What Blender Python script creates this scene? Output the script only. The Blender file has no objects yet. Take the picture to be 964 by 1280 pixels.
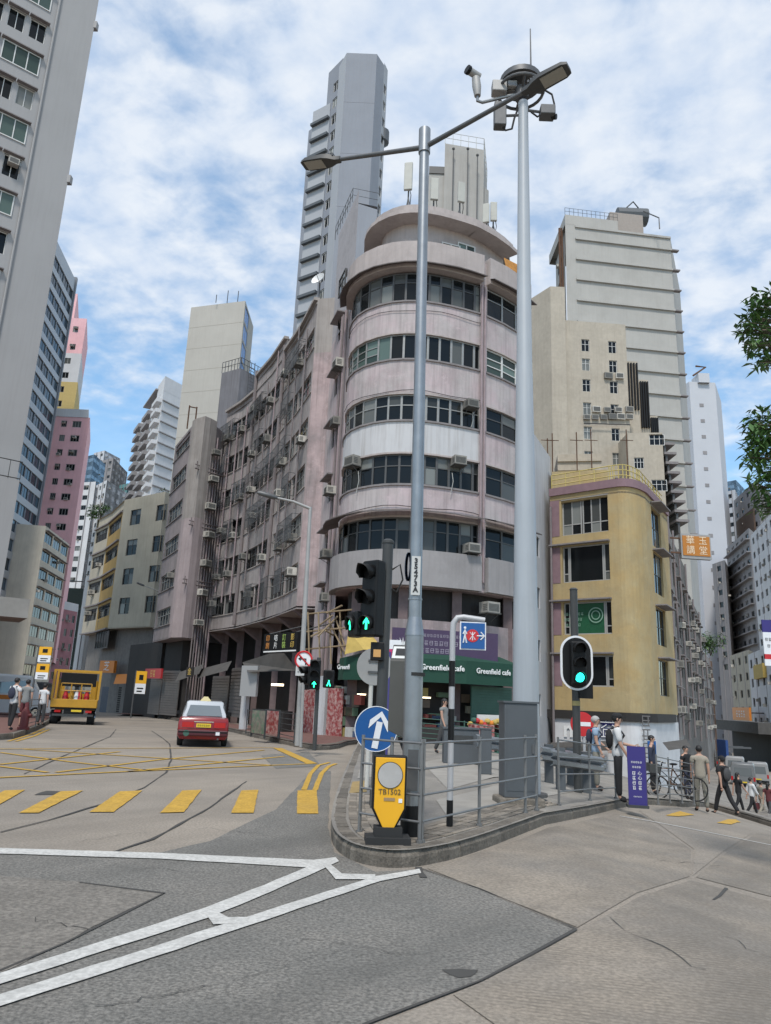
import bpy, bmesh, math, random
from mathutils import Vector, Matrix
R = math.radians
rnd = random.Random(7)
scene = bpy.context.scene
COL = scene.collection

# ------------------------------------------------------------------ camera
CAMH = 1.65; FPX = 925.0; PITCH = R(14.3); ROLL = R(2.4)
fw = Vector((0, math.cos(PITCH), math.sin(PITCH)))
r0 = Vector((1, 0, 0)); u0 = r0.cross(fw)
rt = r0*math.cos(ROLL) + u0*math.sin(ROLL)
up = -r0*math.sin(ROLL) + u0*math.cos(ROLL)
cd = bpy.data.cameras.new('camera'); cam = bpy.data.objects.new('camera', cd); COL.objects.link(cam)
m3 = Matrix((rt, up, -fw)).transposed()
cam.matrix_world = Matrix.Translation((0, 0, CAMH)) @ m3.to_4x4()
cd.sensor_fit = 'VERTICAL'; cd.sensor_height = 24.0; cd.lens = FPX/1280*24.0
cd.clip_end = 3000; cd.clip_start = 0.05
scene.camera = cam
scene.render.resolution_x = 771; scene.render.resolution_y = 1024

# ------------------------------------------------------------------ light, sky, exposure
SUN_EL, SUN_AZ = R(57), R(191)          # azimuth clockwise from +y: behind the camera, a little to the left
w = bpy.data.worlds.new('World'); scene.world = w; w.use_nodes = True
nt = w.node_tree; nt.nodes.clear(); N = nt.nodes.new; Lk = nt.links.new
sky = N('ShaderNodeTexSky'); sky.sky_type = 'NISHITA'; sky.sun_disc = False
sky.sun_elevation = SUN_EL; sky.sun_rotation = SUN_AZ; sky.air_density = 1.0; sky.dust_density = 0.3; sky.ozone_density = 2.2
geo = N('ShaderNodeTexCoord'); sep = N('ShaderNodeSeparateXYZ'); Lk(geo.outputs['Generated'], sep.inputs[0])
def wm(op, a, b=None, clamp=False):
    n = N('ShaderNodeMath'); n.operation = op; n.use_clamp = clamp
    for i, q in enumerate((a, b)):
        if q is None: continue
        if isinstance(q, (int, float)): n.inputs[i].default_value = q
        else: Lk(q, n.inputs[i])
    return n.outputs[0]
zc = wm('ADD', wm('MAXIMUM', sep.outputs[2], 0.0), 0.22)
comb = N('ShaderNodeCombineXYZ'); Lk(wm('DIVIDE', sep.outputs[0], zc), comb.inputs[0]); Lk(wm('DIVIDE', sep.outputs[1], zc), comb.inputs[1])
def wnoise(scale, detail, off, dist=0.0, rough=0.55):
    mp = N('ShaderNodeMapping'); Lk(comb.outputs[0], mp.inputs[0]); mp.inputs['Location'].default_value = off
    mp.inputs['Rotation'].default_value = (0, 0, R(25)); mp.inputs['Scale'].default_value = (1.0, 1.15, 1)
    n = N('ShaderNodeTexNoise'); Lk(mp.outputs[0], n.inputs['Vector']); n.inputs['Scale'].default_value = scale
    n.inputs['Detail'].default_value = detail; n.inputs['Roughness'].default_value = rough; n.inputs['Distortion'].default_value = dist
    return n.outputs['Fac']
n1 = wnoise(2.6, 8, (3.1, 1.7, 0), 0.25); n2 = wnoise(11, 7, (0.4, 5.2, 2), 0.15); n3 = wnoise(0.75, 3, (6.3, 2.2, 5))
cov = wm('ADD', wm('ADD', wm('MULTIPLY', n1, 0.85), wm('MULTIPLY', n2, 0.55)), wm('MULTIPLY', n3, 0.75))
cov = wm('ADD', cov, wm('MULTIPLY', wm('SUBTRACT', wm('MAXIMUM', wm('MINIMUM', sep.outputs[2], 0.62), 0.15), 0.31), 1.15))     # thinner towards the horizon, as altocumulus sheets look
mr = N('ShaderNodeMapRange'); mr.interpolation_type = 'SMOOTHSTEP'; Lk(cov, mr.inputs[0])
mr.inputs[1].default_value = 1.0; mr.inputs[2].default_value = 1.38; mr.inputs[3].default_value = 0.26; mr.inputs[4].default_value = 1.0
tone = N('ShaderNodeMapRange'); Lk(n2, tone.inputs[0]); tone.inputs[1].default_value = 0.35; tone.inputs[2].default_value = 0.65
cc = N('ShaderNodeMixRGB'); Lk(tone.outputs[0], cc.inputs[0]); cc.inputs[1].default_value = (3.55, 4.2, 5.2, 1); cc.inputs[2].default_value = (5.0, 5.3, 5.7, 1)
mx = N('ShaderNodeMixRGB'); Lk(wm('MULTIPLY', mr.outputs[0], 0.93), mx.inputs[0]); hsv = N('ShaderNodeHueSaturation'); hsv.inputs['Hue'].default_value = 0.488; hsv.inputs['Saturation'].default_value = 1.2; hsv.inputs['Value'].default_value = 1.3; Lk(sky.outputs[0], hsv.inputs['Color']); Lk(hsv.outputs[0], mx.inputs[1]); Lk(cc.outputs[0], mx.inputs[2])
bg = N('ShaderNodeBackground'); bg.inputs['Strength'].default_value = 0.13; Lk(mx.outputs[0], bg.inputs['Color'])
wo = N('ShaderNodeOutputWorld'); Lk(bg.outputs[0], wo.inputs[0])
sl = bpy.data.lights.new('sun', 'SUN'); sl.energy = 2.3; sl.angle = R(10); sl.color = (1, 0.95, 0.88)
sun = bpy.data.objects.new('sun', sl); COL.objects.link(sun)
sd = Vector((math.sin(SUN_AZ)*math.cos(SUN_EL), math.cos(SUN_AZ)*math.cos(SUN_EL), math.sin(SUN_EL)))
sun.rotation_euler = sd.to_track_quat('Z', 'Y').to_euler(); sun.location = (0, -20, 60)
vs = scene.view_settings; vs.view_transform = 'Standard'; vs.look = 'None'; vs.gamma = 1; vs.exposure = 0.42; vs.use_curve_mapping = False
scene.cycles.max_bounces = 5; scene.cycles.diffuse_bounces = 3; scene.cycles.glossy_bounces = 3

# ------------------------------------------------------------------ pixel helpers (directions only; distance from ground, wall or size)
def ray(px, py): return fw + rt*((px-482)/FPX) - up*((py-640)/FPX)
def at(px, py, Y):
    d = ray(px, py); p = d*(Y/d.y); return Vector((p.x, p.y, p.z+CAMH))
GX = [(-1e4, 0), (2.5, 0), (5.3, -.36), (9.3, -1.0), (18, -2.9), (30, -4.0), (45, -5.0), (80, -7.0), (140, -8.0), (1e4, -8.0)]
def g(x, y):
    for (a, za), (b, zb) in zip(GX, GX[1:]):
        if x <= b: z = za+(zb-za)*(x-a)/(b-a); break
    if y > 28: z += -0.012*(min(y, 120)-28)*max(0, min(1, -x/6))
    return z
def ong(px, py, dz=0.0):
    d = ray(px, py); t = None; z = 0.0
    for i in range(25):
        t = (z+dz-CAMH)/d.z if d.z < -1e-5 else 400
        z = 0.5*z+0.5*g(d.x*t, d.y*t)
    return Vector((d.x*t, d.y*t, g(d.x*t, d.y*t)+dz))
def hit(px, py, A, B):
    """ray with the vertical plane through plan points A, B -> (distance along A-B, z)"""
    d = ray(px, py); ax, ay = A[0], A[1]; dx, dy = B[0]-ax, B[1]-ay; L = math.hypot(dx, dy); dx /= L; dy /= L
    den = d.x*dy-d.y*dx; t = (ax*dy-ay*dx)/den
    return ((d.x*t-ax)*dx+(d.y*t-ay)*dy, d.z*t+CAMH)
def ztop(px, py, Y): return at(px, py, Y).z

# ------------------------------------------------------------------ materials
MATS = {}
def mat(name, col, rough=0.7, metal=0.0, var=0.0, vscale=3.0, streak=0.0, dirt=(0.05, 0.045, 0.04), bump=0.0, bscale=30.0, spec=0.5, emit=None, rand=0.0, col2=None, c2scale=0.4, fine=0.0, fscale=60.0, blotch=0.0, groove=0.0, lane=0.0):
    if name in MATS: return MATS[name]
    m = bpy.data.materials.new(name); m.use_nodes = True; t = m.node_tree; b = t.nodes['Principled BSDF']
    nn = t.nodes.new; lk = t.links.new
    b.inputs['Roughness'].default_value = rough; b.inputs['Metallic'].default_value = metal
    b.inputs['Specular IOR Level'].default_value = spec
    c = tuple(col)+(1,)
    if emit: b.inputs['Emission Color'].default_value = c; b.inputs['Emission Strength'].default_value = emit
    gp = nn('ShaderNodeNewGeometry')
    last = None
    def mixc(fac, a, bb):
        x = nn('ShaderNodeMixRGB')
        if isinstance(fac, float): x.inputs[0].default_value = fac
        else: lk(fac, x.inputs[0])
        for i, q in ((1, a), (2, bb)):
            if isinstance(q, tuple): x.inputs[i].default_value = q if len(q) == 4 else q+(1,)
            else: lk(q, x.inputs[i])
        return x.outputs[0]
    def noise(scale, detail=5, vec=None, rough_=0.6):
        n = nn('ShaderNodeTexNoise'); n.inputs['Scale'].default_value = scale; n.inputs['Detail'].default_value = detail; n.inputs['Roughness'].default_value = rough_
        lk(vec or gp.outputs['Position'], n.inputs['Vector']); return n.outputs['Fac']
    def rng(o, a, bb, c0=0., c1=1.):
        r = nn('ShaderNodeMapRange'); lk(o, r.inputs[0]); r.inputs[1].default_value = a; r.inputs[2].default_value = bb; r.inputs[3].default_value = c0; r.inputs[4].default_value = c1; return r.outputs[0]
    last = c
    if col2 is not None: last = mixc(rng(noise(c2scale, 4), 0.42, 0.6), last, tuple(col2)+(1,))
    if var:
        f = rng(noise(vscale), 0.35, 0.7, 0, var); last = mixc(f, last, tuple(x*0.45 for x in col)+(1,))
    if streak:
        mp = nn('ShaderNodeMapping'); lk(gp.outputs['Position'], mp.inputs[0]); mp.inputs['Scale'].default_value = (3.4, 3.4, 0.17)
        f = rng(noise(1.6, 6, mp.outputs[0], 0.7), 0.47, 0.78, 0, streak); last = mixc(f, last, tuple(dirt)+(1,))
    if blotch:
        f = rng(noise(.55, 9, rough_=.75), 0.5, 0.72, 0, blotch); last = mixc(f, last, tuple(x*.6+y*.4 for x, y in zip(dirt, col))+(1,))
        f = rng(noise(2.3, 8, rough_=.8), 0.56, 0.75, 0, blotch); last = mixc(f, last, tuple(min(1, x*1.25+.03) for x in col)+(1,))
    if lane:   # tyre-darkened tracks along the carriageway
        mpl = nn('ShaderNodeMapping'); mpl.vector_type = 'TEXTURE'; lk(gp.outputs['Position'], mpl.inputs[0]); mpl.inputs['Rotation'].default_value = (0, 0, R(52)); mpl.inputs['Scale'].default_value = (9, .9, 1)
        f = rng(noise(.8, 5, mpl.outputs[0], .6), .48, .66, 0, lane); last = mixc(f, last, tuple(x*.42 for x in col)+(1,))
    if groove:
        mpg = nn('ShaderNodeMapping'); lk(gp.outputs['Position'], mpg.inputs[0]); mpg.inputs['Rotation'].default_value = (0, 0, R(12))
        wv = nn('ShaderNodeTexWave'); wv.bands_direction = 'Y'; wv.inputs['Scale'].default_value = 6.5; wv.inputs['Distortion'].default_value = 1.6; wv.inputs['Detail'].default_value = 3; wv.inputs['Detail Scale'].default_value = 2.5; lk(mpg.outputs[0], wv.inputs['Vector'])
        ml = nn('ShaderNodeMath'); ml.operation = 'MULTIPLY'; lk(rng(wv.outputs['Fac'], .5, 1, 0, groove), ml.inputs[0]); lk(rng(noise(.9, 4), .4, .6), ml.inputs[1]); last = mixc(ml.outputs[0], last, tuple(x*.3 for x in col)+(1,))
    if fine:
        f = rng(noise(fscale, 3), 0.35, 0.65, 0, fine); last = mixc(f, last, tuple(x*0.35 for x in col)+(1,))
    if rand:
        oi = nn('ShaderNodeObjectInfo'); hs = nn('ShaderNodeHueSaturation'); lk(rng(oi.outputs['Random'], 0, 1, 1-rand, 1+rand), hs.inputs['Value'])
        if isinstance(last, tuple): hs.inputs['Color'].default_value = last
        else: lk(last, hs.inputs['Color'])
        last = hs.outputs[0]
    if isinstance(last, tuple): b.inputs['Base Color'].default_value = last
    else: lk(last, b.inputs['Base Color'])
    if bump:
        bp = nn('ShaderNodeBump'); bp.inputs['Strength'].default_value = bump; bp.inputs['Distance'].default_value = 0.02
        lk(noise(bscale, 4), bp.inputs['Height']); lk(bp.outputs[0], b.inputs['Normal'])
    m.diffuse_color = c; MATS[name] = m; return m
def glassmat(name, dark=(0.010, 0.012, 0.013), pale=(0.2, 0.21, 0.2), rough=0.07, bias=0.66):
    """window glass: mostly a dark room, some panes with a pale blind behind; differs per pane object"""
    m = bpy.data.materials.new(name); m.use_nodes = True; t = m.node_tree; b = t.nodes['Principled BSDF']; nn = t.nodes.new; lk = t.links.new
    oi = nn('ShaderNodeObjectInfo'); r = nn('ShaderNodeMapRange'); lk(oi.outputs['Random'], r.inputs[0]); r.inputs[1].default_value = bias; r.inputs[2].default_value = 1.0
    x = nn('ShaderNodeMixRGB'); lk(r.outputs[0], x.inputs[0]); x.inputs[1].default_value = dark+(1,); x.inputs[2].default_value = pale+(1,)
    lk(x.outputs[0], b.inputs['Base Color']); b.inputs['Roughness'].default_value = rough; b.inputs['Specular IOR Level'].default_value = 0.22
    gp = nn('ShaderNodeNewGeometry'); n = nn('ShaderNodeTexNoise'); n.inputs['Scale'].default_value = 1.3; lk(gp.outputs['Position'], n.inputs['Vector'])
    bp = nn('ShaderNodeBump'); bp.inputs['Strength'].default_value = 0.12; bp.inputs['Distance'].default_value = 0.05; lk(n.outputs['Fac'], bp.inputs['Height']); lk(bp.outputs[0], b.inputs['Normal'])
    MATS[name] = m; return m

GLASS = glassmat('window_glass'); GLASSB = glassmat('blue_glass', (0.02, 0.035, 0.05), (0.06, 0.10, 0.14), 0.04, 0.3)
GLASSG = glassmat('green_glass', (0.02, 0.035, 0.03), (0.14, 0.2, 0.18), 0.06, 0.3)
FRAME = mat('window_frame', (0.30, 0.30, 0.29), 0.5, 0.3, var=.3); FRAMED = mat('dark_frame', (0.07, 0.07, 0.07), 0.5); FRAMEW = mat('white_frame', (0.6, 0.6, 0.58), 0.5)
STEEL = mat('galvanised_steel', (0.29, 0.305, 0.32), 0.42, 0.75, var=.35, vscale=4); STEELD = mat('grey_steel', (0.12, 0.122, 0.125), 0.5, 0.45, var=.35, vscale=6)
BLACK = mat('black_plastic', (0.006, 0.006, 0.0065), 0.5, spec=.3); RUBBER = mat('rubber', (0.02, 0.02, 0.02), 0.8, var=.2)
WHITEP = mat('white_paint', (0.72, 0.73, 0.73), 0.5, var=.15, vscale=2); GREYP = mat('grey_paint', (0.085, 0.095, 0.105), 0.55, var=.2, vscale=2, streak=.15)
DARKGREY = mat('dark_grey_pole', (0.045, 0.047, 0.047), 0.55, var=.3)
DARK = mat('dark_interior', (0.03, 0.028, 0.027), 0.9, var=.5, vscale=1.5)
ACM = mat('ac_casing', (0.42, 0.40, 0.36), 0.6, var=.4, vscale=2.5, streak=.4, rand=.5); ACG = mat('ac_grille', (0.09, 0.09, 0.085), 0.7)
PIPE = mat('drain_pipe_grey', (0.2, 0.17, 0.17), 0.6, var=.4); PIPEP = mat('drain_pipe_pink', (0.32, 0.25, 0.26), 0.6, var=.4)
CONC = mat('roof_concrete', (0.3, 0.29, 0.27), 0.9, var=.4, vscale=1)
HOOD = mat('hood_concrete', (0.24, 0.22, 0.22), 0.9, var=.5)

# ------------------------------------------------------------------ mesh building
class MB:
    def __init__(s): s.v = []; s.f = []; s.m = []
    def add(s, vs, fs, m=0):
        o = len(s.v); s.v += [tuple(p) for p in vs]; s.f += [tuple(i+o for i in f) for f in fs]; s.m += [m]*len(fs); return s
    def bx(s, x0, x1, y0, y1, z0, z1, m=0):
        return s.add([(x0,y0,z0),(x1,y0,z0),(x1,y1,z0),(x0,y1,z0),(x0,y0,z1),(x1,y0,z1),(x1,y1,z1),(x0,y1,z1)],
            [(3,2,1,0),(4,5,6,7),(0,1,5,4),(1,2,6,5),(2,3,7,6),(3,0,4,7)], m)
    def obx(s, M, x0, x1, y0, y1, z0, z1, m=0):
        o = len(s.v); s.bx(x0,x1,y0,y1,z0,z1,m)
        for i in range(o, len(s.v)): s.v[i] = tuple(M @ Vector(s.v[i]))
        return s
    def prism(s, poly, z0, z1, m=0, mt=None):
        n = len(poly); zf = (lambda z, p: z(p) if callable(z) else z)
        s.add([(p[0],p[1],zf(z0,p)) for p in poly]+[(p[0],p[1],zf(z1,p)) for p in poly], [(i,(i+1)%n,n+(i+1)%n,n+i) for i in range(n)]+[tuple(range(n-1,-1,-1))], m)
        s.add([(p[0],p[1],zf(z1,p)) for p in poly], [tuple(range(n))], m if mt is None else mt); return s
    def tube(s, pts, r, n=8, m=0, cap=True):
        pts = [Vector(p) for p in pts]; k = len(pts); rs = r if isinstance(r, (list, tuple)) else [r]*k
        o = len(s.v); ref = None
        for i, p in enumerate(pts):
            t = (pts[min(i+1,k-1)]-pts[max(i-1,0)]).normalized()
            if ref is None: ref = Vector((1,0,0)) if abs(t.x) < .8 else Vector((0,1,0))
            a = (ref - t*ref.dot(t)).normalized(); b = t.cross(a); ref = a
            for j in range(n):
                q = p+(a*math.cos(2*math.pi*j/n)+b*math.sin(2*math.pi*j/n))*rs[i]; s.v.append(tuple(q))
        for i in range(k-1):
            for j in range(n):
                s.f.append((o+i*n+j, o+i*n+(j+1)%n, o+(i+1)*n+(j+1)%n, o+(i+1)*n+j)); s.m.append(m)
        if cap:
            s.f.append(tuple(o+j for j in range(n-1,-1,-1))); s.m.append(m)
            s.f.append(tuple(o+(k-1)*n+j for j in range(n))); s.m.append(m)
        return s
    def disc(s, c, nrm, r, th=0.01, n=24, m=0, ry=None):
        c = Vector(c); nrm = Vector(nrm).normalized(); return s.tube([c-nrm*th/2, c+nrm*th/2], r, n, m)
    def ell(s, c, r, n=10, k=7, m=0):
        o = len(s.v)
        for i in range(k+1):
            th = math.pi*i/k
            for j in range(n): s.v.append((c[0]+r[0]*math.sin(th)*math.cos(2*math.pi*j/n), c[1]+r[1]*math.sin(th)*math.sin(2*math.pi*j/n), c[2]+r[2]*math.cos(th)))
        for i in range(k):
            for j in range(n): s.f.append((o+i*n+j, o+(i+1)*n+j, o+(i+1)*n+(j+1)%n, o+i*n+(j+1)%n)); s.m.append(m)
        return s
    def mesh(s, name, mats, smooth=False):
        me = bpy.data.meshes.new(name); me.from_pydata(s.v, [], s.f)
        for x in (mats if isinstance(mats, (list, tuple)) else [mats]): me.materials.append(x)
        for p, k in zip(me.polygons, s.m): p.material_index = k
        if smooth:
            for p in me.polygons: p.use_smooth = True
            try: me.set_sharp_from_angle(angle=R(38))
            except Exception: pass
        me.update(); return me
def link(name, data, parent=None, loc=None, rz=0.0, M=None):
    o = bpy.data.objects.new(name, data); COL.objects.link(o)
    if parent is not None: o.parent = parent
    if M is not None: o.matrix_local = M
    else:
        if loc is not None: o.location = loc
        o.rotation_euler = (0, 0, rz)
    return o
def ob(name, mb, mats, parent=None, loc=None, rz=0.0, smooth=False, M=None):
    return link(name, mb.mesh(name, mats, smooth), parent, loc, rz, M)
def tag(o, label, cat, group=None, kind=None):
    if label: o['label'] = label
    if cat: o['category'] = cat
    if group: o['group'] = group
    if kind: o['kind'] = kind
    return o
def thing(name, label, cat, loc=(0,0,0), rz=0.0, group=None):
    return tag(link(name, None, None, loc, rz), label, cat, group)
def bevel(o, wd=0.01, seg=2):
    b = o.modifiers.new('bevel', 'BEVEL'); b.width = wd; b.segments = seg; b.limit_method = 'ANGLE'; return o
TXT = {}
TMP = bpy.data.scenes.new('tmp')
def evaluated(o):
    "mesh of one object with its modifiers, evaluated alone"
    TMP.collection.objects.link(o); vl = TMP.view_layers[0]; vl.update(); dg = vl.depsgraph; dg.update()
    me = bpy.data.meshes.new_from_object(o.evaluated_get(dg)); bpy.data.objects.remove(o); return me
def text(name, s, size, m, parent, M, align='CENTER', ext=0.003, bold=0.0, sx=1.0):
    key = (s, size, m.name, align, ext, bold, sx)
    if key not in TXT:
        c = bpy.data.curves.new('lettering', 'FONT'); c.body = s; c.size = size; c.align_x = align; c.align_y = 'CENTER'; c.extrude = ext; c.offset = bold; c.resolution_u = 2
        c.space_line = 0.95
        me = evaluated(bpy.data.objects.new('tmp', c))
        me.materials.clear(); me.materials.append(m)
        if sx != 1: me.transform(Matrix.Diagonal((sx, 1, 1, 1)))
        TXT[key] = me
    return link(name, TXT[key], parent, M=M)
GLY = {}
def glyph(size, m, parent, M, seed=0):
    "one small printed sign too blurred to read: a few strokes in a square"
    key = (round(size, 3), m.name, seed)
    if key not in GLY:
        r_ = random.Random(seed); mb = MB(); s = size
        for z in (-.4, r_.uniform(-.15, .05), .38): a_ = r_.uniform(-.45, -.25); b_ = r_.uniform(.25, .45); mb.add([(a_*s, z*s-.05*s, 0), (b_*s, z*s-.05*s, 0), (b_*s, z*s+.05*s, 0), (a_*s, z*s+.05*s, 0)], [(0, 1, 2, 3)])
        for x in (r_.uniform(-.35, -.2), r_.uniform(.1, .35)): a_ = r_.uniform(-.45, -.3); b_ = r_.uniform(.3, .45); mb.add([(x*s-.05*s, a_*s, .001), (x*s+.05*s, a_*s, .001), (x*s+.05*s, b_*s, .001), (x*s-.05*s, b_*s, .001)], [(0, 1, 2, 3)])
        GLY[key] = mb.mesh('lettering', [m])
    return link('lettering', GLY[key], parent, M=M)
def glyphs(n, size, m, parent, loc, rz=0.0, step=1.05, vertical=False):
    for i in range(n):
        o = (i-(n-1)/2)*size*step; v = Vector((0, 0, -o)) if vertical else Vector((o*math.cos(rz), o*math.sin(rz), 0))
        glyph(size, m, parent, face_M(Vector(loc)+v, rz), i % 5)
def face_M(loc, rz): # text/plates lie in local x-z plane, looking to local -y
    return Matrix.Translation(loc) @ Matrix.Rotation(rz, 4, 'Z') @ Matrix.Rotation(R(90), 4, 'X')

# ------------------------------------------------------------------ buildings
WC = {}
def window(T, loc, rz, wd, ht, cols=2, rows=(1.0,), fr=0.05, fm=None, gm=None, panes=True, name='window'):
    """a window frame set in its opening; panes are separate pieces when near enough to tell apart"""
    fm = fm or FRAME; gm = gm or GLASS
    key = (round(wd, 2), round(ht, 2), cols, tuple(rows), fr, fm.name, gm.name, panes)
    if key not in WC:
        mb = MB(); W2 = round(wd, 2); H2 = round(ht, 2)
        mb.bx(0, W2, -.03, .05, 0, fr); mb.bx(0, W2, -.03, .05, H2-fr, H2); mb.bx(0, fr, -.028, .048, fr, H2-fr); mb.bx(W2-fr, W2, -.028, .048, fr, H2-fr)
        for i in range(1, cols): x = W2*i/cols; mb.bx(x-fr*.45, x+fr*.45, -.022, .04, fr, H2-fr)
        zz = 0; cells = []
        tot = sum(rows); zs = [0]
        for r_ in rows: zs.append(zs[-1]+r_/tot*H2)
        for z in zs[1:-1]: mb.bx(fr, W2-fr, -.018, .038, z-fr*.4, z+fr*.4)
        ps = []
        if panes:
            me = mb.mesh('window', [fm])
            for k in range(len(rows)):
                pm = MB().bx(0, W2/cols, .012, .024, 0, zs[k+1]-zs[k]).mesh('pane', [gm])
                for i in range(cols): ps.append((pm, (W2*i/cols, 0, zs[k])))
        else:
            mb.bx(fr*.5, W2-fr*.5, .012, .024, fr*.5, H2-fr*.5, 1); me = mb.mesh('window', [fm, gm])
        WC[key] = (me, ps)
    me, ps = WC[key]
    o = link(name, me, T.root, Vector(loc)-T.o, rz)
    for pm, l in ps:
        p = link('pane', pm, o, (l[0], l[1]+rnd.uniform(-.004, .004), l[2]))
        k = rnd.random()
        if k < .12 and T.near: p.rotation_euler = (R(rnd.uniform(-1.5, 1.5)), 0, 0)
        elif k < .15 and T.near and l[2] > .3 and wd/cols < .9 and max(v.co.z for v in pm.vertices) < .7: p.rotation_euler = (0, 0, -R(rnd.uniform(20, 50)))
    return o
ACC = {}
def ac_unit(T, loc, rz, near=True, kind=0):
    key = (near, kind)
    if key not in ACC:
        mb = MB(); wd, dp, h = ((.62, .5, .42), (.75, .32, .55))[kind]
        mb.bx(-wd/2, wd/2, -dp, .05, 0, h)
        if near:
            for k in range(6): z = .06+k*(h-.12)/6; mb.bx(-wd/2+.05, wd/2-.05, -dp-.012, -dp+.002, z, z+.028, 1)
            for s in (-1, 1):
                for k in range(4): z = .08+k*(h-.14)/4; mb.bx(s*wd/2-.01, s*wd/2+.01, -dp+.05, -dp+.3, z, z+.03, 1)
            mb.bx(-wd/2-.03, wd/2+.03, -dp-.05, .05, -.05, -.012, 1)
            for s in (-1, 1): mb.tube([(s*wd*.4, -dp, -.03), (s*wd*.4, .03, -.35)], .014, 5, 1)
        else: mb.bx(-wd/2+.06, wd/2-.06, -dp-.012, -dp+.002, .07, h-.07, 1)
        ACC[key] = mb.mesh('air_conditioner', [ACM, ACG])
    o = link('air_conditioner', ACC[key], T.root, Vector(loc)-T.o, rz+R(rnd.uniform(-4, 4))); s = rnd.uniform(.85, 1.15); o.scale = (s, rnd.uniform(.8, 1.1), s); return o
class Bld:
    def __init__(s, name, label, cx, cy, near=False, cat='building', group=None):
        s.o = Vector((cx, cy, g(cx, cy)-.3)); s.root = thing(name, label, cat, s.o, 0, group); s.near = near
    def part(s, name, mb, mats, parent=None, smooth=False):
        o = s.o
        if parent is not None: o = o+parent.location
        mb.v = [(x-o.x, y-o.y, z-o.z) for x, y, z in mb.v]
        return ob(name, mb, mats, parent or s.root, smooth=smooth)
    def wall(s, A, B, z0, z1, ops=(), m=None, rev=.18, name='wall'):
        """ops: (u0,u1,za,zb) openings with reveals"""
        L = math.hypot(B[0]-A[0], B[1]-A[1]); dx, dy = (B[0]-A[0])/L, (B[1]-A[1])/L
        us = sorted(set([0, L]+[max(0, min(L, v)) for o in ops for v in o[:2]])); zs = sorted(set([z0, z1]+[max(z0, min(z1, v)) for o in ops for v in o[2:4]]))
        us = [u for i, u in enumerate(us) if i == 0 or u-us[i-1] > 1e-4]; zs = [u for i, u in enumerate(zs) if i == 0 or u-zs[i-1] > 1e-4]
        P = lambda u, z, dpt=0: (A[0]+dx*u-dy*dpt, A[1]+dy*u+dx*dpt, z)
        mb = MB(); idx = {}
        def vi(i, j):
            if (i, j) not in idx: idx[(i, j)] = len(mb.v); mb.v.append(P(us[i], zs[j]))
            return idx[(i, j)]
        for i in range(len(us)-1):
            for j in range(len(zs)-1):
                um = (us[i]+us[i+1])/2; zm = (zs[j]+zs[j+1])/2
                if any(o[0] < um < o[1] and o[2] < zm < o[3] for o in ops): continue
                f = (vi(i, j), vi(i+1, j), vi(i+1, j+1), vi(i, j+1)); mb.f.append(f); mb.m.append(0)
        for u0_, u1_, a, b in ops:
            u0_ = max(0, u0_); u1_ = min(L, u1_)
            q = [P(u0_,a), P(u1_,a), P(u1_,b), P(u0_,b), P(u0_,a,rev), P(u1_,a,rev), P(u1_,b,rev), P(u0_,b,rev)]
            mb.add(q, [(0,1,5,4), (1,2,6,5), (2,3,7,6), (3,0,4,7)])
        return s.part(name, mb, m)
    def facade(s, A, B, z0, z1, m, rows, cols, rev=.18, pc=2, pr=(1.,), fm=None, gm=None, ac=0, hood=0, panes=None, fr=.05, sill=0, acn=None, skip=None):
        """rows: [(sill z, head z)], cols: [(u0,u1)] or with pane count (u0,u1,n)"""
        L = math.hypot(B[0]-A[0], B[1]-A[1]); dx, dy = (B[0]-A[0])/L, (B[1]-A[1])/L; rz = math.atan2(dy, dx)
        panes = s.near if panes is None else panes
        ops = []
        for j, (a, b) in enumerate(rows):
            for i, c in enumerate(cols):
                if skip and skip(i, j): continue
                ops.append((c[0], c[1], a, b)); n = c[2] if len(c) > 2 else pc
                P = Vector((A[0]+dx*c[0]-dy*rev*.6, A[1]+dy*c[0]+dx*rev*.6, a))
                window(s, P, rz, c[1]-c[0], b-a, n, pr, fr, fm, gm, panes)
                if ac and rnd.random() < ac:
                    u = rnd.uniform(c[0]+.35, max(c[0]+.36, c[1]-.35)); zz = a+rnd.choice((.0, .55, .0))*(b-a)
                    ac_unit(s, (A[0]+dx*u, A[1]+dy*u, zz-.05), rz, s.near if acn is None else acn)
                if hood:
                    mb = MB().bx(-.12, c[1]-c[0]+.12, -hood, .0, 0, .07); k = Vector((A[0]+dx*c[0], A[1]+dy*c[0], b+.05))
                    link('window_hood', HC(round(c[1]-c[0], 2), hood), s.root, k-s.o, rz)
        return s.wall(A, B, z0, z1, ops, m, rev)
    def mass(s, foot, z0, z1, m, skip=(), roof=True, rm=None, parapet=0.9):
        n = len(foot)
        for i in range(n):
            if i in skip: continue
            s.wall(foot[i], foot[(i+1)%n], z0, z1, (), m)
        if roof:
            mb = MB(); mb.add([(p[0], p[1], z1-parapet) for p in foot], [tuple(range(n))]); 
            c = Vector((sum(p[0] for p in foot)/n, sum(p[1] for p in foot)/n, 0))
            inn = [(p[0]+(c.x-p[0])*.04, p[1]+(c.y-p[1])*.04) for p in foot]
            mb.add([(p[0], p[1], z1) for p in foot]+[(p[0], p[1], z1) for p in inn], [(i, (i+1)%n, n+(i+1)%n, n+i) for i in range(n)])
            mb.add([(p[0], p[1], z1) for p in inn]+[(p[0], p[1], z1-parapet) for p in inn], [(i, (i+1)%n, n+(i+1)%n, n+i) for i in range(n)])
            s.part('roof', mb, rm or m)
HCC = {}
def HC(wd, dp):
    if (wd, dp) not in HCC: HCC[(wd, dp)] = MB().bx(-.12, wd+.12, -dp, 0, 0, .07).mesh('window_hood', [HOOD])
    return HCC[(wd, dp)]
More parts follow.
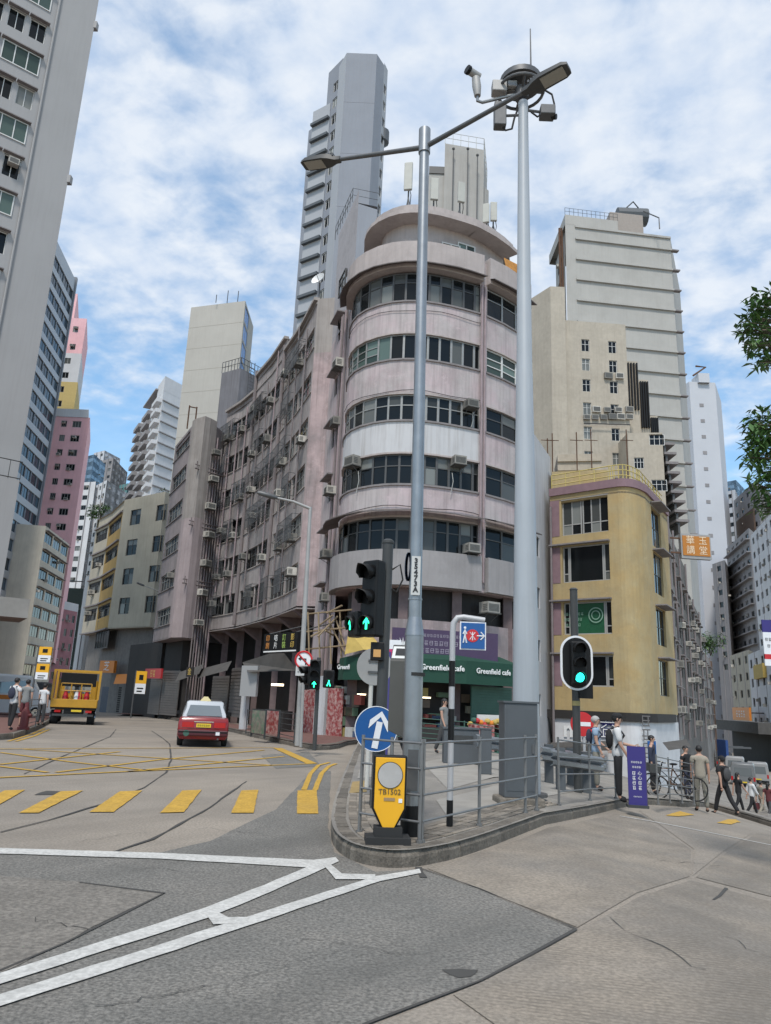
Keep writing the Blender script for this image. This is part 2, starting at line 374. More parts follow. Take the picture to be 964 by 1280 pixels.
def evencols(L, n, wd, m0=0., m1=0.):
    st = (L-m0-m1)/n; return [(m0+st*(i+.5)-wd/2, m0+st*(i+.5)+wd/2) for i in range(n)]
def floors(z, fh, n, sill, h): return [(z+i*fh+sill, z+i*fh+sill+h) for i in range(n)]
def bandpath(T, name, path, z0, z1, out, inn, m, parent=None, cap=True):
    """an extruded strip that follows a plan polyline: outer face `out` in front of it, inner face `inn` behind"""
    n = len(path); nr = []
    for i in range(n):
        a = Vector(path[max(i-1, 0)][:2]); b = Vector(path[min(i+1, n-1)][:2]); d = (b-a).normalized(); nr.append((d.y, -d.x))
    mb = MB()
    for i in range(n):
        x, y = path[i][:2]; ox, oy = nr[i]
        mb.v += [(x+ox*out, y+oy*out, z0), (x+ox*out, y+oy*out, z1), (x-ox*inn, y-oy*inn, z1), (x-ox*inn, y-oy*inn, z0)]
    for i in range(n-1):
        a = 4*i; b = a+4
        for k in range(4): mb.f.append((a+k, b+k, b+(k+1)%4, a+(k+1)%4)); mb.m.append(0)
    mb.f += [(0, 1, 2, 3), (4*n-1, 4*n-2, 4*n-3, 4*n-4)]; mb.m += [0, 0]
    mb.f = [tuple(reversed(f)) for f in mb.f]
    return T.part(name, mb, m, parent)
PH = .17                                  # kerb height
# ------------------------------------------------------------------ road, pavements, kerbs, markings
ROADM = mat('road_concrete', (0.36, 0.312, 0.258), 0.9, var=.35, vscale=.7, fine=.6, fscale=34, bump=.5, bscale=55, col2=(0.285, 0.252, 0.215), c2scale=.22, lane=.35)
ROADM2 = mat('road_concrete_grooved', (0.345, 0.296, 0.24), 0.92, var=.4, vscale=.9, fine=.6, fscale=30, bump=.6, bscale=45, col2=(0.235, 0.212, 0.185), c2scale=.5, groove=.55, lane=.6)
ASPH = mat('road_asphalt', (0.235, 0.225, 0.205), 0.92, var=.3, vscale=.9, fine=.85, fscale=38, bump=1.0, bscale=45, col2=(0.28, 0.262, 0.235), c2scale=.8, blotch=.3, lane=.45)
ASPHR = mat('road_asphalt_worn', (0.25, 0.228, 0.2), 0.95, var=.5, vscale=2.2, fine=.7, fscale=26, bump=1.0, bscale=30)
TAR = mat('tar_joint', (0.06, 0.057, 0.053), 0.9, var=.3)
WLINE = mat('road_white', (0.6, 0.59, 0.56), 0.8, var=.4, vscale=4, blotch=.3, dirt=(.2, .19, .17), fine=.45, fscale=30, bump=.3)
YLINE = mat('road_yellow', (0.6, 0.36, 0.05), 0.8, var=.45, vscale=5, blotch=.35, dirt=(.2, .17, .12), fine=.5, fscale=30, bump=.3)
PAVE = mat('pavement_concrete', (0.31, 0.285, 0.25), 0.92, var=.45, vscale=1.1, fine=.4, fscale=30, bump=.5, col2=(0.21, 0.195, 0.18), c2scale=.7)
PAVER = mat('paver_block', (0.25, 0.215, 0.175), 0.92, var=.4, vscale=3, rand=.3, bump=.5, fine=.3)
REDPAVE = mat('red_paving', (0.17, 0.085, 0.07), 0.9, var=.4, vscale=2, bump=.3)
KERB = mat('kerb_granite', (0.2, 0.175, 0.145), 0.95, var=.75, vscale=5, rand=.25, fine=.6, fscale=34, bump=.8, bscale=25)
xs = sorted(set([-600, -300, -150, -80]+[-60+2*i for i in range(30)]+[x for x, z in GX if abs(x) < 999]+[0+1.0*i for i in range(46)]+[50, 60, 70, 80, 100, 140, 250, 600]))
ys = [-80, -30, -10]+[0+2*i for i in range(70)]+[150, 180, 220, 300, 450, 900]
mb = MB()
for y in ys:
    for x in xs: mb.v.append((x, y, g(x, y)))
nx = len(xs)
for j in range(len(ys)-1):
    for i in range(nx-1): mb.f.append((j*nx+i, j*nx+i+1, (j+1)*nx+i+1, (j+1)*nx+i)); mb.m.append(0)
road = ob('road', mb, [ROADM]); road['kind'] = 'structure'
BR = [x for x, z in GX if abs(x) < 900]+[0, -6]
def patch(name, pts, m, dz, parent=road, cuts=()):
    """flat polygon laid on the ground, cut so that it follows the slope"""
    bm = bmesh.new(); vs = [bm.verts.new((p[0], p[1], 0)) for p in pts]; bm.faces.new(vs)
    for b in BR:
        bmesh.ops.bisect_plane(bm, geom=bm.verts[:]+bm.edges[:]+bm.faces[:], plane_co=(b, 0, 0), plane_no=(1, 0, 0))
    for v in bm.verts: v.co.z = g(v.co.x, v.co.y)+dz
    bmesh.ops.recalc_face_normals(bm, faces=bm.faces[:])
    for f in bm.faces:
        if f.normal.z < 0: f.normal_flip()
    me = bpy.data.meshes.new(name); bm.to_mesh(me); bm.free(); me.materials.append(m); return link(name, me, parent)
def rough_edge(pts, amp, step=.25):
    out = []; n = len(pts)
    for i in range(n):
        a = Vector(pts[i][:2]); b = Vector(pts[(i+1)%n][:2]); k = max(1, int((b-a).length/step))
        for j in range(k):
            q = a.lerp(b, j/k); out.append((q.x+rnd.uniform(-amp, amp), q.y+rnd.uniform(-amp, amp)))
    return out
GP = lambda L: [ong(*p) for p in L]
def stripe(name, pxs, wd, m, dz, amp=.006, parent=road):
    P = [Vector(ong(*p)[:2]) for p in pxs]; pts = []
    for a, b in zip(P, P[1:]):
        k = max(1, int((b-a).length/.5)); pts += [a.lerp(b, j/k) for j in range(k)]
    pts.append(P[-1]); Lf, Rt = [], []
    for i, p in enumerate(pts):
        d = (pts[min(i+1, len(pts)-1)]-pts[max(i-1, 0)]).normalized(); n = Vector((-d.y, d.x)); w_ = wd/2
        Lf.append(p+n*(w_+rnd.uniform(-amp, amp))); Rt.append(p-n*(w_+rnd.uniform(-amp, amp)))
    mb = MB(); k = len(pts)
    mb.v = [(q.x, q.y, g(q.x, q.y)+dz) for q in Lf+Rt]
    mb.f = [(k+i, k+i+1, i+1, i) for i in range(k-1)]; mb.m = [0]*(k-1)
    return ob(name, mb, [m], parent)
# asphalt panels and concrete slabs
patch('asphalt_panel', rough_edge(GP([(-250, 1400), (-250, 1072), (0, 1064), (200, 1066), (262, 1052), (345, 1012), (392, 962), (414, 964), (410, 1035), (418, 1066), (470, 1090), (528, 1087), (600, 1112), (719, 1162), (600, 1228), (460, 1281), (380, 1320), (300, 1400)]), .008), ASPH, .004)
patch('asphalt_panel', GP([(345, 961), (326, 944), (386, 940), (402, 958)]), ASPH, .004)
patch('worn_panel', rough_edge(GP([(-60, 1246), (205, 1118), (100, 1104), (-60, 1092)]), .02), ASPHR, .008)
patch('concrete_slab', GP([(534, 1086), (650, 1050), (722, 1028), (790, 1014), (864, 1062), (862, 1096), (722, 1160)]), ROADM2, .006)
patch('concrete_slab', GP([(798, 1013), (940, 1042), (866, 1095), (868, 1062)]), ROADM, .006)
patch('concrete_slab', GP([(946, 1042), (1150, 1080), (1150, 1170), (870, 1097)]), ROADM2, .006)
patch('concrete_slab', GP([(724, 1165), (864, 1101), (1150, 1178), (1200, 1420), (700, 1340), (566, 1244), (604, 1228)]), ROADM2, .006)
patch('concrete_slab', GP([(560, 1247), (690, 1345), (420, 1400), (450, 1292)]), ROADM, .006)
patch('sunken_patch', rough_edge(GP([(42, 994), (58, 989), (98, 990), (88, 994)]), .02), TAR, .007)
patch('sunken_patch', rough_edge(GP([(352, 930), (330, 928), (360, 926), (374, 928)]), .02), TAR, .007)
patch('pothole', rough_edge(GP([(553, 1214), (575, 1212), (600, 1214), (590, 1223), (572, 1224)]), .012, .06), TAR, .0075)
for L, wd in (([(0, 1041), (60, 1026), (130, 1005), (180, 985), (208, 966), (214, 950), (212, 930), (190, 914)], .035), ([(128, 1071), (190, 1050), (262, 1010), (308, 977)], .03), ([(30, 968), (80, 945), (138, 921), (145, 912)], .03),
              ([(528, 1087), (600, 1112), (720, 1163)], .022), ([(720, 1163), (600, 1228), (460, 1281), (380, 1320)], .03), ([(0, 1216), (80, 1180), (150, 1146), (206, 1118)], .025),
              ([(100, 1104), (206, 1118)], .02), ([(522, 1085), (526, 1092), (530, 1098)], .07), ([(908, 1111), (900, 1121), (892, 1126)], .02)):
    stripe('tar_joint', L, wd, TAR, .011, .012)
rc = random.Random(11)
for x0, y0, x1, y1 in ((300, 1225, 420, 1190), (380, 1175, 520, 1195), (120, 1262, 260, 1235), (760, 1150, 880, 1215), (150, 1085, 260, 1092), (40, 1150, 110, 1165), (820, 1075, 900, 1085), (240, 1035, 330, 1045), (90, 1052, 180, 1040), (900, 1170, 964, 1200)):
    L = [(x0+(x1-x0)*i/9+rc.uniform(-5, 5), y0+(y1-y0)*i/9+rc.uniform(-2.5, 2.5)) for i in range(10)]; stripe('crack', L, rc.uniform(.004, .007), TAR, .0115, .003)
# white lines
def poly(name, pts, m, dz=.013): return patch(name, rough_edge(GP(pts), .006, .2), m, dz)
poly('white_line', [(-60, 1060), (0, 1061.5), (200, 1067.5), (392, 1076.5), (420, 1073), (424, 1078), (404, 1087), (200, 1075), (0, 1068.5), (-60, 1067)], WLINE)
poly('white_line', [(396, 1080), (330, 1108), (256, 1137), (75, 1196), (-60, 1238), (-60, 1252), (75, 1209), (258, 1150), (340, 1116), (408, 1086)], WLINE, .014)
poly('white_line', [(524, 1087.5), (470, 1097), (300, 1151), (150, 1199), (-60, 1264), (-60, 1280), (150, 1213), (312, 1159), (476, 1103), (526, 1093)], WLINE, .014)
poly('white_line', [(404, 1083), (412, 1081), (428, 1094), (470, 1095), (468, 1101), (420, 1101)], WLINE, .0152)
poly('white_line', [(257, 1144), (268, 1140), (284, 1149), (312, 1149), (308, 1156), (266, 1158)], WLINE, .0152)
stripe('white_line', [(776, 1021), (870, 1038), (964, 1057), (1080, 1081)], .1, WLINE, .013)
# yellow bars of the crossing approach, double yellow lines, box junction
for q in ([(-48, 1017), (-20, 1017), (32, 988), (6, 989)], [(24, 1017), (48, 1017), (104, 989), (76, 990)], [(112, 1016), (142, 1016), (178, 989), (150, 990)], [(200, 1017), (230, 1016), (252, 988), (228, 989)], [(289, 1017), (317, 1017), (323, 988), (302, 989)], [(371, 1018), (398, 1018), (396, 988), (372, 989)]):
    poly('yellow_bar', q, YLINE)
for L in ([(380, 988), (388, 968), (398, 957), (412, 953.5)], [(394, 988), (402, 967), (412, 958), (420, 955)]): stripe('yellow_line', L, .1, YLINE, .013)
for L in ([(-60, 975), (0, 972.5), (200, 963), (390, 955)], [(-60, 937), (100, 936), (345, 935)], [(0, 941), (90, 953), (190, 964)], [(70, 966), (200, 950), (330, 938)], [(160, 965), (355, 946)], [(30, 937), (200, 948), (340, 957)], [(-20, 956), (60, 966)], [(0, 956), (150, 940)]):
    stripe('yellow_line', L, .12, YLINE, .013)
stripe('yellow_line', [(347, 935.5), (390, 955)], .3, YLINE, .0145)
for L in ([(62, 912), (44, 920), (20, 927)], [(56, 911), (40, 918), (10, 927)]): stripe('yellow_line', L, .1, YLINE, .013)
poly('yellow_bar', [(832, 1020), (850, 1014.5), (868, 1019), (848, 1021)], YLINE); poly('yellow_bar', [(896, 1029), (920, 1024), (926, 1028), (914, 1031)], YLINE)
# pavements: lofted between the kerb line and the house line
def pavement(name, kerb, back, m, n=10, h=PH):
    mb = MB(); k = len(kerb)
    for a, b in zip(kerb, back):
        for j in range(n+1):
            t = j/n; x = a[0]+(b[0]-a[0])*t; y = a[1]+(b[1]-a[1])*t; mb.v.append((x, y, g(x, y)+h))
    for i in range(k-1):
        for j in range(n): mb.f.append((i*(n+1)+j, i*(n+1)+j+1, (i+1)*(n+1)+j+1, (i+1)*(n+1)+j)); mb.m.append(0)
    o = ob(name, mb, [m]); o['kind'] = 'structure'; return o
def resample(P, step):
    out = [Vector(P[0])]; 
    for a, b in zip(P, P[1:]):
        k = max(1, round((b-a).length/step)); out += [a.lerp(b, (j+1)/k) for j in range(k)]
    return out
def smooth_path(P, it=2):
    for _ in range(it):
        Q = [P[0]]
        for a, b in zip(P, P[1:]): Q += [a.lerp(b, .25), a.lerp(b, .75)]
        P = Q+[P[-1]]
    return P
KM = []
for k in range(6):
    mb = MB(); j = lambda: rnd.uniform(-.012, .012)
    L, wdt, hh = .86, .2, .15
    c = [(0,0),(L,0),(L,wdt),(0,wdt)]
    mb.v = [(x, y, -.12) for x, y in c]+[(x+(.02 if x == 0 else -.02)*0, y+(.0 if y == 0 else 0)+j()*.4, .105+j()*.6) for x, y in c]+[(x+(.012 if x == 0 else -.012), y+(.045 if y == 0 else -.01)+j(), .176+j()*.6) for x, y in c]
    mb.f = [(0,1,5,4),(1,2,6,5),(2,3,7,6),(3,0,4,7),(4,5,9,8),(5,6,10,9),(6,7,11,10),(7,4,8,11),(8,9,10,11)]; mb.m = [0]*9
    KM.append(mb.mesh('kerb_stone', [KERB]))
def kerbstones(par, P, side=1):
    """P runs so that the pavement lies on its left"""
    S = resample(P, .88)
    for a, b in zip(S, S[1:]):
        d = b-a; o = link('kerb_stone', rnd.choice(KM), par, (a.x, a.y, g(a.x, a.y)), math.atan2(d.y, d.x))
        o.rotation_euler = (0, -math.atan2(g(b.x, b.y)-g(a.x, a.y), d.length), math.atan2(d.y, d.x)); o.scale = (d.length/.865, 1, 1)
kp = [Vector(ong(*p)[:2]) for p in [(449, 930), (441, 948), (430, 975), (420, 1003), (413, 1032), (414, 1052), (424, 1067), (446, 1079), (486, 1086), (528, 1083), (580, 1071), (650, 1044), (720, 1024), (800, 1006)]]
kp = smooth_path(kp, 2); kp += [Vector(ong(*p)[:2]) for p in [(815, 1006), (860, 1009), (884, 1008)]]
kp += [Vector((13.0, 24.0)), Vector((18, 33)), Vector((32, 62)), Vector((60, 125))]
bk = []
for i, p in enumerate(kp):
    t = i/(len(kp)-1); bk.append(Vector((kp[0].x+.15+11.2*t, 34.6)) if t < .86 else None)
nb = [i for i, q in enumerate(bk) if q is None]
ext = [Vector((11.5, 38)), Vector((13, 39)), Vector((14.5, 40)), Vector((16, 42)), Vector((18.5, 46)), Vector((32, 75)), Vector((58, 130)), Vector((60, 131)), Vector((60, 132))]
for k, i in enumerate(nb): bk[i] = ext[min(k+max(0, 7-len(nb)), len(ext)-1)]
island = pavement('pavement', kp, bk, PAVE, 14)
kerbstones(island, kp[:-3])
kpf = kp[-4:]; S = resample(kpf, 3.0); mb = MB()
for a, b in zip(S, S[1:]):
    d = (b-a).normalized(); n = Vector((-d.y, d.x)); mb.add([(a.x, a.y, g(a.x,a.y)-.1), (b.x, b.y, g(b.x,b.y)-.1), (b.x, b.y, g(b.x,b.y)+.18), (a.x, a.y, g(a.x,a.y)+.18), (b.x+n.x*.2, b.y+n.y*.2, g(b.x,b.y)+.18), (a.x+n.x*.2, a.y+n.y*.2, g(a.x,a.y)+.18)], [(0,1,2,3), (3,2,4,5)])
ob('kerb_run', mb, [KERB], island)['kind'] = 'stuff'
# blocks laid in rows that follow the kerb round the tip
PB = [MB().bx(-.11+e, .11-e, -.052, .052, -.05, .012).mesh('paver', [PAVER]) for e in (.004, .006, .009)]
tip = [p for p in kp if p.y < 13.2 and p.x < 3.6]
rows_ = 0
for k in range(5):
    off = .28+k*.115; Q = []
    for i, p in enumerate(tip):
        d = (tip[min(i+1, len(tip)-1)]-tip[max(i-1, 0)]).normalized(); Q.append(p+Vector((-d.y, d.x))*off)
    Q = resample(Q, .226)
    for a, b in zip(Q, Q[1:]):
        if (b-a).length < .12: continue
        c = a.lerp(b, .5); zz = g(c.x, c.y)+PH
        if rows_ < 290:
            link('paver', rnd.choice(PB), island, (c.x, c.y, zz+rnd.uniform(-.004, .004)), math.atan2((b-a).y, (b-a).x)+rnd.uniform(-.04, .04)); rows_ += 1
# concrete pads and yellow tactile strip on the island
PADM = mat('pale_concrete_pad', (0.32, 0.3, 0.27), 0.92, var=.4, vscale=2, bump=.4); TACT = mat('tactile_yellow', (0.34, 0.24, 0.1), 0.9, var=.5, vscale=6)
patch('concrete_pad', GP([(545, 1015), (600, 1000), (690, 985), (720, 1000), (640, 1022), (560, 1040)]), PADM, .1775, island)
patch('concrete_pad', GP([(527, 962), (660, 952), (690, 975), (560, 1000)]), PADM, .1775, island)
patch('tactile_strip', GP([(436, 1006), (458, 1004), (456, 988), (440, 990)]), TACT, .179, island)
patch('paving_slab', GP([(446, 985), (480, 982), (478, 960), (452, 962)]), PADM, .1775, island)
# far-side pavement of the left street (in front of the curved terrace) and the near-left pavement
kL = smooth_path([Vector(ong(*p)[:2]) for p in [(140, 893), (200, 897), (240, 905), (290, 915), (330, 925), (388, 938), (420, 937), (434, 932)]], 1)+[Vector(kp[0])]
kL = [Vector((-27, 88)), Vector((-21, 62))]+kL[2:]
bl = [Vector((-31, 92)), Vector((-19, 68))]+[Vector((-17+14.6*i/(len(kL)-3), 62-27.4*i/(len(kL)-3))) for i in range(len(kL)-2)]; bl[-1] = Vector(bk[0])
pl = pavement('pavement', kL, bl, REDPAVE, 8, PH-.008); kerbstones(pl, kL[2:]) 
kN = smooth_path([Vector(ong(*p)[:2]) for p in [(64, 899), (54, 906), (30, 917), (0, 926)]]+[Vector((-13.5, 18)), Vector((-18, 10)), Vector((-24, -10))], 1)
kN = [Vector((-52, 105))]+[Vector((-22, 52))]+kN
bn = [Vector((p.x-16, p.y+4)) for p in kN]
pn = pavement('pavement', kN, bn, REDPAVE, 8); kerbstones(pn, kN[1:-3])
# pavement across the right-hand road, where the tree stands
kR = [Vector((-2, -12)), Vector((4.5, -4)), Vector((8.1, 3.0)), Vector((12.5, 8.6)), Vector((19, 17)), Vector((24, 26)), Vector((40, 55)), Vector((70, 112))]
bR = [Vector((p.x+7, p.y-4)) for p in kR]
pr_ = pavement('pavement', list(reversed(kR)), list(reversed(bR)), PAVE, 6); kerbstones(pr_, list(reversed(kR))[2:6])
# ------------------------------------------------------------------ wall paints
PINK = mat('pink_render', (0.49, 0.405, 0.415), 0.9, var=.25, vscale=.9, blotch=.6, streak=.5, dirt=(.11, .09, .085), bump=.25, bscale=14, col2=(0.45, 0.41, 0.405), c2scale=.5)
PINKD = mat('pink_render_stained', (0.46, 0.36, 0.36), 0.9, var=.35, vscale=1.1, blotch=.7, streak=.5, dirt=(.08, .065, .06), bump=.3, bscale=12, col2=(0.26, 0.225, 0.225), c2scale=.4)
WHITEB = mat('white_render', (0.52, 0.52, 0.53), 0.85, var=.2, vscale=.8, streak=.5, dirt=(.2, .17, .15))
PARAP = mat('parapet_render', (0.44, 0.39, 0.375), 0.9, var=.3, vscale=1, blotch=.5, streak=.3, dirt=(.13, .11, .1), bump=.2)
GREYB = mat('grey_render', (0.3, 0.285, 0.285), 0.9, var=.3, vscale=.7, blotch=.4, streak=.25, dirt=(.1, .09, .085))
TERR = mat('terrace_render', (0.4, 0.355, 0.345), 0.92, var=.35, vscale=.9, blotch=.75, streak=.65, dirt=(.07, .06, .055), bump=.3, bscale=10, col2=(0.33, 0.305, 0.295), c2scale=.4)
TERRL = mat('terrace_upper_render', (0.36, 0.33, 0.31), 0.92, var=.4, vscale=.8, streak=.6, dirt=(.12, .1, .09))
MAUVE = mat('mauve_render', (0.33, 0.285, 0.29), 0.92, var=.35, vscale=.8, blotch=.5, streak=.4, dirt=(.07, .06, .06), col2=(0.27, 0.24, 0.24))
YELW = mat('yellow_render', (0.43, 0.315, 0.15), 0.88, var=.25, vscale=.8, blotch=.5, streak=.25, dirt=(.16, .13, .08), bump=.9, bscale=2.6, col2=(0.42, 0.335, 0.185), c2scale=.6)
MAUVEP = mat('mauve_panel', (0.24, 0.155, 0.175), 0.85, var=.3)
CREAM = mat('cream_render', (0.47, 0.42, 0.345), 0.9, var=.25, vscale=.6, streak=.35, dirt=(.25, .21, .17), fine=.15, fscale=3)
RIBW = mat('ribbed_white', (0.41, 0.4, 0.375), 0.88, var=.2, vscale=.4, blotch=.3, streak=.25, dirt=(.25, .22, .19))
GREYT = mat('grey_tower_paint', (0.34, 0.335, 0.335), 0.85, var=.12, vscale=.3, streak=.2, dirt=(.2, .19, .18))
SLATE = mat('slate_tower_paint', (0.25, 0.268, 0.305), 0.8, var=.2, vscale=.25, streak=.4, dirt=(.2, .2, .22)); SLATEL = mat('slate_pale', (0.37, 0.385, 0.41), 0.8, var=.12, vscale=.3)
BLUEG = mat('band_panel', (0.42, 0.44, 0.47), 0.5, .1, var=.1)
BEIGE = mat('beige_render', (0.42, 0.385, 0.31), 0.9, var=.3, vscale=.6, streak=.4, dirt=(.2, .17, .13)); OCHRE = mat('ochre_render', (0.36, 0.24, 0.08), 0.9, var=.4, vscale=.7, streak=.5, dirt=(.15, .11, .06))
PINKT = mat('rose_tile', (0.8, 0.46, 0.48), 0.85, var=.2, vscale=.5, streak=.2, dirt=(.3, .16, .16)); YELT = mat('straw_tile', (0.52, 0.4, 0.16), 0.85, var=.2); WHT = mat('white_tile', (0.58, 0.585, 0.6), 0.85, var=.2, vscale=.3, streak=.35, dirt=(.35, .34, .34))
TAN = mat('tan_tower_paint', (0.46, 0.44, 0.4), 0.9, var=.18, vscale=.2, streak=.25, dirt=(.3, .27, .23)); BROWN = mat('brown_wall', (0.12, 0.08, 0.06), 0.9, var=.4, vscale=.5)
FAR = mat('far_white', (0.5, 0.515, 0.55), 0.85, var=.12, vscale=.15); FARG = mat('far_grey', (0.27, 0.26, 0.265), 0.9, var=.25, vscale=.2, streak=.3); FARB = mat('far_blue_glass', (0.16, 0.24, 0.32), 0.25, .2, var=.3, vscale=.3)
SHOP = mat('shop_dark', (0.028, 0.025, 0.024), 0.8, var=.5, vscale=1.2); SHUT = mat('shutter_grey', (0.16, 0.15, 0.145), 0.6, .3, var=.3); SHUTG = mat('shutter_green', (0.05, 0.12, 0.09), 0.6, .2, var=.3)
AWN = mat('green_awning', (0.006, 0.05, 0.03), 0.75, var=.25, vscale=2); LETW = mat('letter_white', (0.75, 0.75, 0.74), 0.6); GOLD = mat('letter_gold', (0.6, 0.42, 0.1), 0.5); LETG = mat('letter_green', (0.35, 0.5, 0.12), 0.5); LETB = mat('letter_black', (0.015, 0.015, 0.016), 0.5)
PURP = mat('purple_banner', (0.06, 0.036, 0.085), 0.6, var=.2); REDS = mat('red_sign', (0.42, 0.025, 0.03), 0.5); ORNG = mat('orange_sign', (0.62, 0.2, 0.02), 0.5); RUST = mat('rust_metal', (0.14, 0.075, 0.045), 0.8, .2, var=.5)
POST = mat('poster_red', (0.3, 0.05, 0.05), 0.6, var=.6, vscale=9, col2=(.5, .33, .3), c2scale=7.); CANV = mat('yellow_canvas', (0.5, 0.36, 0.1), 0.85, var=.4, vscale=4); TARP = mat('old_canopy', (0.085, 0.08, 0.075), .8, var=.5, vscale=2)
SIGNWP = mat('paper_white', (.55, .55, .53), .7); BACKGP = mat('hose_grey', (.4, .4, .38), .6)
def far_end(P, d, L): return (P[0]+d[0]*L, P[1]+d[1]*L)

# ------------------------------------------------------------------ the rounded pink corner house with the cafe
T = Bld('corner_building', 'pink rounded corner building with ribbon windows above the green cafe awning', 1.5, 33, True)
MP = smooth_path([Vector(p) for p in [(-2.15, 34.4), (-2.1, 33.0), (-1.55, 31.75), (-.4, 30.8), (.8, 30.5), (1.9, 30.62), (3.0, 30.98), (4.1, 31.45)]], 1)
MP = [Vector((-2.15, 34.4))]+resample(MP[1:], .82)
MR = resample([Vector((4.35, 31.6)), Vector((5.3, 32.3)), Vector((6.1, 33.05)), Vector((6.7, 33.75))], .85)
# storey heights read off the wall at the flat column
Yc = 31.45; zr = lambda py: ztop(599, py, Yc)
ZP1, ZP0 = zr(323), zr(350)
WR = [(zr(697), zr(656)), (zr(616), zr(579)), (zr(538), zr(506)), (zr(463), zr(432)), (zr(392), zr(357))]
ZB0 = zr(740)
bands = [(ZB0, WR[0][0], GREYB, .30), (WR[0][1], WR[1][0], PINK, .0), (WR[1][1], WR[2][0], WHITEB, .02), (WR[2][1], WR[3][0], PINK, .0), (WR[3][1], WR[4][0], PINK, .0), (WR[4][1]+.1, ZP1, PARAP, .30)]
for path, rgt in ((MP, 0), (MR, 1)):
    for bi, (a, b, m, o) in enumerate(bands):
        if rgt and bi == 2: m = PINK
        bandpath(T, 'spandrel', path, a, b, o, .25, m)
        if 0 < bi < 5:
            bandpath(T, 'sill', path, b-.07, b+.01, o+.07, .1, HOOD); bandpath(T, 'lintel', path, a-.01, a+.07, o+.03, .1, PARAP)
    for j, (a, b) in enumerate(WR):
        for i, (p, q) in enumerate(zip(path, path[1:])):
            d = q-p; rz = math.atan2(d.y, d.x); n = Vector((d.y, -d.x)).normalized()
            fm = (FRAMED, FRAMED, FRAME, FRAME, FRAMED)[j] if not rgt else (FRAMED, FRAMED, FRAMED, FRAMEW, FRAME)[j]
            rows = ((.62, .38), (.62, .38), (.6, .4), (.35, .3, .35) if i < 6 else (1.,), (.66, .34))[j]
            window(T, (p.x-n.x*.1, p.y-n.y*.1, a+.01), rz, d.length, b-a-.02, 2 if d.length > 1.2 else 1, rows, .055, fm, GLASSG if j == 3 and i < 7 else GLASS)
    # slab edges and soffit behind the ribbon so that the room is closed
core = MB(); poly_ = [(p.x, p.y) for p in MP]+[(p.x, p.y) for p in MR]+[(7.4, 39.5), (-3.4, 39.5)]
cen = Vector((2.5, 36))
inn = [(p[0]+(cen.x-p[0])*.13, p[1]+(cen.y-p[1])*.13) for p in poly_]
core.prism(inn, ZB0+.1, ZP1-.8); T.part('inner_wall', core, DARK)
flo = MB(); flo.prism([(p[0], p[1]) for p in poly_], ZB0-.03, ZB0+.12); T.part('soffit', flo, PINKD)
flo = MB(); flo.prism([(p[0], p[1]) for p in poly_], ZP0+.3, ZP0+.45); T.part('roof', flo, CONC)
# flat column with drain pipes between the two ribbon fronts
A, B = (4.05, 31.40), (4.42, 31.62); T.wall(A, B, ZB0, ZP1-.2, (), PINK, name='pilaster')
for u, m in ((.08, PIPEP), (.26, PIPEP)):
    x, y = A[0]+(B[0]-A[0])*u/.43, A[1]+(B[1]-A[1])*u/.43
    T.part('drain_pipe', MB().tube([(x+.03, y-.12, ZB0+.4), (x+.03, y-.12, ZP0-.3)], .055, 8), m, smooth=True)
# sheet canopies: scalloped one over the first-floor windows, dark one under the parapet
CAN = mat('canopy_sheet', (0.13, 0.11, 0.105), .7, var=.5, vscale=3)
for path in (MP, MR):
    for zc_, out in ((WR[0][1]+.12, .75), (WR[4][1]+.22, .62)):
        mb = MB(); k = len(path)
        for i, p in enumerate(path):
            d = (path[min(i+1, k-1)]-path[max(i-1, 0)]).normalized(); n = Vector((d.y, -d.x)); j = rnd.uniform(-.03, .03)
            for o, z in ((.05, zc_+.22), (out, zc_+j), (out, zc_-.05+j), (.05, zc_+.17)): mb.v.append((p.x+n.x*o, p.y+n.y*o, z))
        for i in range(k-1):
            for q in range(4): mb.f.append((4*i+q, 4*i+4+q, 4*i+4+(q+1)%4, 4*i+(q+1)%4)); mb.m.append(0)
        T.part('canopy', mb, CAN)
# side wall with small hooded windows, running back to the terrace
A, B = (-3.45, 38.5), (-2.15, 34.4); L = math.hypot(B[0]-A[0], B[1]-A[1]); zt = ztop(424, 330, 36)
rows = []
for py in (745, 675, 608, 540, 475, 408, 352):
    u, z = hit(414+(745-py)*.045, py, A, B); rows.append((z-.5, z+.62))
zsp = hit(430, 405, A, B)[1]; T.wall(A, B, zsp, ztop(437, 268, 36.5), [(1.35, 2.75)+r_ for r_ in rows[6:]], mat('side_wall_grey', (.4, .385, .4), .9, var=.3, blotch=.4))
for r_ in rows[6:]: window(T, (A[0]+(B[0]-A[0])*1.35/L-.1, A[1]+(B[1]-A[1])*1.35/L, r_[0]), math.atan2(B[1]-A[1], B[0]-A[0]), 1.4, r_[1]-r_[0], 2, (.6, .4), .05, FRAMED)
rows = rows[:6]
T.facade(A, B, -.5, zsp, PINK, rows, [(1.35, 2.75)], pc=2, fm=FRAMED, hood=.45, pr=(.6, .4))
for u, m in ((2.75, PIPEP), (3.0, PIPE), (3.5, PIPEP), (3.85, PIPE)):
    x, y = A[0]+(B[0]-A[0])*u/L, A[1]+(B[1]-A[1])*u/L
    T.part('drain_pipe', MB().tube([(x-.12, y-.05, 2.5), (x-.12, y-.05, ZP1-1)], .055, 7), m, smooth=True)
for py, k in ((465, 0), (530, 0), (612, 0), (690, 0), (745, 0)):
    u, z = hit(428, py, A, B); ac_unit(T, (A[0]+(B[0]-A[0])*3.3/L-.05, A[1]+(B[1]-A[1])*3.3/L, z), math.atan2(B[1]-A[1], B[0]-A[0]))
